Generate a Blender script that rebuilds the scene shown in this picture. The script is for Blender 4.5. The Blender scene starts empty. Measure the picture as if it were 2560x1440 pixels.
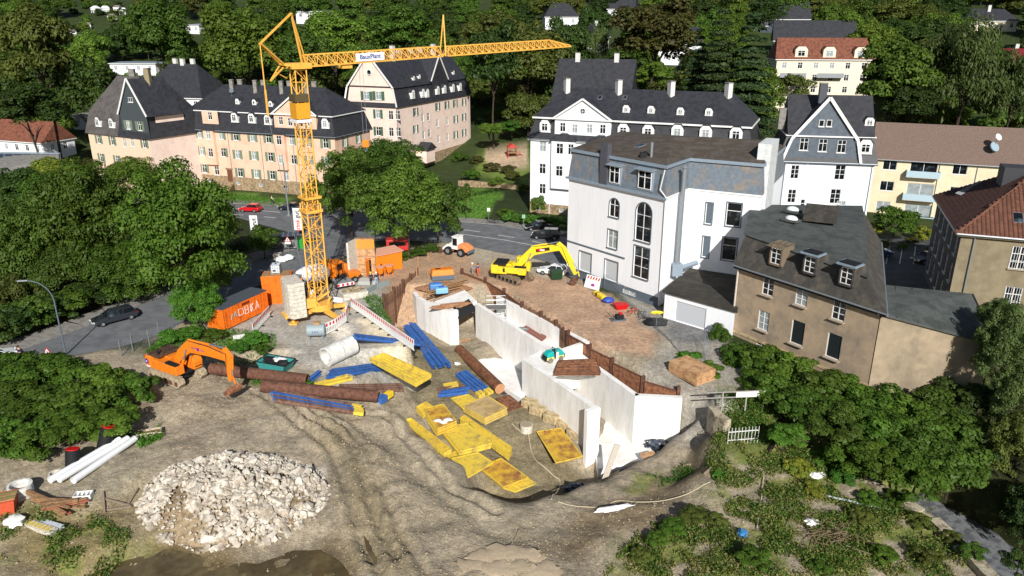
import bpy, bmesh, math, random
import numpy as np
from mathutils import Vector, Matrix
random.seed(7); rng=np.random.default_rng(7)
S=bpy.context.scene
COL=S.collection
R=math.radians
# ---------------------------------------------------------------- camera, sky, sun, exposure
FPX=1858.0; CAMH=32.0; PITCH=math.atan(658/FPX)
cam=bpy.data.cameras.new('camera'); cam.sensor_width=36; cam.lens=FPX/2560*36; cam.clip_end=3000
co=bpy.data.objects.new('camera',cam); COL.objects.link(co)
co.location=(0,0,CAMH); co.rotation_euler=(math.pi/2-PITCH,0,0); S.camera=co
SUN_EL=R(31.0); SH=Vector((-.126,.992)).normalized()          # SH: the way shadows fall on the ground
w=bpy.data.worlds.new('World'); S.world=w; w.use_nodes=True
nt=w.node_tree; bg=nt.nodes['Background']; sk=nt.nodes.new('ShaderNodeTexSky')
sk.sky_type='NISHITA'; sk.sun_disc=False; sk.sun_elevation=SUN_EL
sk.sun_rotation=math.atan2(-SH.x,-SH.y)
nt.links.new(sk.outputs[0],bg.inputs[0]); bg.inputs[1].default_value=.06
sl=bpy.data.lights.new('sun','SUN'); sl.energy=5.0; sl.angle=R(.5); sl.color=(1,.965,.91)
so=bpy.data.objects.new('sun',sl); COL.objects.link(so)
d=Vector((SH.x*math.cos(SUN_EL),SH.y*math.cos(SUN_EL),-math.sin(SUN_EL)))
so.rotation_euler=d.to_track_quat('-Z','Y').to_euler(); so.location=(0,-40,90)
S.view_settings.view_transform='Standard'; S.view_settings.look='None'; S.view_settings.gamma=1
S.view_settings.exposure=0.22; S.view_settings.use_curve_mapping=False
# ---------------------------------------------------------------- survey helpers: picture point + level -> place
_s,_c=math.sin(PITCH),math.cos(PITCH)
def ray(x,y):
    u=(x-1280)/FPX; v=(y-720)/FPX
    return (u,_c-v*_s,-_s-v*_c)
def P(x,y,z=0.0):
    d=ray(x,y); t=(z-CAMH)/d[2]; return Vector((d[0]*t,d[1]*t,z))
def PY(x,y,Y):
    d=ray(x,y); t=Y/d[1]; return Vector((d[0]*t,Y,CAMH+d[2]*t))
def P2(x,y,z=0.0): return P(x,y,z).to_2d()
# ---------------------------------------------------------------- materials
MT={}
def lin(c):
    if isinstance(c,str):
        c=c.lstrip('#'); c=[int(c[i:i+2],16)/255 for i in (0,2,4)]
        c=[x/12.92 if x<=.04045 else ((x+.055)/1.055)**2.4 for x in c]
    elif max(c)>1: c=[(x/255)**2.2 for x in c]
    return (*c[:3],1)
def mat(name,c,rough=.8,var=.25,scale=3.0,bump=0.0,bscale=20.0,metal=0.0,c2=None,mix=(.45,.6),rand=0.0,world=False,spec=.35,detail=4,stretch=None,coat=0,hue=0,ramp2=None):
    if name in MT: return MT[name]
    m=bpy.data.materials.new(name); m.use_nodes=True; t=m.node_tree; N=t.nodes; L=t.links
    b=N['Principled BSDF']; b.inputs['Roughness'].default_value=rough; b.inputs['Metallic'].default_value=metal
    b.inputs['Specular IOR Level'].default_value=spec
    if coat: b.inputs['Coat Weight'].default_value=coat
    tc=N.new('ShaderNodeTexCoord'); src=tc.outputs['Object']
    if world:
        g=N.new('ShaderNodeNewGeometry'); src=g.outputs['Position']
    if stretch:
        mp=N.new('ShaderNodeMapping'); mp.inputs['Scale'].default_value=stretch; L.new(src,mp.inputs[0]); src=mp.outputs[0]
    n=N.new('ShaderNodeTexNoise'); n.inputs['Scale'].default_value=scale; n.inputs['Detail'].default_value=detail; n.inputs['Roughness'].default_value=.62
    L.new(src,n.inputs['Vector'])
    base=N.new('ShaderNodeMix'); base.data_type='RGBA'
    base.inputs[6].default_value=lin(c)
    if c2 is not None:
        base.inputs[7].default_value=lin(c2)
        mr=N.new('ShaderNodeMapRange'); mr.inputs[1].default_value=mix[0]; mr.inputs[2].default_value=mix[1]
        L.new(n.outputs['Fac'],mr.inputs[0]); L.new(mr.outputs[0],base.inputs[0])
    else: base.inputs[0].default_value=0
    n2=N.new('ShaderNodeTexNoise'); n2.inputs['Scale'].default_value=scale*3.7; n2.inputs['Detail'].default_value=3
    L.new(src,n2.inputs['Vector'])
    mr2=N.new('ShaderNodeMapRange'); mr2.inputs[1].default_value=.25; mr2.inputs[2].default_value=.75
    mr2.inputs[3].default_value=1-var; mr2.inputs[4].default_value=1+var*.6
    L.new(n2.outputs['Fac'],mr2.inputs[0])
    mul=N.new('ShaderNodeMix'); mul.data_type='RGBA'; mul.blend_type='MULTIPLY'; mul.inputs[0].default_value=1
    L.new(base.outputs[2],mul.inputs[6]); L.new(mr2.outputs[0],mul.inputs[7]); out=mul.outputs[2]
    if rand:
        oi=N.new('ShaderNodeObjectInfo'); hs=N.new('ShaderNodeHueSaturation')
        a=N.new('ShaderNodeMapRange'); a.inputs[3].default_value=1-rand; a.inputs[4].default_value=1+rand
        L.new(oi.outputs['Random'],a.inputs[0]); L.new(a.outputs[0],hs.inputs['Value'])
        if hue:
            q=N.new('ShaderNodeMath'); q.operation='MULTIPLY'; q.inputs[1].default_value=7.31; L.new(oi.outputs['Random'],q.inputs[0])
            fr=N.new('ShaderNodeMath'); fr.operation='FRACT'; L.new(q.outputs[0],fr.inputs[0])
            h2=N.new('ShaderNodeMapRange'); h2.inputs[3].default_value=.5-hue; h2.inputs[4].default_value=.5+hue
            L.new(fr.outputs[0],h2.inputs[0]); L.new(h2.outputs[0],hs.inputs['Hue'])
        L.new(out,hs.inputs['Color']); out=hs.outputs[0]
    L.new(out,b.inputs['Base Color'])
    if bump:
        nb=N.new('ShaderNodeTexNoise'); nb.inputs['Scale'].default_value=bscale; nb.inputs['Detail'].default_value=5
        L.new(src,nb.inputs['Vector']); bp=N.new('ShaderNodeBump'); bp.inputs['Strength'].default_value=bump; bp.inputs['Distance'].default_value=.05
        L.new(nb.outputs['Fac'],bp.inputs['Height']); L.new(bp.outputs[0],b.inputs['Normal'])
    MT[name]=m; return m
def leafmat(name,c,c2,trans=.4,rand=.24,hue=.01):
    m=mat(name,c,rough=.55,var=.35,scale=.9,c2=c2,mix=(.4,.62),rand=rand,hue=hue,spec=.25)
    t=m.node_tree; b=t.nodes['Principled BSDF']; o=t.nodes['Material Output']
    tr=t.nodes.new('ShaderNodeBsdfTranslucent'); mx=t.nodes.new('ShaderNodeMixShader'); mx.inputs[0].default_value=trans
    col=b.inputs['Base Color'].links[0].from_socket; t.links.new(col,tr.inputs[0])
    t.links.new(b.outputs[0],mx.inputs[1]); t.links.new(tr.outputs[0],mx.inputs[2]); t.links.new(mx.outputs[0],o.inputs[0]); return m
# common materials
WHITE=mat('white_paint','#e2e2e0',.6,.06,2); DARKGLASS=mat('window_glass','#14181c',.12,.3,.7,spec=.6,c2='#5a6a74',mix=(.5,.75))
CURTAIN=mat('curtain_glass','#9aa2a3',.25,.15,1.2,c2='#7d878a',mix=(.4,.65))
BLACK=mat('black_rubber','#1b1c1e',.75,.3,4); STEEL=mat('galvanised_steel','#9aa1a6',.42,.2,6,metal=.55)
CRANEY=mat('crane_yellow',(228,172,78),.5,.15,2,c2=(206,152,66),mix=(.5,.75)); EXY=mat('machine_yellow',(238,204,38),.5,.2,2,c2=(206,172,72),mix=(.48,.74),coat=.2)
EXO=mat('machine_orange',(236,128,32),.5,.2,2,c2=(196,118,54),mix=(.48,.74),coat=.2); SKIPO=mat('container_orange','#e8711a',.55,.2,1.5,c2='#b9530f',mix=(.5,.72))
MUDM=mat('dried_mud','#a39378',.95,.25,4,bump=.5,c2='#7d6d53'); RUST=mat('rusty_steel','#6f4b3b',.85,.3,3,bump=.3,c2='#4e352b',mix=(.4,.65))
RUSTB=mat('rusty_plate','#9a6a4c',.85,.25,2.5,bump=.3,c2='#6d4634',mix=(.42,.62)); BLUEB=mat('beam_blue','#3a68ad',.6,.2,3,c2='#2b4a83',mix=(.5,.7))
PLATEY=mat('plate_yellow',(224,194,74),.75,.2,1.3,bump=.2,c2='#a08a58',mix=(.52,.75)); PLATER=mat('plate_yellow_worn',(216,174,62),.8,.25,1.1,bump=.25,c2='#96663f',mix=(.42,.66))
CONC=mat('fresh_concrete',(239,237,233),.85,.08,.9,bump=.08,c2=(222,219,212),mix=(.42,.68),stretch=(1,1,.3),world=True); CONC2=mat('old_concrete',(206,200,188),.9,.14,3,bump=.2,c2=(184,176,160))
SAND=mat('sandstone_block','#c4b08a',.95,.22,3,bump=.5,c2='#a08c68'); WOOD=mat('plank_wood','#b08a63',.85,.25,3,stretch=(1,6,6),c2='#84623f',bump=.2)
PLY=mat('plywood','#c59d74',.8,.15,2,c2='#a27a54',bump=.1); GREYP=mat('grey_paint','#5b6670',.6,.12,2); REDP=mat('red_paint','#c3161c',.5,.15,2)
# ---------------------------------------------------------------- mesh builder
class MB:
    def __init__(s): s.v=[]; s.f=[]
    def add(s,vs,fs):
        k=len(s.v); s.v+= [tuple(v) for v in vs]; s.f+=[tuple(i+k for i in f) for f in fs]; return s
    def hexa(s,b,t): # bottom 4, top 4 (ccw from above)
        return s.add(list(b)+list(t),[(3,2,1,0),(4,5,6,7),(0,1,5,4),(1,2,6,5),(2,3,7,6),(3,0,4,7)])
    def box(s,x0,x1,y0,y1,z0,z1):
        return s.hexa([(x0,y0,z0),(x1,y0,z0),(x1,y1,z0),(x0,y1,z0)],[(x0,y0,z1),(x1,y0,z1),(x1,y1,z1),(x0,y1,z1)])
    def obox(s,c,size,M=None):
        a,b,h=[q/2 for q in size]; c=Vector(c)
        vs=[Vector(q) for q in ((-a,-b,-h),(a,-b,-h),(a,b,-h),(-a,b,-h),(-a,-b,h),(a,-b,h),(a,b,h),(-a,b,h))]
        if M is not None: vs=[M@q for q in vs]
        vs=[q+c for q in vs]; return s.hexa(vs[:4],vs[4:])
    def bar(s,a,b,w,h=None,up=(0,0,1)):
        a,b=Vector(a),Vector(b); h=h or w; d=(b-a).normalized(); u=Vector(up)
        if abs(d.dot(u))>.98: u=Vector((1,0,0))
        r=d.cross(u).normalized(); u=r.cross(d).normalized(); r=r*w/2; u=u*h/2
        return s.hexa([a-r-u,a+r-u,b+r-u,b-r-u],[a-r+u,a+r+u,b+r+u,b-r+u])
    def cyl(s,a,b,r,n=12,r2=None,caps=True):
        a,b=Vector(a),Vector(b); r2=r if r2 is None else r2; d=(b-a).normalized(); u=Vector((0,0,1))
        if abs(d.dot(u))>.98: u=Vector((1,0,0))
        x=d.cross(u).normalized(); y=d.cross(x).normalized()
        vs=[]
        for c,q in ((a,r),(b,r2)):
            vs+=[c+(x*math.cos(2*math.pi*i/n)+y*math.sin(2*math.pi*i/n))*q for i in range(n)]
        fs=[(i,n+i,n+(i+1)%n,(i+1)%n) for i in range(n)]
        if caps: fs+=[tuple(range(n)),tuple(range(2*n-1,n-1,-1))]
        return s.add(vs,fs)
    def pipe(s,a,b,r,ri,n=20): # hollow
        a,b=Vector(a),Vector(b); d=(b-a).normalized(); u=Vector((0,0,1))
        if abs(d.dot(u))>.98: u=Vector((1,0,0))
        x=d.cross(u).normalized(); y=d.cross(x).normalized(); vs=[]
        for c,q in ((a,r),(b,r),(b,ri),(a,ri)): vs+=[c+(x*math.cos(2*math.pi*i/n)+y*math.sin(2*math.pi*i/n))*q for i in range(n)]
        fs=[]
        for k in range(4):
            k2=(k+1)%4; fs+=[(k*n+i,k2*n+i,k2*n+(i+1)%n,k*n+(i+1)%n) for i in range(n)]
        return s.add(vs,fs)
    def tube(s,pts,r,n=6,r2=None):
        pts=[Vector(p) for p in pts]; m=len(pts); vs=[]; fs=[]
        for k,p in enumerate(pts):
            d=(pts[min(k+1,m-1)]-pts[max(k-1,0)]).normalized(); u=Vector((0,0,1))
            if abs(d.dot(u))>.95: u=Vector((1,0,0))
            x=d.cross(u).normalized(); y=d.cross(x).normalized(); q=r if r2 is None else r+(r2-r)*k/(m-1)
            vs+=[p+(x*math.cos(2*math.pi*i/n)+y*math.sin(2*math.pi*i/n))*q for i in range(n)]
        for k in range(m-1): fs+=[(k*n+i,(k+1)*n+i,(k+1)*n+(i+1)%n,k*n+(i+1)%n) for i in range(n)]
        fs+=[tuple(range(n)),tuple(range(m*n-1,(m-1)*n-1,-1))]
        return s.add(vs,fs)
    def prism(s,poly,a0,a1,axis='y'): # poly in the plane across the axis
        n=len(poly)
        def q(p,a): return (p[0],a,p[1]) if axis=='y' else ((p[0],p[1],a) if axis=='z' else (a,p[0],p[1]))
        vs=[q(p,a0) for p in poly]+[q(p,a1) for p in poly]
        return s.add(vs,[tuple(range(n)),tuple(range(2*n-1,n-1,-1))]+[(i,n+i,n+(i+1)%n,(i+1)%n) for i in range(n)])
    def quad(s,a,b,c,d): return s.add([a,b,c,d],[(0,1,2,3)])
    def ball(s,c,r,n=8,m=6,sc=(1,1,1)):
        vs=[];c=Vector(c)
        for j in range(m+1):
            t=math.pi*j/m
            for i in range(n): a=2*math.pi*i/n; vs.append(c+Vector((math.sin(t)*math.cos(a)*sc[0],math.sin(t)*math.sin(a)*sc[1],math.cos(t)*sc[2]))*r)
        return s.add(vs,[(j*n+i,(j+1)*n+i,(j+1)*n+(i+1)%n,j*n+(i+1)%n) for j in range(m) for i in range(n)])
    def mesh(s,name,m=None,smooth=False):
        me=bpy.data.meshes.new(name); me.from_pydata(s.v,[],s.f)
        b=bmesh.new(); b.from_mesh(me); bmesh.ops.recalc_face_normals(b,faces=b.faces[:]); b.to_mesh(me); b.free()
        if m: me.materials.append(m)
        if smooth:
            for p in me.polygons: p.use_smooth=True
            me.set_sharp_from_angle(angle=R(38))
        return me
    def build(s,name,m,parent=None,smooth=False,bevel=0,loc=None,rz=0,label=None):
        return ob(name,s.mesh(name,m,smooth),parent,loc,rz,bevel,label)
def ob(name,me,parent=None,loc=None,rz=0,bevel=0,label=None):
    o=bpy.data.objects.new(name,me); COL.objects.link(o)
    if parent: o.parent=parent
    if loc is not None: o.location=loc
    if rz: o.rotation_euler=(0,0,rz)
    if bevel:
        b=o.modifiers.new('bevel','BEVEL'); b.width=bevel; b.segments=2; b.limit_method='ANGLE'
    if label: o['label']=label
    return o
def tag(o,label,cat,group=None,kind=None):
    if label: o['label']=label
    if cat: o['category']=cat
    if group: o['group']=group
    if kind: o['kind']=kind
    return o
def T(name,label,cat,loc=(0,0,0),rz=0,group=None,scale=None):
    o=bpy.data.objects.new(name,None); COL.objects.link(o); o.location=loc; o.rotation_euler=(0,0,rz); o.empty_display_size=.3
    if scale: o.scale=scale
    return tag(o,label,cat,group)
def dup(root,loc,rz,label=None,scale=None,parent=None):
    r=root.copy(); COL.objects.link(r); r.parent=parent
    if parent is None:
        r.location=loc; r.rotation_euler=(0,0,rz)
        if label: r['label']=label
        if scale: r.scale=scale
    for ch in root.children: dup(ch,None,None,parent=r)
    return r
def structure(o): o['kind']='structure'; return o
def heading(a,b): return math.atan2(b[1]-a[1],b[0]-a[0])
# ---------------------------------------------------------------- terrain
def _hash(i,j,s): 
    n=(i*374761393+j*668265263+s*1442695041)&0x7fffffff; n=((n^(n>>13))*1274126177)&0x7fffffff
    return ((n^(n>>16))&0xffff)/65535.0
def vnoise(x,y,s=0):
    i=np.floor(x).astype(np.int64); j=np.floor(y).astype(np.int64); a=x-i; b=y-j; a=a*a*(3-2*a); b=b*b*(3-2*b)
    return (_hash(i,j,s)*(1-a)+_hash(i+1,j,s)*a)*(1-b)+(_hash(i,j+1,s)*(1-a)+_hash(i+1,j+1,s)*a)*b
def fbm(x,y,sc,o=4,s=0):
    r=0;a=.5
    for k in range(o): r=r+a*vnoise(x/sc*2**k+17.3*k,y/sc*2**k-9.1*k,s+k); a*=.5
    return r/(1-.5**o)
def inpoly(x,y,poly):
    r=np.zeros(x.shape,bool); n=len(poly)
    for k in range(n):
        x1,y1=poly[k][:2]; x2,y2=poly[(k+1)%n][:2]
        if y1==y2: continue
        c=((y1>y)!=(y2>y))&(x<(x2-x1)*(y-y1)/(y2-y1)+x1); r^=c
    return r
def dseg(x,y,pl,closed=True):
    dm=np.full(x.shape,1e9); n=len(pl)
    for k in range(n if closed else n-1):
        x1,y1=pl[k][:2]; x2,y2=pl[(k+1)%n][:2]; dx,dy=x2-x1,y2-y1; L=dx*dx+dy*dy+1e-9
        t=np.clip(((x-x1)*dx+(y-y1)*dy)/L,0,1); dm=np.minimum(dm,np.hypot(x-x1-t*dx,y-y1-t*dy))
    return dm
def sdm(x,y,poly,w): # 0..1 soft mask
    d=dseg(x,y,poly); return np.clip(.5+np.where(inpoly(x,y,poly),d,-d)/w,0,1)
def PX(l,z=0): return [P2(*q[:2],q[2] if len(q)>2 else z) for q in l]
def hill(x,y):
    y0=np.interp(x,[-160,-40,0,25,60,130],[178,186,172,150,136,128]); t=np.clip(y-y0,0,None)
    return .21*np.sqrt(t*t+60)-.21*math.sqrt(60)
SHEET=[(1035,868),(962,775),(960,748),(1043,682),(1155,683),(1240,715),(1350,778),(1470,850,-.1),(1590,920,-.5),(1706,984,-1),(1765,1000,-1)]
PLAT=PX(SHEET)+[Vector(q) for q in ((24,62),(44,66),(130,60),(130,126),(-130,126),(-130,60))]+PX([(0,960),(380,905),(700,875),(850,880)])
CH_W=PX([(1990,1120,-2.6),(2150,1190,-2.6),(2240,1240,-2.6),(2340,1300,-2.6),(2440,1395,-2.6),(2500,1460,-2.6)])
CHAN=CH_W+[Vector((40,25)),Vector((52,25))]+[Vector((p.x+7.5,p.y+3)) for p in reversed(CH_W[1:])]
CTRL=[(1055,825,-4.4),(1000,800,-4.2),(985,840,-3.4),(1020,862,-3),(1120,800,-4.4),(1130,855,-4.6),(1220,930,-5.1),(1300,985,-5.5),(1390,1090,-5.9),(1480,1190,-7.1),(1400,1230,-6.9),(1255,1265,-6.5),(1330,1150,-6.3),
 (1180,1060,-5.2),(1325,1030,-5.1),(1360,1050,-5.2),(1400,1080,-5.5),(1445,1115,-5.9),(1090,1010,-4.6),(1150,960,-4.9),(1080,930,-4),(1030,905,-3),(1050,975,-4),(980,960,-2.6),(1000,1010,-3.2),(930,985,-1.9),(900,930,-1.2),(850,930,-.5),(840,880,0),(1150,1150,-5.8),(1100,1080,-4.9),(1040,1040,-4),
 (1240,700,-3),(1300,800,-3),(1250,760,-3.4),(1500,960,-6.8),(1620,1060,-6.8),(1700,1115,-6.9),(1560,1150,-7),(1440,1010,-6.4),(1600,1130,-7),
 (960,1045,-2),(1040,1110,-2.6),(1100,1180,-2.9),(1180,1250,-3),(1250,1290,-3.2),(1400,1275,-3.6),(1500,1235,-4),(1600,1195,-4.2),(1690,1160,-4.6),(1640,1172,-4.7),(1735,1110,-4.2),(1760,1070,-3.2),
 (1280,1440,-2.4),(1100,1300,-2.4),(1000,1250,-1.9),(900,1150,-1.6),(900,1440,-2),(780,1080,-.9),(700,1000,-.3),(600,1060,-.4),(400,1000,0),(450,1120,-.5),(560,1250,-1.1),(800,1250,-1.4),(350,1290,-1.2),(600,1395,-1.8),(450,1400,-1.9),(800,1400,-2),
 (100,1250,-.4),(250,1180,-.2),(200,1340,-.9),(0,1440,-1),(250,1440,-1.3),(0,1150,0),(200,950,0),(-200,1200,0),(-200,1500,-1),(300,1700,-2),(1000,1700,-2.5),(1800,1700,-3),
 (1600,1300,-3.2),(1500,1400,-2.9),(1800,1200,-2.6),(1800,1100,-2),(1850,1050,-1.5),(1900,1000,-.6),(1800,990,-.2),(1950,1100,-2.2),(2000,1200,-2.6),(2000,1350,-2.8),(2200,1300,-2.8),(2350,1400,-2.9),(2050,1000,-.8),(2200,1100,-1.6),(2350,1130,-2)]
CW=np.array([tuple(P(*q)) for q in CTRL])
RUTS=[PX([(640,1000),(760,1085),(830,1130),(852,1180),(885,1280),(897,1320),(935,1390),(975,1450)],-1.4),PX([(780,1050),(860,1080),(920,1130),(945,1210),(972,1262),(1000,1330),(1050,1400),(1080,1440)],-1.9),
 PX([(700,1030),(800,1075),(880,1110),(905,1160),(925,1240),(945,1300),(990,1380)],-1.6),PX([(640,960),(800,1040),(960,1050),(1060,1140),(1125,1210),(1240,1262)],-2.6),PX([(930,1390),(900,1330)],-1.8)]
PUDDLES=[(PX([(300,1390),(420,1356),(560,1392),(640,1400),(720,1372),(800,1372),(850,1400),(880,1440),(860,1500),(300,1500),(150,1450)],-1.9),-1.98),(PX([(905,1318),(930,1330),(955,1400),(935,1402),(915,1365)],-1.9),-2.12)]
_p=P(446,945); _q=P(1284,700); PADS=[(_p.x,_p.y,3.3,0.02),(_q.x,_q.y,3.2,0.02)]   # (x,y,r,z) levelled spots under things
def road_rects():
    far=[(-400,1050),(60,872),(213,817),(420,735),(640,650),(770,612)]; near=[(-400,1075),(0,930),(150,895),(300,868),(400,838),(560,745),(700,695),(860,640)]
    side=PX(far)+PX([(900,560)])+PX(near[::-1])
    main=PX([(100,485),(400,497),(540,506),(720,518),(900,531),(1130,553),(1250,563),(1400,590),(1600,640)])+PX([(1600,720),(1420,668),(1330,645),(1230,628),(1130,606),(1000,602),(870,602),(770,595),(600,546),(400,528),(100,515)])
    return side,main
SIDE,MAIN=road_rects()
YARD=PX([(2180,588),(2420,600),(2460,700),(2400,760),(2195,735)])
def height(x,y,fine=True):
    x=np.asarray(x,float); y=np.asarray(y,float); sh=x.shape; x=x.ravel(); y=y.ravel(); z=hill(x,y)
    near=(y<92)&(y>15)&(abs(x)<90)
    if near.any():
        xa,ya=x[near],y[near]; num=np.zeros(xa.shape); den=np.zeros(xa.shape)
        if xa.size<4000:
            wt=1/((xa[:,None]-CW[:,0])**2+(ya[:,None]-CW[:,1])**2+.25)**2.1; num=(wt*CW[:,2]).sum(1); den=wt.sum(1)
        else:
            for q in CW: wt=1/(((xa-q[0])**2+(ya-q[1])**2)+.25)**2.1; num+=wt*q[2]; den+=wt
        zi=num/den
        pl=sdm(xa,ya,PLAT,.5); zi=zi*(1-pl)+pl*(-1.15*np.clip((73-ya)/11,0,1)*np.clip((24-xa)/5,0,1)*np.clip((xa-2)/3,0,1))
        ch=sdm(xa,ya,CHAN,.5); zi=zi*(1-ch)+ch*(-6.5)
        k=np.clip((92-ya)/4,0,1); z[near]=z[near]*(1-k)+zi*k
        if fine:
            soft=np.clip(1-pl,0,1)
            z[near]+=(fbm(xa,ya,2.2,4,3)-.5)*(.10+.42*soft)*k+(fbm(xa,ya,.55,2,9)-.5)*.14*(.35+.65*soft)*k
            for rt in RUTS:
                dd=dseg(xa,ya,rt,False); z[near]+=np.where(dd<1.9,-.28*np.exp(-(dd/.28)**2)+(.06+.24*fbm(xa,ya,.8,2,41))*np.exp(-((dd-.7)/.3)**2)+(fbm(xa,ya,.6,2,43)-.5)*.17*np.exp(-(dd/1.2)**2),0)
            for pl_,pz in PUDDLES:
                m=sdm(xa,ya,pl_,1.2); z[near]=z[near]*(1-m)+(pz-.12+(fbm(xa,ya,1.2,3,5)-.5)*.3)*m
    far=y>150
    z[far]+=(fbm(x[far],y[far],14,3,2)-.5)*1.2
    for rd in (SIDE,MAIN,YARD):
        m=sdm(x,y,rd,1.0)*(y<150); z=z*(1-m)-.06*m
    for (px,py,pr,pz) in PADS:
        d=np.hypot(x-px,y-py); m=np.clip((pr-d)/.5+.5,0,1); z=z*(1-m)+pz*m
    return z.reshape(sh)
def H(x,y): return float(height(np.array([x]),np.array([y]),True)[0])
def H0(x,y): return float(height(np.array([x]),np.array([y]),False)[0])
def C3(h): return np.array(lin(h)[:3])
ZONES=[ # (picture polygon, level, colour, edge width, noise)
 ([(0,880),(380,905),(380,870),(420,820),(560,730),(640,760),(860,640),(1040,640),(1200,590),(1420,640),(1500,760),(1850,900),(1860,1010),(1760,1080),(2560,1240),(2560,1700),(-400,1700),(-400,900)],-1,(156,144,124),2.5),
 ([(-400,700),(60,700),(330,700),(560,640),(640,640),(420,730),(213,812),(60,868),(-400,1040)],0,(62,62,42),1.5),  # roadside undergrowth, with the shade of the trees put into its colour
 ([(2360,960),(2900,960),(2900,1600),(2600,1600),(2470,1400),(2300,1200)],-2,(58,62,36),2),  # bank beyond the channel, coloured dark for the willow shade
 ([(560,830),(660,780),(860,690),(960,690),(975,800),(1040,890),(860,930),(780,915),(690,860)],0,(168,164,155),2.5),
 ([(1000,640),(1230,585),(1420,640),(1420,690),(1200,690),(1050,670)],0,(170,158,138),3),
 ([(1150,690),(1240,690),(1330,690),(1440,700),(1560,760),(1650,850),(1620,885),(1500,870),(1380,800),(1230,715)],0,(179,148,123),1.6),
 ([(1500,690),(1640,770),(1850,870),(1860,1010),(1720,1010),(1600,920),(1660,850),(1620,810)],0,(154,148,137),1.8),
 ([(1640,770),(1845,800),(1790,850),(1690,860)],0,(119,118,116),1.0),
 ([(960,780),(1045,690),(1160,700),(1260,760),(1060,830),(1010,860)],-4,(175,145,118),2),
 ([(960,920),(1060,850),(1310,960),(1500,1190),(1400,1250),(1255,1275),(1150,1150),(1030,1010)],-5,(134,123,98),2.5),
 ([(820,1440),(880,1300),(860,1150),(780,1090),(900,1090),(960,1200),(1010,1330),(1070,1440)],-2,(142,130,106),2),
 ([(300,1390),(420,1340),(560,1392),(640,1400),(720,1365),(830,1365),(900,1440),(860,1500),(200,1500)],-1.9,(114,100,72),2),
 ([(1000,1080),(1130,1140),(1250,1280),(1400,1260),(1330,1370),(1180,1340),(1080,1250)],-3,(164,152,130),2),
 ([(1140,1420),(1200,1370),(1300,1365),(1370,1400),(1350,1460),(1150,1460)],-2.4,(186,168,140),1.0),
 ([(1500,1250),(1620,1180),(1760,1120),(1800,1180),(1700,1260),(1560,1330),(1440,1400),(1330,1400)],-3.3,(134,119,96),2),
 ([(0,1260),(200,1280),(340,1200),(330,1330),(220,1440),(0,1440)],-.8,(135,122,87),3),
 ([(200,1120),(330,1090),(400,1120),(330,1220),(240,1260),(180,1200)],-.3,(156,146,125),2),
 ([(820,830),(850,800),(890,830),(890,870),(860,880)],0,(230,222,206),1.0),
 ([(885,800),(925,790),(1000,840),(1035,890),(1000,895),(930,850)],0,(216,204,178),1.2),
 ([(780,1165),(815,1160),(812,1190),(780,1215)],-1.2,(233,225,208),.8),
 ([(540,478),(730,500),(730,522),(540,508)],0,(107,139,64),1.5),
 ([(1140,470),(1258,480),(1215,545),(1140,548)],0,(112,148,64),1.2),
 ([(1260,545),(1420,540),(1415,575),(1260,570)],0,(69,98,38),1.2),
 ([(1200,360),(1330,380),(1320,440),(1190,420)],2,(115,133,64),3),
 ([(1205,375),(1320,380),(1320,405),(1220,400)],2,(183,161,135),1),
 ([(560,840),(640,830),(680,850),(660,880),(560,870)],0,(100,133,53),1.5),
 ([(620,920),(780,930),(780,960),(640,950)],0,(100,116,59),1.5)]
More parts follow.
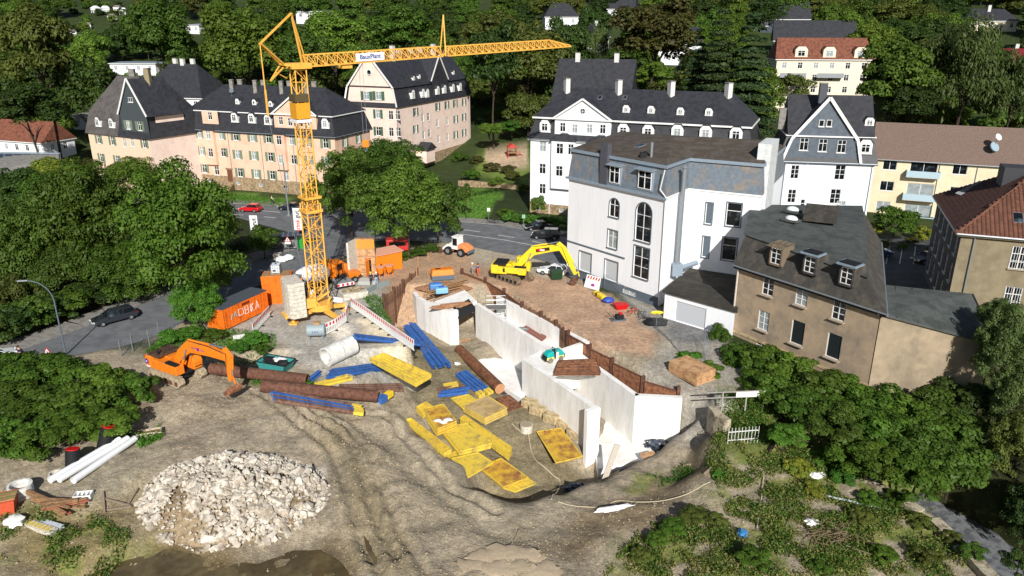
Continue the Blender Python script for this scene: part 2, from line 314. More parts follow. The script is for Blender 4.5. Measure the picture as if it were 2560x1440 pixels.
def make_ground():
    def axis(a,b,step,lo,hi,grow):
        v=list(np.arange(a,b+.01,step)); s=step; q=b
        while q<hi: s=min(s*grow,14); q+=s; v.append(q)
        s=step; q=a
        while q>lo: s=min(s*grow,14); q-=s; v.insert(0,q)
        return np.array(v)
    xs=axis(-54,48,.27,-420,420,1.12); ys=axis(33,96,.27,-60,620,1.10)
    X,Y=np.meshgrid(xs,ys); Z=height(X,Y); n,m=X.shape
    x,y=X.ravel(),Y.ravel()
    col=np.empty((x.size,3)); g=fbm(x,y,30,3,21)[:,None]
    col[:]=C3((42,52,28))*(1-g)+C3((64,76,40))*g
    wob=(fbm(x,y,2.5,3,31)-.5)*3.2; wob2=(fbm(x,y,2.5,3,37)-.5)*3.2
    near=(y<190)&(abs(x)<95)
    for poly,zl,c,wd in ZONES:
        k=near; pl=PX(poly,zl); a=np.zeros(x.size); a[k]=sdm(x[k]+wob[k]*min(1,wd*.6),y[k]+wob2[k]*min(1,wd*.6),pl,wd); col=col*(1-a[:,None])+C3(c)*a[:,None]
    # patchy green over the right hand bank and the left verge
    for poly,zl,th in (([(1500,1440),(1620,1300),(1800,1240),(1830,1080),(1800,1010),(2000,1000),(2400,1150),(2560,1440)],-2.6,.42),([(0,1300),(210,1300),(330,1380),(250,1440),(0,1440)],-1,.5),([(1560,1210),(1700,1150),(1720,1185),(1600,1230)],-4,.5)):
        a=sdm(x+wob,y+wob2,PX(poly,zl),3)*np.clip((fbm(x,y,1.8,4,51)-th)*6,0,1); gc=fbm(x,y,1.1,2,57)[:,None]
        col=col*(1-a[:,None])+(C3((86,104,48))*(1-gc)+C3((136,136,80))*gc)*a[:,None]
    me=bpy.data.meshes.new('ground'); idx=np.arange(n*m).reshape(n,m)
    F=np.stack([idx[:-1,:-1],idx[:-1,1:],idx[1:,1:],idx[1:,:-1]],-1).reshape(-1,4)
    me.vertices.add(n*m); me.vertices.foreach_set('co',np.stack([x,y,Z.ravel()],-1).ravel())
    me.loops.add(F.size); me.loops.foreach_set('vertex_index',F.ravel()); me.polygons.add(len(F)); me.polygons.foreach_set('loop_start',np.arange(len(F))*4); me.polygons.foreach_set('loop_total',np.full(len(F),4))
    me.polygons.foreach_set('use_smooth',np.ones(len(F),bool)); me.update()
    at=me.color_attributes.new('soil','FLOAT_COLOR','POINT'); at.data.foreach_set('color',np.concatenate([col,np.ones((len(col),1))],1).ravel())
    mt=bpy.data.materials.new('soil'); mt.use_nodes=True; t=mt.node_tree; N=t.nodes; L=t.links; b=N['Principled BSDF']; b.inputs['Roughness'].default_value=.92; b.inputs['Specular IOR Level'].default_value=.2
    a=N.new('ShaderNodeAttribute'); a.attribute_name='soil'; g=N.new('ShaderNodeNewGeometry')
    out=a.outputs['Color']
    for sc,lo,hi,dt in ((.35,.78,1.2,6),(2.3,.74,1.24,6),(9,.68,1.32,3)):
        nn=N.new('ShaderNodeTexNoise'); nn.inputs['Scale'].default_value=sc; nn.inputs['Detail'].default_value=dt; L.new(g.outputs['Position'],nn.inputs['Vector'])
        mr=N.new('ShaderNodeMapRange'); mr.inputs[1].default_value=.3; mr.inputs[2].default_value=.7; mr.inputs[3].default_value=lo; mr.inputs[4].default_value=hi; L.new(nn.outputs['Fac'],mr.inputs[0])
        mu=N.new('ShaderNodeMix'); mu.data_type='RGBA'; mu.blend_type='MULTIPLY'; mu.inputs[0].default_value=1; L.new(out,mu.inputs[6]); L.new(mr.outputs[0],mu.inputs[7]); out=mu.outputs[2]
    vo=N.new('ShaderNodeTexVoronoi'); vo.inputs['Scale'].default_value=5; L.new(g.outputs['Position'],vo.inputs['Vector'])   # pale pebbles
    mr=N.new('ShaderNodeMapRange'); mr.inputs[1].default_value=.12; mr.inputs[2].default_value=.2; mr.inputs[3].default_value=1; mr.inputs[4].default_value=0; L.new(vo.outputs['Distance'],mr.inputs[0])
    sx=N.new('ShaderNodeSeparateColor'); L.new(vo.outputs['Color'],sx.inputs[0]); gt=N.new('ShaderNodeMath'); gt.operation='GREATER_THAN'; gt.inputs[1].default_value=.82; L.new(sx.outputs[0],gt.inputs[0])
    pm=N.new('ShaderNodeMath'); pm.operation='MULTIPLY'; L.new(mr.outputs[0],pm.inputs[0]); L.new(gt.outputs[0],pm.inputs[1])
    pm2=N.new('ShaderNodeMath'); pm2.operation='MULTIPLY'; pm2.inputs[1].default_value=.55; L.new(pm.outputs[0],pm2.inputs[0])
    px=N.new('ShaderNodeMix'); px.data_type='RGBA'; L.new(pm2.outputs[0],px.inputs[0]); L.new(out,px.inputs[6]); px.inputs[7].default_value=lin('#cfc3ab'); L.new(px.outputs[2],b.inputs['Base Color'])
    nb=N.new('ShaderNodeTexNoise'); nb.inputs['Scale'].default_value=3.5; nb.inputs['Detail'].default_value=8; nb.inputs['Roughness'].default_value=.7; L.new(g.outputs['Position'],nb.inputs['Vector'])
    bp=N.new('ShaderNodeBump'); bp.inputs['Strength'].default_value=.7; bp.inputs['Distance'].default_value=.2; L.new(nb.outputs['Fac'],bp.inputs['Height']); L.new(bp.outputs[0],b.inputs['Normal'])
    me.materials.append(mt); return structure(ob('ground',me))
ASPH=mat('asphalt','#6f7174',.9,.12,.6,bump=.2,bscale=30,c2='#5d5f62',mix=(.4,.65),world=True)
DASPH=mat('shaded_asphalt','#4b4d50',.9,.15,.6,c2='#3e4043',world=True); PAVE=mat('pavement','#8b8883',.9,.15,1.5,c2='#77736c',world=True,bump=.15)  # yard asphalt darkened for the shade of the tiled house
PAINT=mat('road_paint','#dcdcd8',.8,.2,3)
def sheet(name,poly,z,m,lab=None,kind='structure',th=0):
    b=bmesh.new(); vs=[b.verts.new((p[0],p[1],z)) for p in poly]; f=b.faces.new(vs)
    if f.normal.z<0: f.normal_flip()
    if th:
        r=bmesh.ops.extrude_face_region(b,geom=[f]); bmesh.ops.translate(b,verts=[v for v in r['geom'] if isinstance(v,bmesh.types.BMVert)],vec=(0,0,-th))
        bmesh.ops.recalc_face_normals(b,faces=b.faces[:])
    bmesh.ops.triangulate(b,faces=b.faces[:]); me=bpy.data.meshes.new(name); b.to_mesh(me); b.free(); me.materials.append(m)
    o=ob(name,me); o['kind']=kind
    if lab: o['label']=lab
    return o
def strip(name,line,w0,w1,z,m,parent=None): # band along a polyline between two offsets
    mb=MB(); L=[Vector(p) for p in line]; ps=[]
    for k,p in enumerate(L):
        d=(L[min(k+1,len(L)-1)]-L[max(k-1,0)]).normalized(); nrm=Vector((-d.y,d.x)); ps.append((p+nrm*w0,p+nrm*w1))
    for (a,b),(c,e) in zip(ps,ps[1:]): mb.quad((*a,z),(*c,z),(*e,z),(*b,z))
    return structure(mb.build(name,m,parent)) if parent is None else mb.build(name,m,parent)
def kerb(name,line,w,h,m,side=1,z0=-.05):
    mb=MB(); L=[Vector(p) for p in line]
    for a,b in zip(L,L[1:]):
        d=(b-a).normalized(); n=Vector((-d.y,d.x))*side
        mb.hexa([(*a,z0),(*b,z0),(*(b+n*w),z0),(*(a+n*w),z0)],[(*a,h),(*b,h),(*(b+n*w),h),(*(a+n*w),h)])
    return structure(mb.build(name,m))
# ---------------------------------------------------------------- ground, roads, water
ground=make_ground()
sheet('side_road',SIDE,.006,ASPH); sheet('road',MAIN,.012,ASPH); sheet('parking_yard',YARD,.006,DASPH)
kerb('pavement',PX([(-400,1050),(60,872),(213,817),(420,735),(640,650),(735,624)]),3.2,.12,PAVE,1)
kerb('pavement',PX([(100,485),(400,497),(540,506),(720,518),(900,531),(1130,553),(1250,563),(1400,590)]),2.6,.12,PAVE,1)
road_lines=[PX([(545,520),(720,533),(860,545)]),PX([(560,535),(640,541)]),PX([(1150,585),(1260,600),(1410,628)])]
strip('lane_marking',road_lines[2],-.08,.08,.02,PAINT)
for a,b in (((575,521),(598,523)),((655,527),(700,531)),((560,534),(610,538)),((660,542),(690,545)),((1160,575),(1200,580)),((1245,588),(1285,594)),((1330,603),(1370,612))):
    pa,pb=P2(*a),P2(*b); strip('lane_marking',[pa,pb],-.09,.09,.024,PAINT)
for k in range(5):
    a=P2(2225+k*32,612+k*2); b=P2(2215+k*34,660); strip('lane_marking',[a,b],-.05,.05,.014,PAINT)
WATER=mat('muddy_water',(84,72,48),.08,.3,.4,spec=.6,c2=(104,92,64))
for k,(pl,z) in enumerate(PUDDLES): sheet('water',pl,z-.05,WATER)
CHF=mat('channel_floor','#77797c',.9,.2,1.5,c2='#55585b',world=True)
sheet('channel_bed',CHAN,-6.2,CHF)
# ---------------------------------------------------------------- building kit
SLATE=mat('dark_slate','#35363b',.55,.2,1.2,bump=.15,bscale=8,c2='#2b2c30',mix=(.45,.6),spec=.4)
SLATEG=mat('weathered_slate','#6d7781',.55,.22,.7,bump=.2,bscale=8,c2='#8a7f74',mix=(.5,.68)); SLATEB=mat('brown_grey_shingle','#5c5856',.75,.18,.8,bump=.15,bscale=9,c2='#4e4a49')
PEACH=mat('peach_render',(224,186,162),.9,.07,.5,c2=(210,170,146),mix=(.45,.7)); PINK=mat('pale_pink_render',(230,207,193),.9,.07,.5,c2=(216,192,178),mix=(.45,.7))
WREND=mat('white_render',(230,232,236),.9,.05,.6,stretch=(1,1,.12),world=True,c2=(222,225,229),mix=(.5,.75)); YREND=mat('yellow_render','#ddceb0',.9,.05,.5,c2='#d4c3a2',mix=(.45,.7))
TANR=mat('tan_weathered_render','#ad987f',.95,.12,.55,bump=.2,bscale=6,c2='#8d8171',mix=(.42,.68)); GREYR=mat('grey_brown_render','#8b8068',.95,.1,.5,bump=.12,c2='#776c57',mix=(.42,.68))
STONE=mat('rubble_stone','#a89272',.95,.35,2.2,bump=.5,bscale=3,c2='#84715a',mix=(.45,.55)); SHUT=mat('green_shutter','#6f8066',.7,.12,3); SHUTD=mat('dark_green_shutter','#44604c',.7,.12,3)
ROLL=mat('roller_shutter','#b9bdc2',.6,.05,1,stretch=(.2,.2,14)); BITU=mat('bitumen_felt',(80,84,82),.85,.2,.7,bump=.2,bscale=5,c2=(66,70,68),world=True); BITUD=mat('black_felt','#35332f',.9,.2,1,c2='#45413a',world=True)
BROWNF=mat('brown_felt','#4a4239',.9,.18,.9,c2='#57504a',bump=.15,world=True); REDT=mat('red_tile',(128,80,62),.8,.3,1.5,c2=(98,64,52)); BRT=mat('brown_tile','#7a6459',.8,.2,2,c2='#66524a')
CHIM=mat('chimney_render','#8d8a84',.9,.2,2,c2='#716d67'); ZINC=mat('zinc','#93a2b0',.45,.15,1.5,metal=.25); DOORB=mat('brown_door','#6d4530',.6,.2,3)
_mc={}
def cached(key,fn):
    if key not in _mc: _mc[key]=fn()
    return _mc[key]
def winmesh(w,h,style):
    def mk():
        f=MB(); t=.07; y0,y1=.07,.15; x=w/2
        f.box(-x,-x+t,y0,y1,0,h); f.box(x-t,x,y0,y1,0,h); f.box(-x+t,x-t,y0,y1,0,t); f.box(-x+t,x-t,y0,y1,h-t,h)
        if style in('cross','grid','half'): f.box(-.04,.04,y0-.005,y1-.005,t,h-t)
        if style in('cross','top'):  f.box(-x+t,x-t,y0-.008,y1-.008,h*.66-.035,h*.66+.035)
        if style=='grid':
            for q in (.36,.68): f.box(-x+t,x-t,y0-.008,y1-.008,h*q-.025,h*q+.025)
        return f.mesh('window',WHITE)
    return cached(('w',w,h,style),mk)
def pane(w,h,m): return cached(('p',w,h,m.name),lambda: MB().box(-w/2+.03,w/2-.03,.11,.13,.03,h-.03).mesh('pane',m))
def sillm(w,m,d=.1): return cached(('s',w,m.name,d),lambda: MB().box(-w/2-.1,w/2+.1,-d,.06,-.1,-.005).mesh('sill',m))
def shutm(w,h,m): return cached(('sh',w,h,m.name),lambda: MB().box(-w/2,w/2,-.06,-.01,0,h).mesh('shutter',m))
def roundtop(w,h,m,name='spandrel',d=.12): # fills the corners of a rectangular opening above an arch
    def mk():
        b=MB(); r=w/2; n=10
        for sgn in (-1,1):
            for k in range(n):
                a0=math.pi/2*k/n; a1=math.pi/2*(k+1)/n
                p=[(sgn*r*math.sin(a),h-r+r*math.cos(a)) for a in (a0,a1)]
                b.hexa([(p[0][0],0,p[0][1]),(p[1][0],0,p[1][1]),(p[1][0],d,p[1][1]),(p[0][0],d,p[0][1])],[(p[0][0],0,h),(p[1][0],0,h),(p[1][0],d,h),(p[0][0],d,h)])
        return b.mesh(name,m)
    return cached(('rt',w,h,m.name),mk)
def offset_poly(poly,ds):
    n=len(poly); out=[]; ds=ds if isinstance(ds,(list,tuple)) else [ds]*n; L=[]
    for i in range(n):
        a,b=Vector(poly[i]),Vector(poly[(i+1)%n]); d=(b-a).normalized(); nn=Vector((-d.y,d.x)); L.append((a+nn*ds[i],d))
    for i in range(n):
        (p,d),(q,e)=L[i-1],L[i]; den=d.x*e.y-d.y*e.x
        t=((q-p).x*e.y-(q-p).y*e.x)/den; out.append(p+d*t)
    return out
class Bd:
    def __init__(s,name,label,cat,foot,z0,group=None):
        s.foot=[Vector(p) for p in foot]; c=sum(s.foot,Vector((0,0)))/len(foot); s.o=Vector((c.x,c.y,z0)); s.root=T(name,label,cat,s.o,0,group); s.z0=z0
    def loc(s,p): return Vector(p)-s.o
    def edge(s,i):
        a,b=s.foot[i],s.foot[(i+1)%len(s.foot)]; d=(b-a); L=d.length; d/=L; return a,d,L
    def hit(s,i,px,py,off=0): # picture point -> (along, height) on facade i
        a,d,L=s.edge(i); n=Vector((d.y,-d.x)); r=ray(px,py); q=a+n*off
        t=(q.x*n.x+q.y*n.y)/(r[0]*n.x+r[1]*n.y); p=Vector((r[0]*t,r[1]*t)); return (p-a).dot(d),CAMH+r[2]*t
    def wall(s,i,z1,m,wins=(),z0=None,name='wall',off=0,rev=.16,seg=None):
        """wins: (along, sill level, w, h, style, opts)"""
        a,d,L=s.edge(i); z0=s.z0-.6 if z0 is None else z0; n=Vector((d.y,-d.x)); a=a+n*off
        s0,s1=seg or (0,L); xs={s0,s1}; zs={z0,z1}; ops=[]
        wins=[(w[0],min(max(w[1],z0+.08),z1-w[3]-.08),*w[2:]) if z1-z0>w[3]+.2 else w for w in wins]
        for w in wins:
            r=(w[0]-w[2]/2,w[0]+w[2]/2,w[1],w[1]+w[3]); ops.append(r); xs|={r[0],r[1]}; zs|={r[2],r[3]}
        xs=sorted(x for x in xs if s0-1e-6<=x<=s1+1e-6); zs=sorted(z for z in zs if z0-1e-6<=z<=z1+1e-6); b=MB()
        def W(x,z,y=0): q=a+d*x-n*y; return s.loc((q.x,q.y,z))
        for x0,x1 in zip(xs,xs[1:]):
            for q0,q1 in zip(zs,zs[1:]):
                cx,cz=(x0+x1)/2,(q0+q1)/2
                if any(o[0]<cx<o[1] and o[2]<cz<o[3] for o in ops): continue
                b.quad(W(x0,q0),W(x1,q0),W(x1,q1),W(x0,q1))
        for o in ops:
            for (x0,q0,x1,q1) in ((o[0],o[2],o[1],o[2]),(o[1],o[2],o[1],o[3]),(o[1],o[3],o[0],o[3]),(o[0],o[3],o[0],o[2])):
                b.quad(W(x0,q0),W(x1,q1),W(x1,q1,rev),W(x0,q0,rev))
        me=bpy.data.meshes.new(name); me.from_pydata(b.v,[],b.f); me.materials.append(m); o=ob(name,me,s.root)
        rz=math.atan2(d.y,d.x)
        for w in wins: s.window(W(w[0],w[1]),rz,w[2],w[3],w[4],w[5] if len(w)>5 else {})
        return o
    def window(s,loc,rz,w,h,style,o):
        gm=o.get('glass') or (CURTAIN if random.random()<o.get('cur',.4) else DARKGLASS)
        if style=='dark': f=ob('window',winmesh(w,h,'plain'),s.root,loc,rz); f.scale=(1,1,1)
        elif style=='roll': f=ob('window',winmesh(w,h,'plain'),s.root,loc,rz)
        else: f=ob('window',winmesh(w,h,style),s.root,loc,rz)
        ob('pane',pane(w,h,ROLL if style=='roll' else gm),f)
        if o.get('sill',1): ob('sill',sillm(w,o.get('sm',WHITE),o.get('sd',.1)),f)
        if o.get('shut'):
            for k in o.get('sides',(-1,1)): ob('shutter',shutm(w*.5,h+.06,o['shut']),f,(k*(w*.75+.03),0,-.03))
        if o.get('arch'): ob('spandrel',roundtop(w,h,o['arch']),f,(0,-.002,0))
        if o.get('trim'): # flat surround
            t=o['trim']; key=('tr',w,h,bool(o.get('arch')),t.name)
            def mk():
                b=MB(); e=.13
                if o.get('arch'):
                    b.box(-w/2-e,-w/2,-.035,-.004,-.05,h-w/2); b.box(w/2,w/2+e,-.035,-.004,-.05,h-w/2); r=w/2; n=16
                    for k in range(n):
                        a0=math.pi*k/n; a1=math.pi*(k+1)/n
                        q=[(c*math.cos(t_),h-r+c*math.sin(t_)) for t_ in(a0,a1) for c in(r,r+e)]
                        b.hexa([(q[0][0],-.035,q[0][1]),(q[1][0],-.035,q[1][1]),(q[1][0],-.004,q[1][1]),(q[0][0],-.004,q[0][1])],[(q[2][0],-.035,q[2][1]),(q[3][0],-.035,q[3][1]),(q[3][0],-.004,q[3][1]),(q[2][0],-.004,q[2][1])])
                else:
                    b.box(-w/2-e,-w/2,-.035,-.004,-.05,h+e); b.box(w/2,w/2+e,-.035,-.004,-.05,h+e); b.box(-w/2,w/2,-.035,-.004,h,h+e)
                return b.mesh('surround',t)
            ob('surround',cached(key,mk),f)
        return f
    def pw(s,i,pts,w,h,style='cross',**o): # windows from picture centres
        r=[]
        for p in pts:
            al,z=s.hit(i,*p[:2]); r.append((al,z-h/2,w,h,style,{**o,**(p[2] if len(p)>2 else {})}))
        return r
    def faces(s,name,m,polys,parent=None,smooth=False):
        b=MB()
        for p in polys: b.add([s.loc(q) for q in p],[tuple(range(len(p)))])
        me=bpy.data.meshes.new(name); me.from_pydata(b.v,[],b.f); me.materials.append(m); return ob(name,me,parent or s.root)
    def loft(s,name,m,r0,z0,r1,z1):
        n=len(r0); return s.faces(name,m,[[(*r0[i],z0),(*r0[(i+1)%n],z0),(*r1[(i+1)%n],z1),(*r1[i],z1)] for i in range(n)])
    def band(s,name,m,poly,z0,z1,out,closed=True,edges=None): # moulding round the house
        b=MB(); n=len(poly); o=offset_poly(poly,-out)
        for i in (edges if edges is not None else range(n)):
            j=(i+1)%n; b.hexa([s.loc((*poly[i],z0)),s.loc((*o[i],z0)),s.loc((*o[j],z0)),s.loc((*poly[j],z0))],[s.loc((*poly[i],z1)),s.loc((*o[i],z1)),s.loc((*o[j],z1)),s.loc((*poly[j],z1))])
        return b.build(name,m,s.root)
    def hip(s,m,poly,z0,r0,r1,zr,name='roof'): # four-sided hip; ridge r0-r1; edge 0 is the front
        a,b,c,d=[(*p,z0) for p in poly]; e,f=(*r0,zr),(*r1,zr)
        return s.faces(name,m,[[a,b,f,e],[b,c,f],[c,d,e,f],[d,a,e]])
    def chimney(s,p,zb,zt,w=.9,d=.6,rz=0,m=None):
        o=MB().box(-w/2,w/2,-d/2,d/2,0,zt-zb).build('chimney',m or CHIM,s.root,loc=s.loc((p[0],p[1],zb)),rz=rz)
        MB().box(-w/2-.06,w/2+.06,-d/2-.06,d/2+.06,zt-zb,zt-zb+.12).build('cap',CHIM,o); return o
    def dormer(s,p,rz,w=1.5,h=1.9,dep=2.2,body=None,roof=None,style='cross',round_=True,ww=.95,wh=1.25):
        """p: middle of the front foot (world); rz: facade direction"""
        body=body or WHITE; roof=roof or SLATE; x=w/2
        o=cached(('dorm',w,h,dep,body.name,round_),lambda:(lambda pr: MB().prism(pr,0,dep).mesh('dormer',body))([(-x-.12,0),(x+.12,0),(x,.25),(x,h*.72),(x*.55,h),(-x*.55,h),(-x,h*.72),(-x,.25)]))
        o=ob('dormer',o,s.root,s.loc(p),rz)
        def mkr():
            b=MB(); pr=[(-x-.15,h*.70),(-x*.6,h+.05),(x*.6,h+.05),(x+.15,h*.70)]
            for q0,q1 in zip(pr,pr[1:]): b.hexa([(q0[0],-.12,q0[1]),(q1[0],-.12,q1[1]),(q1[0],dep+.3,q1[1]),(q0[0],dep+.3,q0[1])],[(q0[0],-.12,q0[1]+.08),(q1[0],-.12,q1[1]+.08),(q1[0],dep+.3,q1[1]+.08),(q0[0],dep+.3,q0[1]+.08)])
            return b.mesh('dormer_roof',roof)
        ob('dormer_roof',cached(('dr',w,h,dep,roof.name),mkr),o)
        f=ob('window_frame',winmesh(ww,wh,style),o,(0,-.16,.3)); ob('pane',pane(ww,wh,DARKGLASS if random.random()<.6 else CURTAIN),o,(0,-.145,.3))
        return o
    def onroof(s,a,b,c,px,py): # picture point on the plane through three roof points
        a,b,c=Vector(a),Vector(b),Vector(c); n=(b-a).cross(c-a); d=Vector(ray(px,py)); O=Vector((0,0,CAMH)); t=(a-O).dot(n)/d.dot(n); return O+d*t
    def skylight(s,p,rz,tilt,w=.7,h=1.0):
        o=MB().box(-w/2,w/2,-h/2,h/2,.0,.1).build('skylight',STEEL,s.root,loc=s.loc(p)); o.rotation_euler=Matrix.Rotation(rz,3,'Z').to_euler(); o.rotation_euler=(Matrix.Rotation(rz,3,'Z')@Matrix.Rotation(tilt,3,'X')).to_euler()
        MB().box(-w/2+.08,w/2-.08,-h/2+.08,h/2-.08,.1,.115).build('pane',DARKGLASS,o); return o
    def downpipe(s,i,al,z1,z0=None,m=None,off=.1,r=.06):
        a,d,L=s.edge(i); n=Vector((d.y,-d.x)); q=a+d*al+n*off; z0=s.z0 if z0 is None else z0
        return MB().cyl(s.loc((*q,z0)),s.loc((*q,z1)),r,8).build('downpipe',m or STEEL,s.root,smooth=True)
def rect(a,b,depth):
    a,b=Vector(a),Vector(b); d=(b-a).normalized(); n=Vector((-d.y,d.x))*depth; return [a,b,b+n,a+n]
# ---------------------------------------------------------------- buildings
def L3(p,z): return (p[0],p[1],z)
def mid(a,b,t=.5): return Vector(a)*(1-t)+Vector(b)*t
def at_edge(B,i,al,off=0): a,d,L=B.edge(i); return a+d*al+Vector((d.y,-d.x))*off
def ridge_of(poly,inset): # ridge of a rectangle, inset from each end
    a,b,c,d=poly; m0=mid(a,d); m1=mid(b,c); u=(m1-m0).normalized(); return m0+u*inset,m1-u*inset
def roofdormers(B,pts,A,Bp,C,rz,**k):
    for p in pts:
        q=B.onroof(A,Bp,C,*p)+Vector((math.sin(rz),-math.cos(rz),0))*.5; B.dormer((q.x,q.y,q.z-.5),rz,**k)
def mansard_dormers(B,i,pts,inset,**k):
    a,d,L=B.edge(i); rz=math.atan2(d.y,d.x)
    for p in pts:
        al,z=B.hit(i,p[0],p[1],.22); q=at_edge(B,i,al,.22); B.dormer((q.x,q.y,z-.95),rz,**k)
def gable_block(B,i,pxl,pxr,pyz,off,z0,z1,apex,m,wins,roofm,zr_back,trim=True):
    """a flush gabled projection on facade i between two picture columns"""
    al0=B.hit(i,pxl,pyz,off)[0]; al1=B.hit(i,pxr,pyz,off)[0]; a,d,L=B.edge(i)
    B.wall(i,z1,m,wins,z0=z0,off=off,seg=(al0,al1),name='gable_wall')
    p0,p1=at_edge(B,i,al0,off),at_edge(B,i,al1,off); pm=mid(p0,p1); n=-Vector((d.y,-d.x)); bk=n*4
    [B.faces('gable_wall',m,[[L3(p_,z0),L3(p_,z1),L3(p_+bk,z1),L3(p_+bk,z0)]]) for p_ in (p0,p1)]
    B.faces('pediment',m,[[L3(p0,z1),L3(p1,z1),L3(pm,apex)]])
    e=-n*.35; o=d*.35; bb=n*7
    B.faces('gable_roof',roofm,[[L3(p0+e-o,z1-.15),L3(pm+e,apex+.12),L3(pm+bb,apex+.12),L3(p0-o+bb,z1-.15)],[L3(p1+e+o,z1-.15),L3(pm+e,apex+.12),L3(pm+bb,apex+.12),L3(p1+o+bb,z1-.15)]])
    if trim:
        b=MB(); 
        for q,sg in ((p0,-1),(p1,1)): b.bar(B.loc(L3(q+e+o*sg,z1-.05)),B.loc(L3(pm+e,apex+.2)),.1,.3)
        b.bar(B.loc(L3(p0-n*.2,z1)),B.loc(L3(p1-n*.2,z1)),.35,.22); b.build('bargeboard',WHITE,B.root)
    return p0,p1
def bay(B,i,al0,al1,off,z0,z1,m,wins):
    B.wall(i,z1,m,wins,z0=z0,off=off,seg=(al0,al1),name='bay_wall'); p=[at_edge(B,i,al0,.0),at_edge(B,i,al0,off),at_edge(B,i,al1,off),at_edge(B,i,al1,0)]
    B.faces('bay_wall',m,[[L3(p[0],z0),L3(p[1],z0),L3(p[1],z1),L3(p[0],z1)],[L3(p[3],z0),L3(p[2],z0),L3(p[2],z1),L3(p[3],z1)],[L3(q,z0) for q in p]])
def gutter(B,poly,z,edges=None,m=None,r=.09):
    n=len(poly)
    for i in (edges if edges is not None else range(n)): MB().cyl(B.loc(L3(poly[i],z)),B.loc(L3(poly[(i+1)%n],z)),r,6).build('gutter',m or STEEL,B.root,smooth=True)
# --- long peach house
ft=rect((-67,155.2),(-33.8,142.9),13); B=Bd('peach_house','long peach rendered house with slate mansard roof and green shutters behind the yellow crane','house',ft,0)
G=dict(shut=SHUT); OPW=1.15; OPH=1.75; ZE,ZM,ZR=11.9,15.7,20.4
top=[(498.7,332.5),(552,337,dict(sides=(1,))),(589,340),(631,343),(671,346),(729,351,dict(sides=(1,))),(770,356),(814,359)]
mid_=[(504.5,377),(558,381,dict(sides=(1,))),(594,386),(635,389),(676,392),(734,399,dict(sides=(1,))),(775,402),(817,403)]
gr=[(511,421),(542,427,dict(shut=None)),(600,431),(641,435),(681,439),(716,445,dict(shut=None)),(782,450),(822,452)]
W=B.pw(0,top+mid_+gr,OPW,OPH,**G); cell=[(x,1.0,.9,.7,'plain',dict(sill=0)) for x in (4,11.5,17,23,27.5)]
B.wall(0,ZE,PEACH,W,z0=2.6)
B.wall(0,2.6,STONE,cell,z0=-.6,off=.06,name='stone_base')
a1,d1,Lw=B.edge(1); B.wall(1,ZE,PEACH,[(x,z,1.1,1.75,'cross',G) for x in (3.5,8.5) for z in (3.8,6.8,9.6)],z0=2.6); B.wall(1,2.6,STONE,z0=-.6,off=.06,name='stone_base'); B.wall(2,ZE,PEACH); B.wall(3,ZE,PEACH)
dl,dz=B.hit(0,575,437); dp=at_edge(B,0,dl,.03); o=MB().box(-.6,.6,-.05,.1,0,2.5).build('door',DOORB,B.root,loc=B.loc(L3(dp,dz-1.4)),rz=math.atan2(-12.3,33.2)); MB().box(-.85,.85,-.12,.02,-.1,0).build('threshold',STONE,o); MB().box(-.85,.85,-.12,.02,2.5,2.8).build('lintel',STONE,o)
st=MB()
for k in range(6): st.box(-.9,.9,-.35*(6-k)-.1,0,-.3,(k+1)*(dz-1.4)/6.5)
st.build('steps',STONE,B.root,loc=B.loc(L3(dp,0)),rz=math.atan2(-12.3,33.2))
for c,zz in ((520,(336,382)),(697,(351,399))):
    al=B.hit(0,c,zz[0],.7)[0]; z1=B.hit(0,c,zz[0],.7)[1]; z2=B.hit(0,c+6,zz[1],.7)[1]
    bay(B,0,al-1.25,al+1.25,.7,4.9,ZE,PEACH,[(al,z1-.85,1.15,1.75,'cross',{}),(al,z2-.85,1.15,1.75,'cross',{})])
    B.faces('bay_roof',SLATE,[[L3(at_edge(B,0,al-1.6,.95),ZE),L3(at_edge(B,0,al+1.6,.95),ZE),L3(at_edge(B,0,al,-.3),ZE+1.5)],[L3(at_edge(B,0,al-1.6,.95),ZE),L3(at_edge(B,0,al,-.3),ZE+1.5),L3(at_edge(B,0,al-1.6,-.3),ZE+.4)],[L3(at_edge(B,0,al+1.6,.95),ZE),L3(at_edge(B,0,al,-.3),ZE+1.5),L3(at_edge(B,0,al+1.6,-.3),ZE+.4)]])
eo=offset_poly(ft,-.45); mi=offset_poly(ft,.75); mo=offset_poly(ft,.35)
B.loft('mansard',SLATE,eo,ZE-.1,mi,ZM); B.band('eaves',SLATE,ft,ZE-.3,ZE-.12,.4); gutter(B,eo,ZE-.1)
r0,r1=ridge_of(mo,5.2); B.hip(SLATE,mo,ZM,r0,r1,ZR); B.band('cornice',WHITE,offset_poly(mo,.25),ZM-.22,ZM-.03,.28)
mansard_dormers(B,0,[(585,294),(628,296),(668,300),(812,309)],.35); a,d,L=B.edge(0)
roofdormers(B,[(597,255),(639,257),(680,261)],L3(mo[0],ZM),L3(mo[1],ZM),L3(r0,ZR),math.atan2(d.y,d.x),w=.9,h=1.2,dep=1.6,ww=.5,wh=.6,style='plain')
gable_block(B,0,685,790,300,.05,ZE,ZM,ZM+3.4,PEACH,B.pw(0,[(702,302),(725,305),(750,307),(774,307)],.95,1.5),SLATE,0)
al=B.hit(0,525,290)[0]; B.wall(0,ZM-.1,PEACH,B.pw(0,[(525,290)],1,1.5),z0=ZE,off=.05,seg=(al-2,al+2),name='gable_wall'); p0,p1=at_edge(B,0,al-2,.05),at_edge(B,0,al+2,.05); nb=Vector((.347,.938))*2
[B.faces('gable_wall',SLATE,[[L3(p_,ZE),L3(p_,ZM-.1),L3(p_+nb,ZM-.1),L3(p_+nb,ZE)]]) for p_ in (p0,p1)]
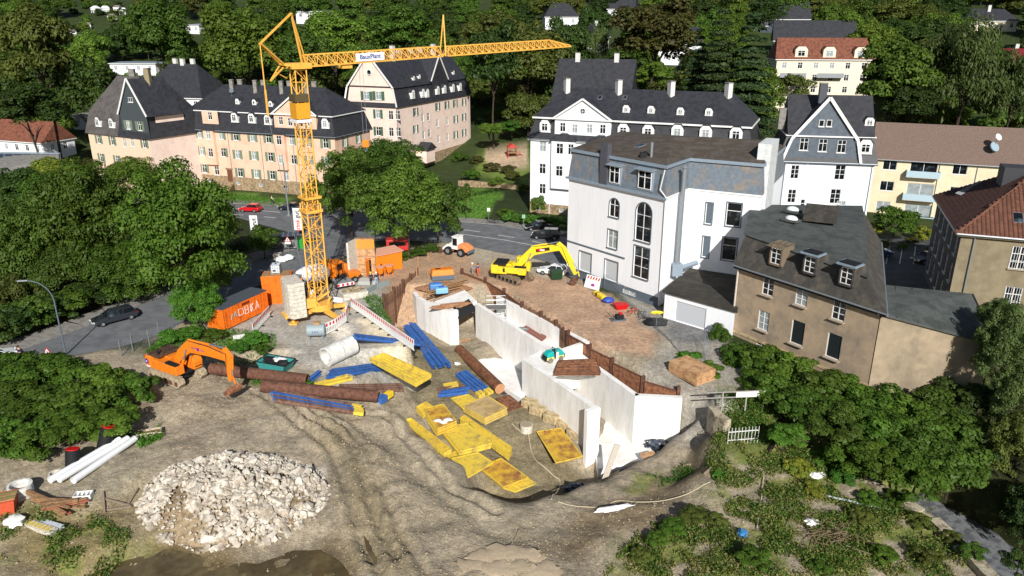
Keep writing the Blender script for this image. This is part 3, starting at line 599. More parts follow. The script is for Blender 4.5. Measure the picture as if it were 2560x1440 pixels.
for t in (.12,.36,.62,.86):
    q=mid(r0,r1,t)+Vector((-.347,-.938))*1.4; B.chimney(q,ZR-1.6,ZR+1.0,.7,.9,m=CHIM); q=mid(r0,r1,t+.02)+Vector((.347,.938))*.6; B.chimney(q,ZR-1,ZR+.9,.9,.8)
q=B.onroof(L3(mo[0],ZM),L3(mo[1],ZM),L3(r0,ZR),580,240); o=MB().cyl((0,0,0),(0,0,1),.04,6).build('satellite_dish',STEEL,B.root,loc=B.loc(q)); MB().cyl((0,-.1,1),(.05,-.2,1.05),.45,14).build('dish',GREYP,o)
for px in (495,575,655,735): B.downpipe(0,B.hit(0,px,380)[0],ZE,0)
# --- white villa with pediment
ft=rect((3.26,131.6),(37.6,117.3),13); B=Bd('white_villa','long white villa with black slate roof and a pediment with a round window','house',ft,0)
ZE,ZM,ZR=13.3,17.0,21.6
W=B.pw(0,[(1357,367),(1356,422),(1356,472)],1.2,1.8)+[(x,z,1.2,1.8,'cross',{}) for x in (17,21,25,29,33) for z in (3.2,7,10.8)]
B.wall(0,ZE,WREND,W,z0=1.8); B.wall(0,1.8,STONE,[(1.5,.5,.8,.7,'plain',dict(sill=0)),(6,.5,.8,.7,'plain',dict(sill=0))],off=.05,name='stone_base')
for i in (1,2,3): B.wall(i,ZE,WREND,[(x,z,1.2,1.8,'cross',{}) for x in (3,6.5,10) for z in (3.2,7,10.5)] if i!=2 else [])
for c,rows in ((1399,(372,428,480)),(1490,(378,))):
    al=B.hit(0,c,rows[0],.9)[0]; ws=[(al,B.hit(0,c,r,.9)[1]-.9,1.25,1.8,'cross',{}) for r in rows[:2]]; ws+= [(al+2.0,ws[0][1],1,1.8,'cross',{})]
    bay(B,0,al-1.5,al+2.7,.9,4.9,ZE,WREND,ws); c0,c1,c2=at_edge(B,0,al-1.8,1.2),at_edge(B,0,al+3,1.2),at_edge(B,0,al+.6,-.2)
    B.faces('bay_roof',SLATE,[[L3(c0,ZE),L3(c1,ZE),L3(c2,ZE+1.5)],[L3(c0,ZE),L3(c2,ZE+1.5),L3(at_edge(B,0,al-1.8,-.2),ZE+.3)],[L3(c1,ZE),L3(c2,ZE+1.5),L3(at_edge(B,0,al+3,-.2),ZE+.3)]])
eo=offset_poly(ft,-.45); mi=offset_poly(ft,.8); mo=offset_poly(ft,.3)
B.loft('mansard',SLATE,eo,ZE-.1,mi,ZM); B.band('eaves',WHITE,ft,ZE-.3,ZE-.12,.4); gutter(B,eo,ZE-.1)
r0,r1=ridge_of(mo,4.0); B.hip(SLATE,mo,ZM,r0,r1,ZR); B.band('cornice',WHITE,offset_poly(mo,.25),ZM-.3,ZM-.03,.34)
mansard_dormers(B,0,[(1362,317),(1558,327),(1620,330),(1693,330),(1764,333),(1840,337)],.35,w=1.9,h=2.1,ww=1.1)
a,d,L=B.edge(0); roofdormers(B,[(1567,275),(1629,277),(1702,281),(1773,283)],L3(mo[0],ZM),L3(mo[1],ZM),L3(r0,ZR),math.atan2(d.y,d.x),w=1.15,h=1.35,dep=1.8,ww=.65,wh=.7,style='grid')
p0,p1=gable_block(B,0,1387,1527,318,.1,ZE,ZM-.1,ZM+3.1,WREND,B.pw(0,[(1407,318),(1437,322),(1474,322),(1507,323)],1,1.5),SLATE,0)
q=mid(p0,p1)+Vector((-.388,-.922))*.05; o=MB().pipe((0,-.06,0),(0,.06,0),.55,.42,20).build('round_window',WHITE,B.root,loc=B.loc(L3(q,ZM+1.3)),rz=math.atan2(d.y,d.x)); MB().cyl((0,-.02,0),(0,.04,0),.43,20).build('pane',DARKGLASS,o); MB().box(-.42,.42,-.05,-.02,-.03,.03).box(-.03,.03,-.055,-.022,-.42,.42).build('glazing_bar',WHITE,o)
for px,py in ((1417,228),(1546,232),(1677,236),(1820,240)):
    q=B.onroof(L3(mo[0],ZM),L3(mo[1],ZM),L3(r0,ZR),px,py); B.chimney((q.x,q.y),q.z-.4,ZR+1.5,.8,1.2,m=mat('white_chimney','#c9c9c6',.9,.12,2),rz=.3)
for px in (1500,1562):
    q=B.onroof(L3(mo[0],ZM),L3(mo[1],ZM),L3(r0,ZR),px,245); B.skylight(q,-.4,R(35))
B.downpipe(0,B.hit(0,1375,420)[0],ZE,0,WHITE)
# --- pale pink house
dA=Vector((.916,-.4)); dB=Vector((.4,.916)); pB=Vector((-25.4,166.5)); pA=pB-dA*13; pC=pB+dB*36; pD=pA+dB*36
ft=[pA,pB,pC,pD]; z0=1.6; B=Bd('pink_house','tall pale pink house with steep gable and black slate roof behind the crane jib','house',ft,z0)
ZE,ZM,ZR=15.0,19.2,26.0; GD=dict(shut=SHUTD)
B.wall(0,ZE,PINK,B.pw(0,[(945,285,GD),(977,288),(994,288),(946,328,GD),(978,330),(996,330)],1.2,1.9)); B.wall(1,ZE,PINK,B.pw(1,[(1039,280,GD),(1056,295),(1071,292),(1094,267,GD),(1117,263,GD),(1138,259,GD),(1160,255,GD),(1039,323,GD),(1059,338),(1073,333),(1094,308),(1118,303),(1139,298,GD),(1160,293,GD),(1097,348),(1119,343),(1139,337,GD),(1160,332,GD)],1.15,1.8))
B.wall(2,ZE,PINK); B.wall(3,ZE,PINK); eo=offset_poly(ft,-.4); mi=offset_poly(ft,[.25,1.0,.25,1.0])
B.band('stone_base',STONE,ft,0,z0+1.2,.06); B.loft('skirt_roof',SLATE,eo,ZE-.1,offset_poly(ft,.3),ZE+.9)
m0,m1=mid(mi[0],mi[1]),mid(mi[3],mi[2])
B.faces('mansard',SLATE,[[L3(eo[1],ZE),L3(eo[2],ZE),L3(mi[2],ZM),L3(mi[1],ZM)],[L3(eo[3],ZE),L3(eo[0],ZE),L3(mi[0],ZM),L3(mi[3],ZM)]])
f0,f1=mid(pA,mi[0],.3),mid(pB,mi[1],.3)
B.faces('gable_wall',PINK,[[L3(f0,ZE+.8),L3(f1,ZE+.8),L3(mi[1],ZM),L3(mi[0],ZM)],[L3(mi[0],ZM),L3(mi[1],ZM),L3(m0,ZR)]]); B.faces('gable_wall',PINK,[[L3(mi[3],ZM),L3(mi[2],ZM),L3(m1,ZR)]])
e=dB*-.4; x0,x1=mi[0]-dA*.5,mi[1]+dA*.5; B.faces('roof',SLATE,[[L3(x1+e,ZM-.3),L3(mi[2]+dA*.5,ZM-.3),L3(m1,ZR),L3(m0+e,ZR)],[L3(x0+e,ZM-.3),L3(mi[3]-dA*.5,ZM-.3),L3(m1,ZR),L3(m0+e,ZR)]])
b=MB()
for q,r,s_ in ((x0,eo[0],f0),(x1,eo[1],f1)): b.bar(B.loc(L3(q+e,ZM-.2)),B.loc(L3(m0+e,ZR+.1)),.12,.35); b.bar(B.loc(L3(q+e,ZM-.3)),B.loc(L3(r,ZE)),.12,.35)
b.build('bargeboard',WHITE,B.root); B.band('cornice',SLATE,ft,ZM-.1,ZM+.1,-.2,edges=[0])
for px in (917,947):
    al,z=B.hit(0,px,239,-.1); q=at_edge(B,0,al,.02); B.window(B.loc(L3(q,z-.9)),math.atan2(-.4,.916),1.5,1.8,'cross',GD)
q=m0+e*.2; o=MB().cyl((0,-.03,0),(0,.1,0),.5,14).build('round_window',DARKGLASS,B.root,loc=B.loc(L3(q+dB*-.06,ZM+3.0)),rz=math.atan2(-.4,.916)); MB().pipe((0,-.06,0),(0,.05,0),.62,.5,14).build('window_frame',WHITE,o)
mansard_dormers(B,1,[(1033,236),(1058,233),(1069,233),(1095,226),(1112,223),(1133,220),(1151,217)],.4,w=1.5,h=2,roof=SLATE)
ra=(L3(mi[1],ZM),L3(mi[2],ZM),L3(m0,ZR)); roofdormers(B,[(1030,197),(1044,193),(1103,190),(1130,183)],*ra,math.atan2(.916,.4),w=1,h=1.2,dep=1.6,ww=.6,wh=.6,style='plain')
# cross gable on the long side
c0=B.hit(1,1083,235,0)[0]; c1=B.hit(1,1122,228,0)[0]; q0,q1=at_edge(B,1,c0,.0),at_edge(B,1,c1,.0); qm=mid(q0,q1); B.faces('slate_gable',SLATE,[[L3(q0,ZE+.4),L3(q1,ZE+.4),L3(q1-dA*.4,ZM+.5),L3(q0-dA*.4,ZM+.5)],[L3(q0-dA*.4,ZM+.5),L3(q1-dA*.4,ZM+.5),L3(qm-dA*.4,ZR-1)]])
B.faces('gable_roof',SLATE,[[L3(q0-dA*.2-dB*.4,ZM+.2),L3(qm-dA*.2,ZR-.8),L3(qm-dA*7,ZR-.8),L3(q0-dA*7,ZM+.2)],[L3(q1-dA*.2+dB*.4,ZM+.2),L3(qm-dA*.2,ZR-.8),L3(qm-dA*7,ZR-.8),L3(q1-dA*7,ZM+.2)]])
b=MB(); b.bar(B.loc(L3(q0-dA*.2-dB*.4,ZM+.2)),B.loc(L3(qm-dA*.2,ZR-.8)),.12,.35); b.bar(B.loc(L3(q1-dA*.2+dB*.4,ZM+.2)),B.loc(L3(qm-dA*.2,ZR-.8)),.12,.35); b.build('bargeboard',WHITE,B.root)
for t,h in ((.03,1),(.22,2.6),(.35,1),(.5,1.2),(.62,1.5),(.75,2.5)): B.chimney(mid(m0,m1,t)+dA*(1.2 if h>2 else 0),ZR-1.8,ZR+h*.6,1.0,.8,rz=1.1,m=MT['white_chimney'])
for al in (.1,11,35): B.downpipe(1,al,ZE,z0)
pt=at_edge(B,1,10,0); MB().box(-.1,2.6,-2,2,0,3).build('porch',PINK,B.root,loc=B.loc(L3(pt,z0)),rz=math.atan2(-.4,.916)); MB().prism([(-2.4,3),(2.4,3),(0,4.6)],-.1,3.0,'x').build('porch_roof',SLATE,B.root,loc=B.loc(L3(pt,z0)),rz=math.atan2(-.4,.916))
# --- white building beside the site
ft=[(7.4,96.0),(17.5,83.5),(21.3,88.7),(28.9,84.6),(36,98),(19,110)]; B=Bd('white_building','large white rendered building with grey mansard and arched windows beside the reddish sand','house',ft,0)
ZE,ZM,ZR=13.3,17.0,18.6; GT=dict(trim=GREYP,sm=GREYP,sd=.16)
W=B.pw(0,[(1535.6,520)],1.6,2.3,'cross',arch=WREND,cur=0,**GT)+B.pw(0,[(1608.5,556)],2.4,4.7,'grid',arch=WREND,cur=0,**GT)+B.pw(0,[(1531,598.5)],1.6,2.3,'cross',**GT)+B.pw(0,[(1602.7,657)],2.4,3.9,'grid',cur=.2,**GT)+B.pw(0,[(1462.7,657),(1527.5,680)],2.2,2.6,'roll',**GT)
B.wall(0,ZE,WREND,W,z0=1.2); B.wall(0,1.2,GREYP,[(11.5,.25,2.2,.6,'grid',dict(sill=0))],off=.05,name='plinth')
B.wall(1,ZE,WREND,B.pw(1,[(1722,536),(1713.5,617.5)],1.0,2.7,'dark',glass=GREYP,**GT)); W=B.pw(2,[(1772,534),(1764,617.5)],.8,2.6,'dark',glass=GREYP,**GT)+B.pw(2,[(1834,537),(1823,623)],1.7,2.8,'top',cur=0,**GT); B.wall(2,ZE,WREND,W)
for i in (3,4,5): B.wall(i,ZE,WREND)
b=MB(); s0,z_0=B.hit(0,1417.5,601); s1,z_1=B.hit(0,1562,652); pa,pb=at_edge(B,0,.05,.05),at_edge(B,0,s1,.05); b.bar(B.loc(L3(pa,z_0)),B.loc(L3(pb,z_0)),.1,.18); b.build('string_course',GREYP,B.root)
eo=offset_poly(ft,-.35); mi=offset_poly(ft,.35); B.loft('mansard',SLATEG,offset_poly(ft,-.05),ZE+.1,mi,ZM); B.band('cornice',ZINC,ft,ZE-.15,ZE+.12,.35,edges=[0]); B.band('cornice',WHITE,ft,ZE-.1,ZE+.1,.12,edges=[1,2])
B.band('roof_edge',ZINC,mi,ZM-.35,ZM+.02,.3); 
A1=(15,103,ZR-.3); A2=(20.2,95.6,ZR); A3=(31.5,92.5,ZR); q=[L3(p,ZM+.03) for p in offset_poly(ft,.15)]
B.faces('roof',BROWNF,[[q[0],q[1],A2,A1],[q[1],q[2],A2],[q[2],q[3],A3,A2],[q[3],q[4],A3],[q[4],q[5],A1,A2,A3],[q[5],q[0],A1]])
def boxdormer(px,py,i=0,w=1.9,h=2.4):
    al,z=B.hit(i,px,py,-.2); p=at_edge(B,i,al,.1); a,d,L=B.edge(i); o=MB().box(-w/2,w/2,0,1.6,0,h).build('dormer',ZINC,B.root,loc=B.loc(L3(p,z-h*.5)),rz=math.atan2(d.y,d.x))
    ob('window_frame',winmesh(w-.3,h-.4,'cross'),o,(0,-.16,.2)); ob('pane',pane(w-.3,h-.4,DARKGLASS),o,(0,-.14,.2)); MB().hexa([(-w/2-.2,-.5,h-.1),(w/2+.2,-.5,h-.1),(w/2+.2,1.7,h+.15),(-w/2-.2,1.7,h+.15)],[(-w/2-.2,-.5,h),(w/2+.2,-.5,h),(w/2+.2,1.7,h+.25),(-w/2-.2,1.7,h+.25)]).build('dormer_roof',ZINC,o)
boxdormer(1541.5,436); boxdormer(1617,449,w=2.3,h=2.5)
al,z=B.hit(0,1509,455,.1); p=at_edge(B,0,al,-.1); MB().box(-.6,.6,-.35,.35,0,5.1).build('chimney',mat('dark_chimney','#4d4f57',.7,.15,2),B.root,loc=B.loc(L3(p,ZE)),rz=-.9)
for px,py in ((1600,365),(1754,367)):
    s_=B.onroof(q[0],q[1],A2,px,py) if px<1700 else B.onroof(q[2],q[3],A3,px,py); B.skylight(s_,-.9 if px<1700 else -.45,R(9),.8,1.5)
v=B.onroof(q[0],q[1],A2,1628,392); MB().cyl((0,0,-.2),(0,0,1.7),.18,10).build('vent_pipe',STEEL,B.root,loc=B.loc(v),smooth=True); MB().box(-.4,.4,-.3,.3,-.2,.5).build('vent_box',BLACK,B.root,loc=B.loc(v+Vector((-.9,.2,0))))
# firewall stack and steel flue
MB().box(-.75,.75,-2.6,2.6,0,19.4).build('firewall',mat('pale_block_render','#d3d6d6',.9,.1,1.2,c2='#c2c6c7'),B.root,loc=B.loc((30.3,88.3,-.3)),rz=-.48)
fl=Vector((20.0,85.7)); o=MB().cyl((0,0,3.6),(0,0,16.4),.26,14).build('flue',STEEL,B.root,loc=B.loc(L3(fl,0)),smooth=True); MB().cyl((0,0,16.4),(0,0,16.75),.42,14,.05).build('cowl',STEEL,o); MB().box(-.6,.6,-.5,.5,3.3,4.8).build('flue_box',ZINC,o); MB().cyl((0,0,4.1),(2.6,1.0,4.6),.3,12).build('duct',ZINC,o)
mb=MB(); mb.tube([B.loc((17.2,83.2,ZM-.4)),B.loc((16.9,83.7,ZE+1)),B.loc((17.5,83.2,ZE+.2)),B.loc((17.55,83.2,1))],.07).build('downpipe',WHITE,B.root)
# --- garage between
fl_,fr_=P2(1663,727,3.3),P2(1838,775,3.3); ft=[fl_,fr_,P2(1850,690,3.3),P2(1745,660,3.3)]; B=Bd('garage','low white garage with black felt roof and a white sectional door','garage',ft,0)
a,d,L=B.edge(0); GW=3.9; gc=B.hit(0,1726,777)[0]; B.wall(0,3.1,WREND,[(gc,.05,GW,2.45,'plain',dict(sill=0,glass=ROLL))]); 
for i in (1,2,3): B.wall(i,3.1,WREND)
eo=offset_poly(ft,-.25); b=MB(); b.prism([tuple(B.loc(L3(p,0)).to_2d()) for p in eo],3.1,3.4,'z'); b.build('roof',BITUD,B.root)
# --- derelict tan house
ZE,ZT=8.0,11.0; z0=-1.2
F=[Vector((24.0,75.2)),Vector((32.9,61.8)),Vector((42.6,83.5)),Vector((29.6,88.6))]; B=Bd('derelict_house','derelict tan house with grey green felt roof and three broken dormers','house',F,z0)
sd=dict(sm=mat('stone_sill','#a89b88',.9,.2,3),sd=.3); W=B.pw(0,[(1920,717),(2004,742),(2097,777.5)],1.35,1.85,'grid',cur=.2,**sd)+B.pw(0,[(1908.5,802)],1.35,2.1,'grid',cur=.2,**sd)+B.pw(0,[(1993.5,832),(2084,866)],1.5,2.5,'dark',glass=mat('dark_opening','#1d2426',.6,.3,2),**sd)+B.pw(0,[(1902,869.6)],1.2,1.2,'grid',sill=0)  # two tall openings filled with a plain dark pane
B.wall(0,ZE,TANR,W,z0=z0-1); [B.wall(i,ZE,TANR,[(x,z,1.3,2,'grid',{}) for x in (5,11,17) for z in (1.5,5)] if i==1 else [],z0=z0-1) for i in (1,2,3)]
B.band('string_course',SAND,F,.4,.65,.08,edges=[0]); eo=offset_poly(F,-.5); T5=[P(1864,586,ZT),P(2166,692,10.3),P(2152,515,10.7),P(1884,512,ZT)]; T4=[p.to_2d() for p in T5]
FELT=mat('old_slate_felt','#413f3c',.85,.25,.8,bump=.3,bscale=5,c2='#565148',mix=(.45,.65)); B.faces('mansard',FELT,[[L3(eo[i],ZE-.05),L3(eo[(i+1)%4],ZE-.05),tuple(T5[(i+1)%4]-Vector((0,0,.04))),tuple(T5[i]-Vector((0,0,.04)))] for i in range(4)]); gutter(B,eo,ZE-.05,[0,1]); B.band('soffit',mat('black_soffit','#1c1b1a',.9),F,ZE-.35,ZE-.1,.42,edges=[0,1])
qt=[L3(p,q_.z) for p,q_ in zip(offset_poly(T4,-.2),T5)]; c_=sum((Vector(p) for p in qt),Vector())/4; rA,rB=(*mid(qt[0],qt[3],.55).to_2d(),ZT+.7),(*mid(qt[1],qt[2],.55).to_2d(),ZT+.3)
B.faces('roof',BITU,[[qt[0],qt[1],rB,rA],[qt[1],qt[2],rB],[qt[2],qt[3],rA,rB],[qt[3],qt[0],rA]])
for k,(px,py) in enumerate(((1940,636),(2025,657),(2117,685))):
    al,z=B.hit(0,px,py,.1); p=at_edge(B,0,al,.12); a,d,L=B.edge(0); o=MB().box(-.75,-.6,0,1.8,0,2).box(.6,.75,0,1.8,0,2).box(-.75,.75,0,.15,0,.18).build('dormer',mat('bare_dormer_wood',(118,104,88),.9,.3,5) if k==0 else FELT,B.root,loc=B.loc(L3(p,z-1.2)),rz=math.atan2(d.y,d.x))
    ob('window_frame',winmesh(1.2,1.6,'grid'),o,(0,0,.2)); ob('pane',pane(1.2,1.6,DARKGLASS),o,(0,0,.2))
    if k: MB().hexa([(-1,-.35,2),(1,-.35,2),(1,1.0,2.12),(-1,1.0,2.12)],[(-1,-.35,2.14),(1,-.35,2.14),(1,1.0,2.26),(-1,1.0,2.26)]).build('dormer_roof',ZINC,o); MB().box(-.8,.8,-.15,.95,2.17,2.3).build('dormer_deck',BLACK,o)
    else:
        r_=MB(); [r_.bar((-1+.3*j,-.3,1.9),(-.9+.3*j,1.6,2.25+.05*(j%2)),.08) for j in range(7)]; r_.bar((-1,-.3,2),(1,-.2,2),.1); r_.bar((-1,.6,2.15),(1,.7,2.2),.1); r_.build('broken_rafter',MT['bare_dormer_wood'],o)
for px,py in ((1981,530),(1978,553)):
    s_=B.onroof(qt[0],qt[1],rA,px,py); o=MB().box(-.9,.9,-.6,.6,0,.25).build('skylight',BITU,B.root,loc=B.loc(s_),rz=-.9); MB().ball((0,0,.25),.75,12,8,(1,.7,.55)).build('dome',mat('frosted_dome','#dfe3e4',.3,.05,1),o,smooth=True)
s_=B.onroof(qt[0],qt[1],rA,2050,550); MB().hexa([(-1.7,-1.2,0),(1.7,-1.2,0),(1.7,1.2,0),(-1.7,1.2,0)],[(-1.7,-1.2,.4),(1.7,-1.2,.4),(1.7,1.2,1.5),(-1.7,1.2,1.5)]).build('roof_hatch',BITUD,B.root,loc=B.loc(s_),rz=-.45)
for px,py in ((2142,565),(2142,592)):
    s_=B.onroof(qt[1],qt[2],rB,px,py); MB().cyl((0,0,-.2),(0,0,.7),.1,8).build('vent_pipe',BLACK,B.root,loc=B.loc(s_))
B.downpipe(0,.2,ZE,z0,mat('pale_pipe','#c9beb2',.7),.15,.1)
# --- lean-to wing beyond it
G0=[Vector((32.95,61.73)),P2(2478,862,5.0),P2(2424,742,6.8),P2(2208,718,7.9)]; B=Bd('lean_to_wing','plain tan rendered side wing with sloping green grey felt roof beside the derelict house','outbuilding',G0,-1.4)
zt=[7.7,5.0,6.8,7.9]; b=MB(); pts=[B.loc(L3(p,-2.4)) for p in G0]+[B.loc(L3(p,z)) for p,z in zip(G0,zt)]; b.hexa(pts[:4],pts[4:]); b.build('wall',mat('grey_tan_render','#a09079',.95,.14,.45,bump=.15,c2='#857967',mix=(.42,.66)),B.root)
go=offset_poly(G0,-.3); b=MB(); b.hexa([B.loc(L3(p,z+.02)) for p,z in zip(go,zt)],[B.loc(L3(p,z+.2)) for p,z in zip(go,zt)]); b.build('roof',BITU,B.root)
for t in (.16,.34,.52,.7,.86):
    a0,a1=Vector(L3(mid(go[0],go[1],t),zt[0]*(1-t)+zt[1]*t+.21)),Vector(L3(mid(go[3],go[2],t),zt[3]*(1-t)+zt[2]*t+.21)); MB().bar(B.loc(a0),B.loc(a1),.12,.05).build('felt_seam',BITUD,B.root)
MB().bar(B.loc(L3(go[1],zt[1]+.1)),B.loc(L3(go[2],zt[2]+.1)),.2,.25).build('verge',BLACK,B.root); B.band('string_course',SAND,G0,-.2,0,.07,edges=[0])
# --- beige and slate twin house at the left
fa,fb=P2(220,332,11.2),P2(372,348,11.2); ft=rect(fa,fb,13); B=Bd('beige_twin_house','beige twin house with half brown, half black slate roof beside the peach house','house',ft,0); ZE,ZM,ZR=11.2,15.6,22.2
W=B.pw(0,[(247,348),(281,352),(360,352)],1.1,1.7,shut=SHUT)+B.pw(0,[(311,357),(330,356)],1,1.7)+[(x,z,1.1,1.7,'cross',G) for x in (3,8,13) for z in (2.2,5.5)]
B.wall(0,ZE,mat('beige_render',(224,194,168),.9,.05,.5),W); B.wall(1,ZE,PINK); B.wall(2,ZE,PINK); B.wall(3,ZE,PINK); eo=offset_poly(ft,-.4); a,d,L=B.edge(0); rz=math.atan2(d.y,d.x); n=Vector((-d.y,d.x))
mi=offset_poly(ft,[.9,.3,.9,.3]); k=.53; eM,mM=mid(eo[0],eo[1],k),mid(mi[0],mi[1],k); rl=mid(mi[0],mi[3]); rr=mid(mi[1],mi[2])
B.faces('mansard',SLATEB,[[L3(eo[0],ZE),L3(eM,ZE),L3(mM,ZM),L3(mi[0],ZM)],[L3(eo[3],ZE),L3(eo[0],ZE),L3(mi[0],ZM),L3(mi[3],ZM)]]); B.faces('mansard',SLATE,[[L3(eM,ZE),L3(eo[1],ZE),L3(mi[1],ZM),L3(mM,ZM)],[L3(eo[1],ZE),L3(eo[2],ZE),L3(mi[2],ZM),L3(mi[1],ZM)],[L3(eo[2],ZE),L3(eo[3],ZE),L3(mi[3],ZM),L3(mi[2],ZM)]])
rm=mid(rl,rr,k); rl2=mid(rl,rr,.15); rr2=mid(rl,rr,.9); B.faces('roof',SLATEB,[[L3(mi[0],ZM),L3(mM,ZM),L3(rm,ZR),L3(rl2,ZR)],[L3(mi[3],ZM),L3(mi[0],ZM),L3(rl2,ZR)]]); B.faces('roof',SLATE,[[L3(mM,ZM),L3(mi[1],ZM),L3(rr2,ZR),L3(rm,ZR)],[L3(mi[1],ZM),L3(mi[2],ZM),L3(rr2,ZR)],[L3(mi[2],ZM),L3(mi[3],ZM),L3(rl2,ZR),L3(rr2,ZR)]])
g0=B.hit(0,302,300,.05)[0]; g1=B.hit(0,368,300,.05)[0]; SG=mat('slate_green_cladding','#454c50',.6,.12,2); W=B.pw(0,[(321,312),(350,315)],1.2,1.7,shut=SHUT); p0,p1=at_edge(B,0,g0,.05),at_edge(B,0,g1,.05); pm=mid(p0,p1)
B.wall(0,ZM,SG,W,z0=ZE,off=.05,seg=(g0,g1),name='gable_wall'); B.faces('gable_wall',SG,[[L3(p0,ZM),L3(p1,ZM),L3(pm,ZR)]]); B.faces('gable_roof',SLATEB,[[L3(p0-d*.3-n*.3,ZM-.2),L3(pm-n*.3,ZR+.1),L3(pm+n*8,ZR+.1),L3(p0-d*.3+n*8,ZM-.2)]]); B.faces('gable_roof',SLATE,[[L3(p1+d*.3-n*.3,ZM-.2),L3(pm-n*.3,ZR+.1),L3(pm+n*8,ZR+.1),L3(p1+d*.3+n*8,ZM-.2)]])
b=MB(); b.bar(B.loc(L3(p0-d*.3-n*.3,ZM-.1)),B.loc(L3(pm-n*.3,ZR+.2)),.12,.35); b.bar(B.loc(L3(p1+d*.3-n*.3,ZM-.1)),B.loc(L3(pm-n*.3,ZR+.2)),.12,.35); b.build('bargeboard',WHITE,B.root)
B.window(B.loc(L3(pm-n*.08,ZM+2.4)),rz,1.3,.9,'half',dict(sill=1)); mansard_dormers(B,0,[(243,305),(277,308)],.4,w=1.4,roof=SLATEB)
al=B.hit(1,425,310,.1)[0]; B.wall(1,ZM-.4,PINK,[(al+2.2,ZE+1.2,1.3,1.6,'cross',{})],z0=ZE,off=-.05,seg=(al-3,al+3.5),name='dormer_wall')
for t,h in ((.3,1.2),(.55,1.0)): B.chimney(mid(rl,rr,t)+n*1.5,ZR-2,ZR+h,1.1,.8,m=CHIM)
B.chimney(mid(rl,rr,.84)-n*2.2,ZR-4,ZR+1.8,.9,1.2,m=mat('ochre_chimney','#8d8267',.9,.2,2)); B.downpipe(1,12.6,ZE,0)
KEEPH=[]
# --- dark hipped house behind it, black gabled house behind the villa
def hiphouse(name,label,px,py,Y,wpx,dep,hw,hr,wall,roof,rz=-.2,wins=2,chim=3,inset=.3,group=None,cat='house',chm=None,eave=.5):
    if Y is None:
        Y=140
        while Y<480 and PY(px,py,Y).z>H0(PY(px,py,Y).x,Y+dep*.4)+hw: Y+=3
    KEEPH.append((px,py,wpx*.55,30,Y)); c=PY(px,py,Y); w=wpx/FPX*math.hypot(Y,0)*1.05; d=Vector((math.cos(rz),math.sin(rz))); n=Vector((-d.y,d.x)); a=Vector((c.x,c.y))-d*w/2; ft=rect(a,a+d*w,dep); zg=min(H0(*p) for p in ft)-.5
    ze=c.z; B=Bd(name,label,cat,ft,zg,group); W=[]
    rows=max(1,int((ze-max(zg,ze-hw))//2.9)); cols=max(2,int(w//3.4))
    for r_ in range(min(rows,wins)):
        for k in range(cols): W.append(((k+.5)*w/cols,ze-2.3-2.9*r_,1.15,1.5,'cross',{}))
    B.wall(0,ze,wall,W); [B.wall(i,ze,wall,[(dep*.3,ze-2.3,1.1,1.5,'cross',{}),(dep*.7,ze-2.3,1.1,1.5,'cross',{})] if i!=2 else []) for i in (1,2,3)]
    eo=offset_poly(ft,-eave); r0,r1=ridge_of(eo,inset*dep); B.hip(roof,eo,ze,r0,r1,ze+hr); B.band('eaves',WHITE,ft,ze-.25,ze-.05,eave-.05)
    for k in range(chim): B.chimney(mid(r0,r1,(k+.5)/chim)+n*random.uniform(-1,1),ze+hr-1.6,ze+hr+1.2,1,.7,rz,m=chm or MT['white_chimney'])
    return B,eo,r0,r1,ze
B,eo,r0,r1,ze=hiphouse('slate_villa','black hip roofed villa with white chimneys rising behind the beige twin house',425,243,186,165,13,9,7.5,WREND,SLATE,-.25,chim=3,inset=.4)
B,eo,r0,r1,ze=hiphouse('slate_villa','black roofed villa with two tall white chimneys directly behind the long white villa',1475,255,162,175,13,8,8.5,WREND,SLATE,-.3,chim=2,inset=0,chm=MT['white_chimney'])
# --- slate gabled white house
fa,fb=P2(1948,401,12),P2(2187,409,12); ft=rect(fa,fb,11.5); B=Bd('slate_gable_house','white house with large blue grey slate gable beside the yellow apartment block','house',ft,0); ZE,ZM,ZR=12,15.9,21.6; a,d,L=B.edge(0); n=Vector((-d.y,d.x)); rz=math.atan2(d.y,d.x); BSL=mat('blue_grey_slate','#5c656f',.5,.12,1.5,bump=.12,c2='#525b65')
W=B.pw(0,[(2100,431),(2088,491)],1.5,2.3,'grid',cur=0)+[(x,z,1.3,2,'cross',{}) for x in (10,4) for z in (1,4)]; B.wall(0,ZE,WREND,W); [B.wall(i,ZE,WREND if i!=3 else mat('shaded_white','#e6e8ea',.9,.05)) for i in (1,2,3)]
a0=B.hit(0,1962,430,1.1)[0]; a1=B.hit(0,2012,430,1.1)[0]; bay(B,0,a0,a1,1.1,2,ZE-.4,WREND,[((a0+a1)/2,B.hit(0,1992,y,1.1)[1]-1.1,1.2,2.1,'grid',dict(cur=0)) for y in (427,490)])
eo=offset_poly(ft,-.4); mi=offset_poly(ft,[.9,.4,.9,.9]); B.loft('mansard',SLATE,eo,ZE-.1,mi,ZM); B.band('eaves',BSL,ft,ZE-.3,ZE-.12,.38); gutter(B,eo,ZE-.1)
rl,rr=mid(mi[0],mi[3]),mid(mi[1],mi[2]); B.faces('roof',SLATE,[[L3(mi[0]-n*.3,ZM),L3(mi[1]-n*.3,ZM),L3(rr,ZR),L3(rl,ZR)],[L3(mi[3]+n*.3,ZM),L3(mi[2]+n*.3,ZM),L3(rr,ZR),L3(rl,ZR)],[L3(mi[1],ZM),L3(mi[2],ZM),L3(rr,ZR)],[L3(mi[0],ZM),L3(mi[3],ZM),L3(rl,ZR)]]); B.band('cornice',WHITE,offset_poly(mi,.1),ZM-.15,ZM+.0,.35)
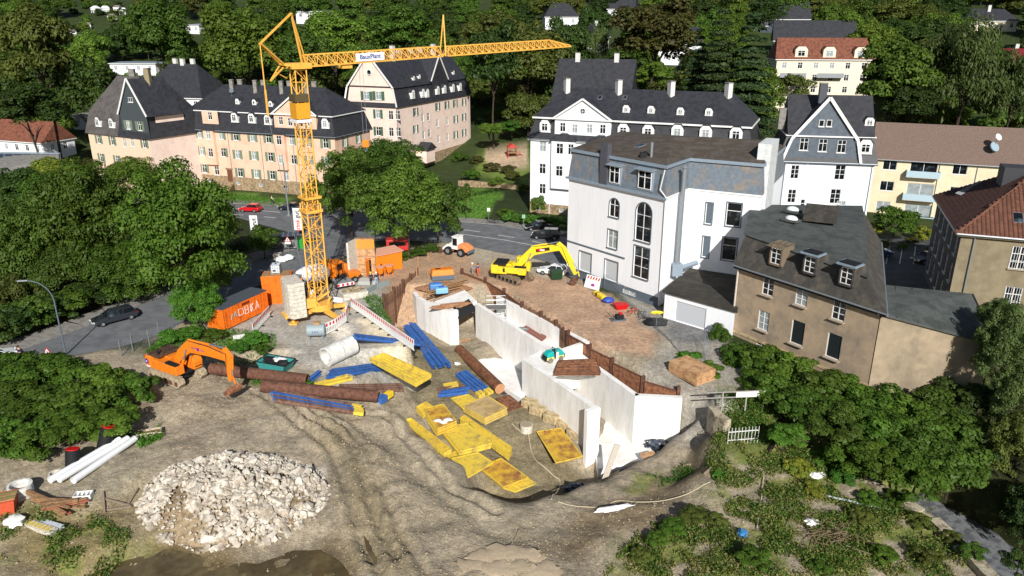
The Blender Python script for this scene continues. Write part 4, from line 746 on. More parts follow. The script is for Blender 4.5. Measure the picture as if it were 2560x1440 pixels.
g0=B.hit(0,1988,345,.15)[0]; g1=B.hit(0,2136,345,.15)[0]; p0,p1=at_edge(B,0,g0,.15),at_edge(B,0,g1,.15); pm=mid(p0,p1); W=B.pw(0,[(2010,360),(2057,363),(2104,366)],1.25,1.9,'cross'); c0,c1=at_edge(B,0,g0-1.6,.15),at_edge(B,0,g1+1.4,.15)
B.wall(0,ZM,BSL,W,z0=ZE+.4,off=.15,seg=(g0,g1),name='gable_wall'); B.faces('gable_wall',BSL,[[L3(p0,ZM),L3(p1,ZM),L3(pm,ZR-.2)]]); B.faces('gable_wall',BSL,[[L3(c0,ZE+.1),L3(p0,ZE+.1),L3(p0,ZM)]]); B.faces('gable_wall',BSL,[[L3(p1,ZE+.1),L3(c1,ZE+.1),L3(p1,ZM)]])
e=-n*.35; q0,q1=p0-d*.5,p1+d*.5; B.faces('gable_roof',SLATE,[[L3(q0+e,ZM-.4),L3(pm+e,ZR),L3(pm+n*6,ZR),L3(q0+n*6,ZM-.4)],[L3(q1+e,ZM-.4),L3(pm+e,ZR),L3(pm+n*6,ZR),L3(q1+n*6,ZM-.4)]])
b=MB(); b.bar(B.loc(L3(q0+e,ZM-.4)),B.loc(L3(pm+e,ZR+.1)),.15,.45); b.bar(B.loc(L3(q1+e,ZM-.4)),B.loc(L3(pm+e,ZR+.1)),.15,.45); b.bar(B.loc(L3(q0+e*.5,ZM)),B.loc(L3(q1+e*.5,ZM)),.2,.2); b.bar(B.loc(L3(q0+e,ZM-.4)),B.loc(L3(c0+e,ZE)),.15,.4); b.bar(B.loc(L3(q1+e,ZM-.4)),B.loc(L3(c1+e,ZE)),.15,.4); b.build('bargeboard',WHITE,B.root)
for px in (2054,2073):
    al,z=B.hit(0,px,308,.2); B.window(B.loc(L3(at_edge(B,0,al,.3),z-.5)),rz,.75,1.0,'plain',dict(cur=0))
mansard_dormers(B,0,[(2164,370)],.2,w=1.9,h=2.2,ww=1.2); roofdormers(B,[(2172,308)],L3(mi[0],ZM),L3(mi[1],ZM),L3(rr,ZR),rz,w=1.3,h=1.4,dep=1.8,ww=.8,wh=.75,style='grid'); B.chimney(pm+n*3-d*.6,ZR-1,ZR+1.9,1.1,1.1,rz,MT['dark_chimney']); B.chimney(pm-d*6+n*4,ZM+.5,ZM+3.6,1,1,rz); B.downpipe(0,L-.3,ZE,0)
# --- yellow apartment block
fa=P2(2186,397,9.6); dd=(P2(2560,420,9.6)-fa).normalized(); ft=rect(fa,fa+dd*44,11.5); B=Bd('yellow_apartment_block','pale yellow apartment block with brown tiled roof and pale blue balconies','apartment block',ft,0); ZE,ZR=9.6,15.4; a,d,L=B.edge(0); rz=math.atan2(d.y,d.x); n=Vector((-d.y,d.x))
W=B.pw(0,[(2225,411),(2400,423),(2217,465),(2392,480),(2207,515),(2385,540)],2.2,1.7,'half',cur=.5,sd=.06)
for y,c in ((433,2307),(490,2297),(545,2290)):
    al,z=B.hit(0,c,y); W.append((al,z-.4,4.2,2.6,'half',dict(sill=0,cur=.3)))
    o=MB().box(-2.6,2.6,-1.3,.0,-.15,0).build('balcony_slab',WHITE,B.root,loc=B.loc(L3(at_edge(B,0,al,.02),z-.5)),rz=rz); MB().box(-2.6,2.6,-1.35,-1.27,-.05,1.0).box(-2.6,-2.52,-1.27,0,-.05,1).box(2.52,2.6,-1.27,0,-.05,1).build('balcony_panel',mat('pale_blue_panel','#a9bfcb',.6,.06,1),o)
B.wall(0,ZE,YREND,W+[(x,z,2,1.7,'half',{}) for x in (32,38) for z in (1.5,4.5,7.2)]); [B.wall(i,ZE,YREND) for i in (1,2,3)]
eo=offset_poly(ft,-.5); r0,r1=mid(eo[0],eo[3]),mid(eo[1],eo[2])
TILEB=mat('brown_concrete_tile','#7d6a5f',.85,.22,6,c2='#6b5a51',mix=(.4,.6)); cs=MB(); sl=(L3(eo[0],ZE),L3(eo[1],ZE),L3(r1,ZR),L3(r0,ZR)); NR=17
for k in range(NR): # tile courses, each lapping the one below
    t0,t1=k/NR,(k+1)/NR; A_,B_=Vector(sl[0]).lerp(Vector(sl[3]),t0),Vector(sl[1]).lerp(Vector(sl[2]),t0); C_,D_=Vector(sl[1]).lerp(Vector(sl[2]),t1),Vector(sl[0]).lerp(Vector(sl[3]),t1); u=Vector((0,0,.07))
    cs=MB(); cs.quad(B.loc(A_+u),B.loc(B_+u),B.loc(C_),B.loc(D_)); cs.quad(B.loc(A_-u),B.loc(B_-u),B.loc(B_+u),B.loc(A_+u)); cs.build('tile_course',TILEB,B.root)
B.faces('rear_roof',TILEB,[[L3(eo[2],ZE),L3(eo[3],ZE),L3(r0,ZR),L3(r1,ZR)]]); B.faces('gable_wall',YREND,[[L3(ft[0],ZE),L3(mid(ft[0],ft[3]),ZR-.3),L3(ft[3],ZE)]]); B.faces('gable_wall',YREND,[[L3(ft[1],ZE),L3(mid(ft[1],ft[2]),ZR-.3),L3(ft[2],ZE)]]); gutter(B,eo,ZE,[0]); B.downpipe(0,B.hit(0,2345,440)[0],ZE,0); B.downpipe(0,B.hit(0,2440,440)[0],ZE,0)
q=B.onroof(*sl[:3],2480,385)
for k,(s_,dx) in enumerate(((.85,0),(.6,.3))):
    o=MB().cyl((0,0,-.2),(0,0,1.3+k*1.6),.05,6).build('satellite_dish',STEEL,B.root,loc=B.loc(q+Vector((dx,0,0)))); MB().cyl((0,-.15,1.2+k*1.6),(.05,-.3,1.3+k*1.6),s_,18).build('dish',mat('dish_grey','#8fa3b0',.5,.05) if k==0 else WHITE,o)
# --- brown tiled house at the right edge
cr=P2(2405,582,10.6); side=(P2(2345,492,10.6)-cr).normalized(); fr=Vector((side.y,-side.x)); ft=[cr,cr+fr*22,cr+fr*22+side*19,cr+side*19]; B=Bd('brown_tiled_house','tall grey brown rendered house with brown clay tile roof and barred windows','house',ft,-.8); ZE,ZR=10.6,17.4; a,d,L=B.edge(0); rz=math.atan2(d.y,d.x)
W=[]; BAR=dict(cur=.3,sm=MT['stone_sill'],sd=.2)
for p in ((2548,645),(2530,745)): W+=B.pw(0,[p],1.6,2.5,'grid',**BAR)
W+=[(x,z,1.6,2.5,'grid',BAR) for x in (9,14,19) for z in (1.2,5.6)]; B.wall(0,ZE,GREYR,W,z0=-2)
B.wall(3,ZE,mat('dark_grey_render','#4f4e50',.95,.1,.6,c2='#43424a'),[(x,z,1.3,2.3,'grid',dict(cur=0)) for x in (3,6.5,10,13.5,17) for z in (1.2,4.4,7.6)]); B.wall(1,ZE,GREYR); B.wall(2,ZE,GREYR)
for w_ in W[:2]:
    p=at_edge(B,0,w_[0],.14); b=MB(); [b.cyl((-.75+k*.25,0,0),(-.75+k*.25,0,2.5),.025,5) for k in range(7)]; b.box(-.8,.8,-.02,.02,.8,.84).box(-.8,.8,-.02,.02,1.7,1.74); b.build('window_bars',WHITE,B.root,loc=B.loc(L3(p,w_[1])),rz=rz)
eo=offset_poly(ft,-.55); r0,r1=mid(eo[0],eo[2],.47),mid(eo[0],eo[2],.53); r0=mid(eo[0],eo[3])+fr*9.5; r1=mid(eo[1],eo[2])-fr*9.5; B.hip(mat('tile_underlay','#4a2f28',.9),eo,ZE-.08,r0,r1,ZR-.08); gutter(B,eo,ZE-.05,[0,3],r=.12); B.downpipe(0,1.3,ZE,-.8,STEEL,.15,.08); B.band('eaves',GREYR,ft,ZE-.3,ZE-.1,.45,edges=[0,3])
tm=cached(('tile',),lambda: MB().prism([(-.21,.0),(-.13,.075),(-.03,.09),(.08,.045),(.16,.02),(.21,.025),(.21,-.02),(-.21,-.03)],-.02,.52).mesh('tile',mat('clay_tile',(116,78,62),.75,.25,4,c2=(86,60,50),mix=(.4,.65),rand=.16)))
tmd=tm.copy(); tmd.materials[0]=mat('shaded_clay_tile',(82,58,50),.75,.25,4,c2=(62,46,42),mix=(.4,.65),rand=.2)  # same clay tile, darkened for the slope turned away from the sun
def tiles(B,A,Bq,Ar,Br,me,lim,cols):
    A,Bq,Ar,Br=map(Vector,(A,Bq,Ar,Br)); ex=(Bq-A); W_=ex.length; ex/=W_; mdl=(Ar+Br)/2-A; up=(mdl-ex*mdl.dot(ex)).normalized(); hgt=mdl.dot(up); nz=ex.cross(up); M=Matrix((ex,up,nz)).transposed().to_4x4(); rows=int(hgt/.47); c0=(Ar-A).dot(ex); c1=(Br-A).dot(ex); items=[]
    for r_ in range(rows):
        t=r_*.47/hgt; x0=c0*t; x1=W_+(c1-W_)*t; x=math.ceil(x0/.42)*.42
        while x<x1-.1: items.append((r_,x)); x+=.42
    def scr(p): z=p.y*_c-(p.z-CAMH)*_s; return 1280+FPX*p.x/max(z,1),720-FPX*(p.y*_s+(p.z-CAMH)*_c)/max(z,1)
    near=[];far=[]
    for r_,x in items:
        p=A+ex*x+up*(r_*.47)+nz*.02; sx,sy=scr(p); (near if (0<sx<2590 and 0<sy<1440) else far).append(p)
    near.sort(key=lambda p:p.length); rest=near[lim:]+far
    for p in near[:lim]:
        o=ob('tile',me,B.root); o.matrix_local=Matrix.Translation(B.loc(p))@M
    if rest:
        v0=np.array([v.co[:] for v in me.vertices]); f0=[tuple(p.vertices) for p in me.polygons]; vs=[];fs=[]; R3=np.array(M.to_3x3())
        for p in rest: k=len(vs); vs+=[tuple(q) for q in (v0@R3.T+np.array(B.loc(p)))]; fs+=[tuple(i+k for i in f) for f in f0]
        m2=bpy.data.meshes.new('tile'); m2.from_pydata(vs,[],fs); m2.materials.append(me.materials[0]); o=ob('tile_field',m2,B.root); o['kind']='stuff'
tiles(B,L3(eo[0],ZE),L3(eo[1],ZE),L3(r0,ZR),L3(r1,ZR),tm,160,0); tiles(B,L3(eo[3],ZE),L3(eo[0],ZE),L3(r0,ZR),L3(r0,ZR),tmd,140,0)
b=MB(); [b.cyl(B.loc(L3(eo[0],ZE+.05)),B.loc(L3(r0,ZR+.08)),.13,8)]; b.build('ridge_cap',MT['clay_tile'],B.root,smooth=True)
q=B.onroof(L3(eo[0],ZE),L3(eo[1],ZE),L3(r0,ZR),2545,545); B.skylight(q,rz,R(34),1,1.5); q=B.onroof(L3(eo[3],ZE),L3(eo[0],ZE),L3(r0,ZR),2532,445); MB().box(-1.3,1.3,-1.5,1.5,-1.2,2).build('chimney',mat('slate_clad_stack','#3b3b40',.7,.15),B.root,loc=B.loc(q+Vector((0,0,-.6))),rz=rz)
q=B.onroof(L3(eo[3],ZE),L3(eo[0],ZE),L3(r0,ZR),2395,490); b=MB(); [b.cyl((0,y,.15),(3.2,y,.15),.03,5) for y in (-.5,-.25,0,.25,.5)]; o=b.build('roof_ladder',STEEL,B.root,loc=B.loc(q+Vector((0,0,.1)))); o.rotation_euler=(0,R(-30),rz+.4)
# --- small far houses on the hill
CREAM=mat('cream_render','#e0d6be',.9,.05,.6)
B,eo,r0,r1,ze=hiphouse('cream_apartment_block','cream apartment block with orange red tile roof and white awnings on the hillside',2062,148,None,210,11,12,5,CREAM,REDT,-.12,wins=3,chim=0,inset=.1,cat='apartment block')
a,d,L=B.edge(0); rz=math.atan2(d.y,d.x); roofdormers(B,[(2002,138),(2072,139),(2150,140)],L3(eo[0],ze),L3(eo[1],ze),L3(r0,ze+5),rz,w=3,h=2.6,dep=3,ww=1.7,wh=1.4,body=CREAM,roof=REDT)
for k in range(2): MB().box(-3.2,3.2,-1.5,0,0,.15).box(-3.2,3.2,-1.5,-1.42,.15,1.1).build('balcony',mat('grey_balcony','#8e9296',.6,.1),B.root,loc=B.loc(L3(at_edge(B,0,4+9*k,.02),ze-4.4)),rz=rz)
FH=[('white_gable_house','white house with black roof and white gable just above the red roofed flats',2035,102,205,170,10,5,6,WREND,SLATE,-.25,0,.0),('slate_house','dark slate clad house with white gable trim high on the right hillside',1965,48,232,105,10,4,6,mat('slate_cladding','#3c4450',.6,.1),SLATE,-.2,1,.1),('white_house','white house with blue black hip roof among trees above the crane jib tip',1405,42,262,75,9,4,5,WREND,SLATE,.1,0,.4),
 ('white_house','white half hidden house behind the big brown leaved tree on the hill',1700,110,200,95,9,6,5,WREND,SLATE,-.3,1,.2),('white_house','small white house with white chimney beside the pale birch on the hill',1512,92,235,38,8,4,4,WREND,SLATE,.9,1,.0),('white_house','white house with steep black roof near the top of the wooded hill',1553,22,250,60,9,4,6,WREND,SLATE,-.3,0,.1),
 ('dark_roof_house','low dark roofed bungalow among trees on the upper right hill',2480,52,230,110,9,3,4,CREAM,SLATE,-.1,1,.4),('red_roof_house','small cream house with wine red metal roof behind the right hand birch',2560,150,170,60,9,4,3,CREAM,mat('wine_red_roof','#7e2430',.5,.1),-.1,1,.0),
 ('red_roof_cottage','white cottage with weathered red tile roof at the left edge',38,352,150,170,9,4.5,4.5,WREND,REDT,-.35,0,.0),('white_flat_house','white low building with flat grey roof among the trees behind the twin house',330,158,232,110,8,4,.4,WREND,ZINC,-.1,0,.3),('white_flat_house','small white flat roofed building beside the beige twin house',205,288,172,52,6,4,.3,WREND,CHIM,-.1,0,.3),
 ('long_white_hall','long white flat hall seen between trees high above the crane',785,28,320,85,9,5,.5,WREND,ZINC,-.1,0,.3),('pale_roof_hall','pale grey flat roof among the trees beside the tall tree',480,62,300,32,10,3,.5,WREND,ZINC,-.2,0,.3)]
for nm,lb,px,py,Y,wp,dp,hw,hr,wm,rm,rz_,ch,ins in FH: hiphouse(nm,lb,px,py,None,wp,dp,hw,hr,wm,rm,rz_,1,ch,ins)
for k,(px,py) in enumerate(((232,20),(275,40),(290,18),(305,25),(218,62),(182,80),(265,20))): hiphouse('garden_hut','small white garden hut in the allotments on the far left hillside',px,py,None,13,3,2.1,1.0,WREND,mat('hut_roof','#77706a',.8) if k%3 else WREND,-.3+k*.17,1,0,.2,'garden huts','hut',eave=.2)
# solar roof shed at the left edge
a_,b_=P2(-60,436,4.2),P2(150,400,5.0); q=[P(-60,442,4.2),P(155,408,4.2),P(150,385,5.6),P(-60,382,5.6)]; o_=q[0].copy(); o_.z=0; r=T('solar_roof_shed','low shed with dark blue solar panel roof at the left edge','shed',o_); b=MB(); b.hexa([Vector((p.x,p.y,0))-o_ for p in q],[p-o_ for p in q]); b.build('wall',CHIM,r)
for i in range(9):
    for j in range(2):
        def S4(u,v): return (q[0].lerp(q[1],u)).lerp(q[3].lerp(q[2],u),v)-o_
        u0,u1=i/9+.006,(i+1)/9-.006; v0,v1=j*.48+.02,j*.48+.47; t=Vector((0,0,.08)); MB().hexa([S4(u0,v0),S4(u1,v0),S4(u1,v1),S4(u0,v1)],[S4(u0,v0)+t,S4(u1,v0)+t,S4(u1,v1)+t,S4(u0,v1)+t]).build('solar_panel',mat('solar_blue','#1d2740',.2,.2,1,spec=.6),r)
MB().bar(q[3]-o_+Vector((0,0,.15)),q[2]-o_+Vector((0,0,.15)),.5,.2).build('roof_edge',ZINC,r)
# ---------------------------------------------------------------- trees and shrubs
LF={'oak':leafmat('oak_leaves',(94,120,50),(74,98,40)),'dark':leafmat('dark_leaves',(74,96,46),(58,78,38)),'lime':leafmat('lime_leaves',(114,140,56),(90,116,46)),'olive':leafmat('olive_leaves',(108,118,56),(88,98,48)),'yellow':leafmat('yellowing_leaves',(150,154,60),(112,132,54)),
    'fir':leafmat('fir_needles',(68,86,52),(54,70,42),.15),'birch':leafmat('birch_leaves',(104,124,68),(86,102,58)),'shrub':leafmat('shrub_leaves',(96,124,48),(74,102,38)),'straw':leafmat('meadow_blades',(158,156,92),(118,134,62)),'ivy':leafmat('ivy_leaves',(96,140,54),(76,118,44)),'rusty':leafmat('rusty_leaves',(102,98,56),(86,96,50))}
BARK=mat('bark','#453a30',.95,.3,3,bump=.5,c2='#332a23')
def leafmesh(name,pts,nrm,size,m,ratio=.62,seed=0,down=0):
    g=np.random.default_rng(seed); n=len(pts); t=g.normal(size=(n,3)); 
    if down: t=t*(1-down)+np.array([0,0,-1])*down*2
    nrm=nrm/np.linalg.norm(nrm,axis=1)[:,None]; t-=nrm*(t*nrm).sum(1)[:,None]; t/=np.linalg.norm(t,axis=1)[:,None]; b=np.cross(nrm,t); s=(size*g.uniform(.45,1.0,n)*np.where(g.random(n)<.25,1.8,1.15))[:,None]
    lift=nrm*s*.18; V=np.stack([pts-t*s*.5,pts+b*s*ratio*.5+lift,pts+t*s*.5,pts-b*s*ratio*.5+lift],1).reshape(-1,3)
    me=bpy.data.meshes.new(name); me.vertices.add(4*n); me.vertices.foreach_set('co',V.ravel()); me.loops.add(4*n); me.loops.foreach_set('vertex_index',np.arange(4*n)); me.polygons.add(n); me.polygons.foreach_set('loop_start',np.arange(n)*4); me.polygons.foreach_set('loop_total',np.full(n,4)); me.update(); me.materials.append(m); return me
def crown(kind,R3,ncl,nleaf,leaf,seed,m):
    g=np.random.default_rng(seed); R3=np.array(R3); rm=R3.mean()
    if kind=='fir':
        k=g.random(nleaf); h=1-np.sqrt(k); tier=np.floor(h*14)/14+.02*g.random(nleaf); nb=11; br=np.floor(g.random(nleaf)*nb)/nb*2*np.pi+tier*31; a=br+g.normal(0,.16,nleaf); rr=(1-tier)*(.12+.88*np.sqrt(g.random(nleaf)))
        pts=np.stack([np.cos(a)*rr*R3[0],np.sin(a)*rr*R3[1],(tier*2-1)*R3[2]-rr*.16*R3[2]],1); nr=np.stack([np.cos(a)*.5,np.sin(a)*.5,np.ones(nleaf)],1)+g.normal(0,.35,(nleaf,3)); return leafmesh('crown',pts,nr,leaf,m,.5,seed)
    d=g.normal(size=(ncl,3)); d/=np.linalg.norm(d,axis=1)[:,None]; d[:,2]=np.where(d[:,2]<-.55,-d[:,2]*.6,d[:,2]); rad=g.uniform(.4,1.04,ncl)**.65; rad=np.where(g.random(ncl)<.12,rad*1.16,rad); cen=d*rad[:,None]*(R3-rm*.2); cr=g.uniform(.14,.34,ncl)*rm*(1 if ncl<100 else .72)
    w=cr**2; ci=g.choice(ncl,nleaf,p=w/w.sum()); e=g.normal(size=(nleaf,3)); e/=np.linalg.norm(e,axis=1)[:,None]; e[:,2]=np.where(e[:,2]<-.35,-e[:,2],e[:,2])
    pts=cen[ci]+e*(cr[ci]*g.uniform(.62,1.06,nleaf))[:,None]*np.array([1,1,.8])
    nr=e*.9+np.array([0,-.25,.5])*0+np.array([0,0,.45])+g.normal(0,.36,(nleaf,3))
    if kind=='weep':
        pts[:,2]-=np.abs(g.normal(0,.17,nleaf))*rm; return leafmesh('crown',pts,nr,leaf,m,.3,seed,down=.7)
    return leafmesh('crown',pts,nr,leaf,m,.62,seed)
def trunkmesh(h,r,spread,seed,n=6):
    g=random.Random(seed); b=MB(); top=h*1.25; b.tube([(0,0,-.6),(g.uniform(-.1,.1),g.uniform(-.1,.1),h*.5),(g.uniform(-.3,.3),g.uniform(-.3,.3),top)],r,8,r*.35)
    for k in range(n):
        a=2*math.pi*k/n+g.uniform(-.4,.4); z=h*g.uniform(.6,1.05); q=spread*g.uniform(.55,.9); b.tube([(0,0,z),(math.cos(a)*q*.5,math.sin(a)*q*.5,z+q*.45),(math.cos(a)*q,math.sin(a)*q,z+q*.75)],r*.42,6,r*.08)
    return b.mesh('trunk',BARK,True)
_cr={}
KINDS={'big':('round',(6.5,6.5,6.2),62,15000,.5),'mid':('round',(4,4,3.8),40,7500,.36),'fir':('fir',(4.5,4.5,9),0,15000,.5),'weep':('weep',(6,6,7),60,17000,.55),'shrub':('round',(2,2,1.7),34,6500,.2),'near':('round',(6.5,6.5,6.2),150,34000,.29),'wt':('weep',(4,4,4.6),46,14000,.3)}
def get(kind,col,v):
    key=(kind,v)
    if key not in _cr: kk=KINDS[kind]; _cr[key]=(crown(kk[0],kk[1],kk[2],kk[3],kk[4],hash((kind,v))%9999 if 0 else sum(map(ord,kind))*13+v*101,LF[col]),kk[1])
    return _cr[key]
_tk={}
def plant(name,label,c,rx,rz,kind,col,group=None,cat='tree',v=None,base=None):
    v=random.randrange(3) if v is None else v; me,R3=get(kind,col,v); x,y=c[0],c[1]; zb=H0(x,y) if base is None else base; r=T(name,label,cat,(x,y,zb),random.uniform(0,6.28),group)
    o=ob('crown',me,r,(0,0,c[2]-zb)); o.material_slots[0].link='OBJECT'; o.material_slots[0].material=LF[col]; sx=rx/R3[0]; sz=rz/R3[2]; o.scale=(sx,sx*random.uniform(.92,1.08),sz)
    hc=max(.6,c[2]-zb); tk=('big',v) if kind in('big','near','weep','fir') else ('small',v)
    if tk not in _tk: _tk[tk]=trunkmesh(1,.055,.6,v+5)
    t=ob('stem' if cat=='bush' else 'trunk',_tk[tk],r); s=hc; q=rx*.8 if kind!='fir' else rx*.25; t.scale=(q,q,s*.8); 
    return r
def tree_at(label,px,py,rx,ry,Y,kind='big',col='oak',name='broadleaf_tree',group=None,cat='tree',v=None):
    c=PY(px,py,Y); s=(Y*_c+(CAMH-c.z)*_s)/FPX; return plant(name,label,c,rx*s,ry*s,kind,col,group,cat,v)
NT=[('large dark green ash tree with ivy on its trunk beside the orange site container',455,600,165,205,80,'near','shrub'),('big broad green tree overhanging the parked dark estate car',215,580,135,190,90,'near','shrub'),
 ('dense tree over the pavement beside the curved street lamp',50,650,125,160,88,'near','oak'),('dark tree standing behind the curved street lamp at the left edge',30,790,95,120,83,'near','olive'),('yellow green maple below the beige twin house',140,440,80,50,112,'big','yellow'),('tree with rusty tinged leaves below the beige twin house',205,425,45,38,118,'mid','rusty'),
 ('dark tree in front of the solar roof shed',40,480,85,70,106,'big','dark'),('slender tree at the roadside beside the red car',545,560,50,70,100,'big','shrub'),('light green tree behind the gap between the two left hand crowns',330,450,80,60,104,'near','lime'),('low spreading tree over the parked estate car',330,690,120,100,87,'near','shrub'),('leafy tree beside the road under the broad green tree',160,690,110,110,88,'near','oak'),('tall tree behind the broad green tree on the left',120,530,100,110,98,'near','oak'),('ivy clad low tree at the end of the orange container',492,762,72,78,77,'near','ivy'),('tree leaning over the container roof',520,680,75,90,84,'near','shrub'),('round bush like tree beside the bus shelter',655,605,45,45,103,'mid','oak'),
 ('dark lime tree close behind the crane mast beside the peach house',875,480,90,125,113,'near','oak'),('bright green lime tree in front of the orange site shed',1015,520,115,130,106,'near','lime'),('lime tree between peach house and pink house',975,420,105,80,120,'near','oak'),('dark lime tree beside the parked white wheel loader',1095,530,62,95,112,'big','oak'),('young tree at the foot of the peach house',790,485,38,40,122,'mid','oak'),
 ('huge olive green oak towering at the left edge of the wood',95,130,105,120,172,'big','olive'),('tall very dark tree in the shade left of the twin house',215,235,95,105,178,'big','dark'),('black green yew like tree behind the red roofed cottage',70,270,95,70,162,'big','dark'),('rounded tall light green tree behind the black hip roofed villa',400,95,92,100,215,'big','oak'),
 ('broad bright tree behind the peach house roof',600,120,115,110,210,'big','lime'),('tree behind the crane tower top',760,150,80,80,205,'big','oak'),('bright green tree beside the pink house gable',830,90,90,70,225,'big','lime'),('broad tree behind the pink house chimneys',1000,90,100,70,228,'big','oak'),('tall dark tree beside the long end of the pink house',1235,165,75,110,190,'big','dark'),('broad olive tree above the end of the crane jib',1320,150,95,110,195,'big','olive'),
 ('large dark tree behind the jib tip',1420,130,70,85,205,'big','dark'),('pale weeping birch on the hill beside the white villa',1498,110,28,50,200,'weep','birch'),('huge brown tinged beech on the hill above the villa',1640,95,125,105,188,'big','rusty'),('bright round shrub tree behind the villa roof',1640,190,60,38,168,'mid','lime'),
 ('tall dark spruce left of the slate gable house',1800,130,80,165,150,'fir','fir'),('second tall dark spruce close to the slate gable house',1880,120,80,180,146,'fir','fir'),('dark spruce on the hill beside the white villa',1745,160,60,110,158,'fir','fir'),
 ('dense dark oak in front of the red roofed flats',2235,200,100,105,150,'big','oak'),('large grey green weeping birch behind the yellow block',2420,165,125,150,152,'weep','birch'),('second weeping birch at the right end of the yellow block',2540,215,80,110,148,'weep','birch'),('tree behind the yellow block roof beside the slate gable house',2270,260,70,55,146,'big','dark'),
 ('round clipped green tree in front of the yellow block',2240,560,58,52,112,'mid','shrub'),('small young tree before the white villa corner',1345,515,20,30,123,'mid','shrub'),
 ('willow like tree leaning over the stream beside the tan side wing',2510,890,85,140,58,'near','birch'),('leafy tree in the corner of the tan side wing',2545,1000,75,100,55,'near','birch'),('light green tree top against the grey brown house',2500,790,60,50,61,'near','birch'),('yellow tipped willow like tree over the dark stream channel',2540,1130,85,120,51,'near','olive'),('shady tree on the far side of the stream channel',2590,1290,90,110,47,'near','dark'),('leafy elder shrub tree between garage and derelict house',1800,850,32,48,74,'mid','shrub'),('thin tree before the lawn beside the road',1165,490,22,35,126,'mid','oak')]
for lb,px,py,rx,ry,Y,kd,cl in NT: tree_at(lb,px,py,rx,ry,Y,kd,cl,name='spruce_tree' if kd=='fir' else ('weeping_birch' if kd=='weep' else ('willow_tree' if kd=='wt' else 'broadleaf_tree')))
# wood on the hill: one tree per place, leaving the houses in view
KEEP=[(1405,40,60,30,262),(2062,190,110,90,185),(1980,60,110,60,230),(1700,120,55,60,205),(1512,85,20,30,235),(1553,22,40,30,260),(2480,50,60,30,235),(2540,160,40,30,190),(330,158,65,25,232),(205,285,35,25,180),(785,28,45,22,330),(480,62,20,18,300),(38,345,110,40,190),(250,35,55,28,400),(425,215,95,60,195),(290,260,120,80,160),(1030,230,170,120,215),(1470,230,110,80,172),(1640,260,260,80,145)]
wl=['leafy tree in the dense wood climbing the hill behind the houses','dark tree in the dense wood climbing the hill behind the houses','olive tree in the dense wood climbing the hill behind the houses','light green tree in the dense wood climbing the hill behind the houses']; wc=['oak','dark','olive','lime']; nW=0
for Y in (172,186,200,214,229,245,262,280,300,322,348):
    xx=-Y*.78+random.uniform(0,8)
    while xx<Y*.78:
        x=xx+random.uniform(-3,3); y=Y+random.uniform(-5,5); xx+=random.uniform(7.8,11)*(1 if Y<260 else 1.15)
        if Y<195 and -60<x<30: continue
        if y<float(np.interp(x,[-160,-40,0,25,60,130],[178,186,172,150,136,128]))+6: continue
        zb=H0(x,y); rr=random.uniform(5.6,8.4); hc=rr*random.uniform(.72,1.05); zc=y*_c-(zb+hc-CAMH)*_s; sx=1280+FPX*x/zc; sy=720-FPX*(y*_s+(zb+hc-CAMH)*_c)/zc; rp=rr*FPX/zc
        if sy+rp<-30: continue
        if any(abs(sx-k[0])<k[2]+rp*.75 and abs(sy-k[1])<k[3]+rp*.8 and y<k[4]+6 for k in KEEP): continue
        if any(abs(sx-k[0])<k[2]*.8 and abs(y-k[4])<10 for k in KEEP): continue
        if any(abs(sx-k[0])<k[2]+rp*.55 and abs(sy-k[1])<k[3]+rp*.7 and y<k[4]+4 for k in KEEPH): continue
        v=random.choices((0,1,2,3),(5,3,2,3))[0]; plant('broadleaf_tree',wl[v],(x,y,zb+hc),rr,rr*random.uniform(.85,1.15),'big',wc[v],'trees of the hillside wood'); nW+=1
# allotment hedges and garden shrubs
for k in range(26):
    px,py=random.uniform(170,320),random.uniform(5,135); Y=200
    while Y<430 and PY(px,py,Y).z>H0(PY(px,py,Y).x,Y)+1: Y+=4
    c=PY(px,py,Y); plant('garden_shrub','small round shrub in the far allotment gardens',(c.x,c.y,H0(c.x,c.y)+1.2),random.uniform(1.8,3.2),random.uniform(1.4,2.4),'shrub',random.choice(['lime','oak','dark']),'allotment shrubs','bush')
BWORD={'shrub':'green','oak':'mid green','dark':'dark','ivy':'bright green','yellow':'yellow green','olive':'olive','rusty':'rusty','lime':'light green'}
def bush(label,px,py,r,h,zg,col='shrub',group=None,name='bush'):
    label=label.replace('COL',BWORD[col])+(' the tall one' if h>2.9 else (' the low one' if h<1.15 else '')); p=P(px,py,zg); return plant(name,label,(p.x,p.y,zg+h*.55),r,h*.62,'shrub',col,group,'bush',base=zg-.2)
gl='leafy COL sumac bush in the thicket beside the stacked white pipes'
for px,py,r,h in ((60,960,3.4,3.2),(170,940,3.2,3),(270,960,3,3),(340,1000,2.5,2.4),(90,1050,3.4,3),(200,1050,3.2,3),(290,1080,2.4,2.2),(20,1130,3,2.6),(110,1120,2.6,2.4),(190,1090,2.4,2.2),(0,1050,3.4,3.2),(10,930,3.2,3),(120,910,2.6,2.4)): bush(gl,px,py+(40 if py<1000 else 12),r,h,0,'shrub','left bank thicket')
gl='dense COL bush in the hedge below the derelict house'
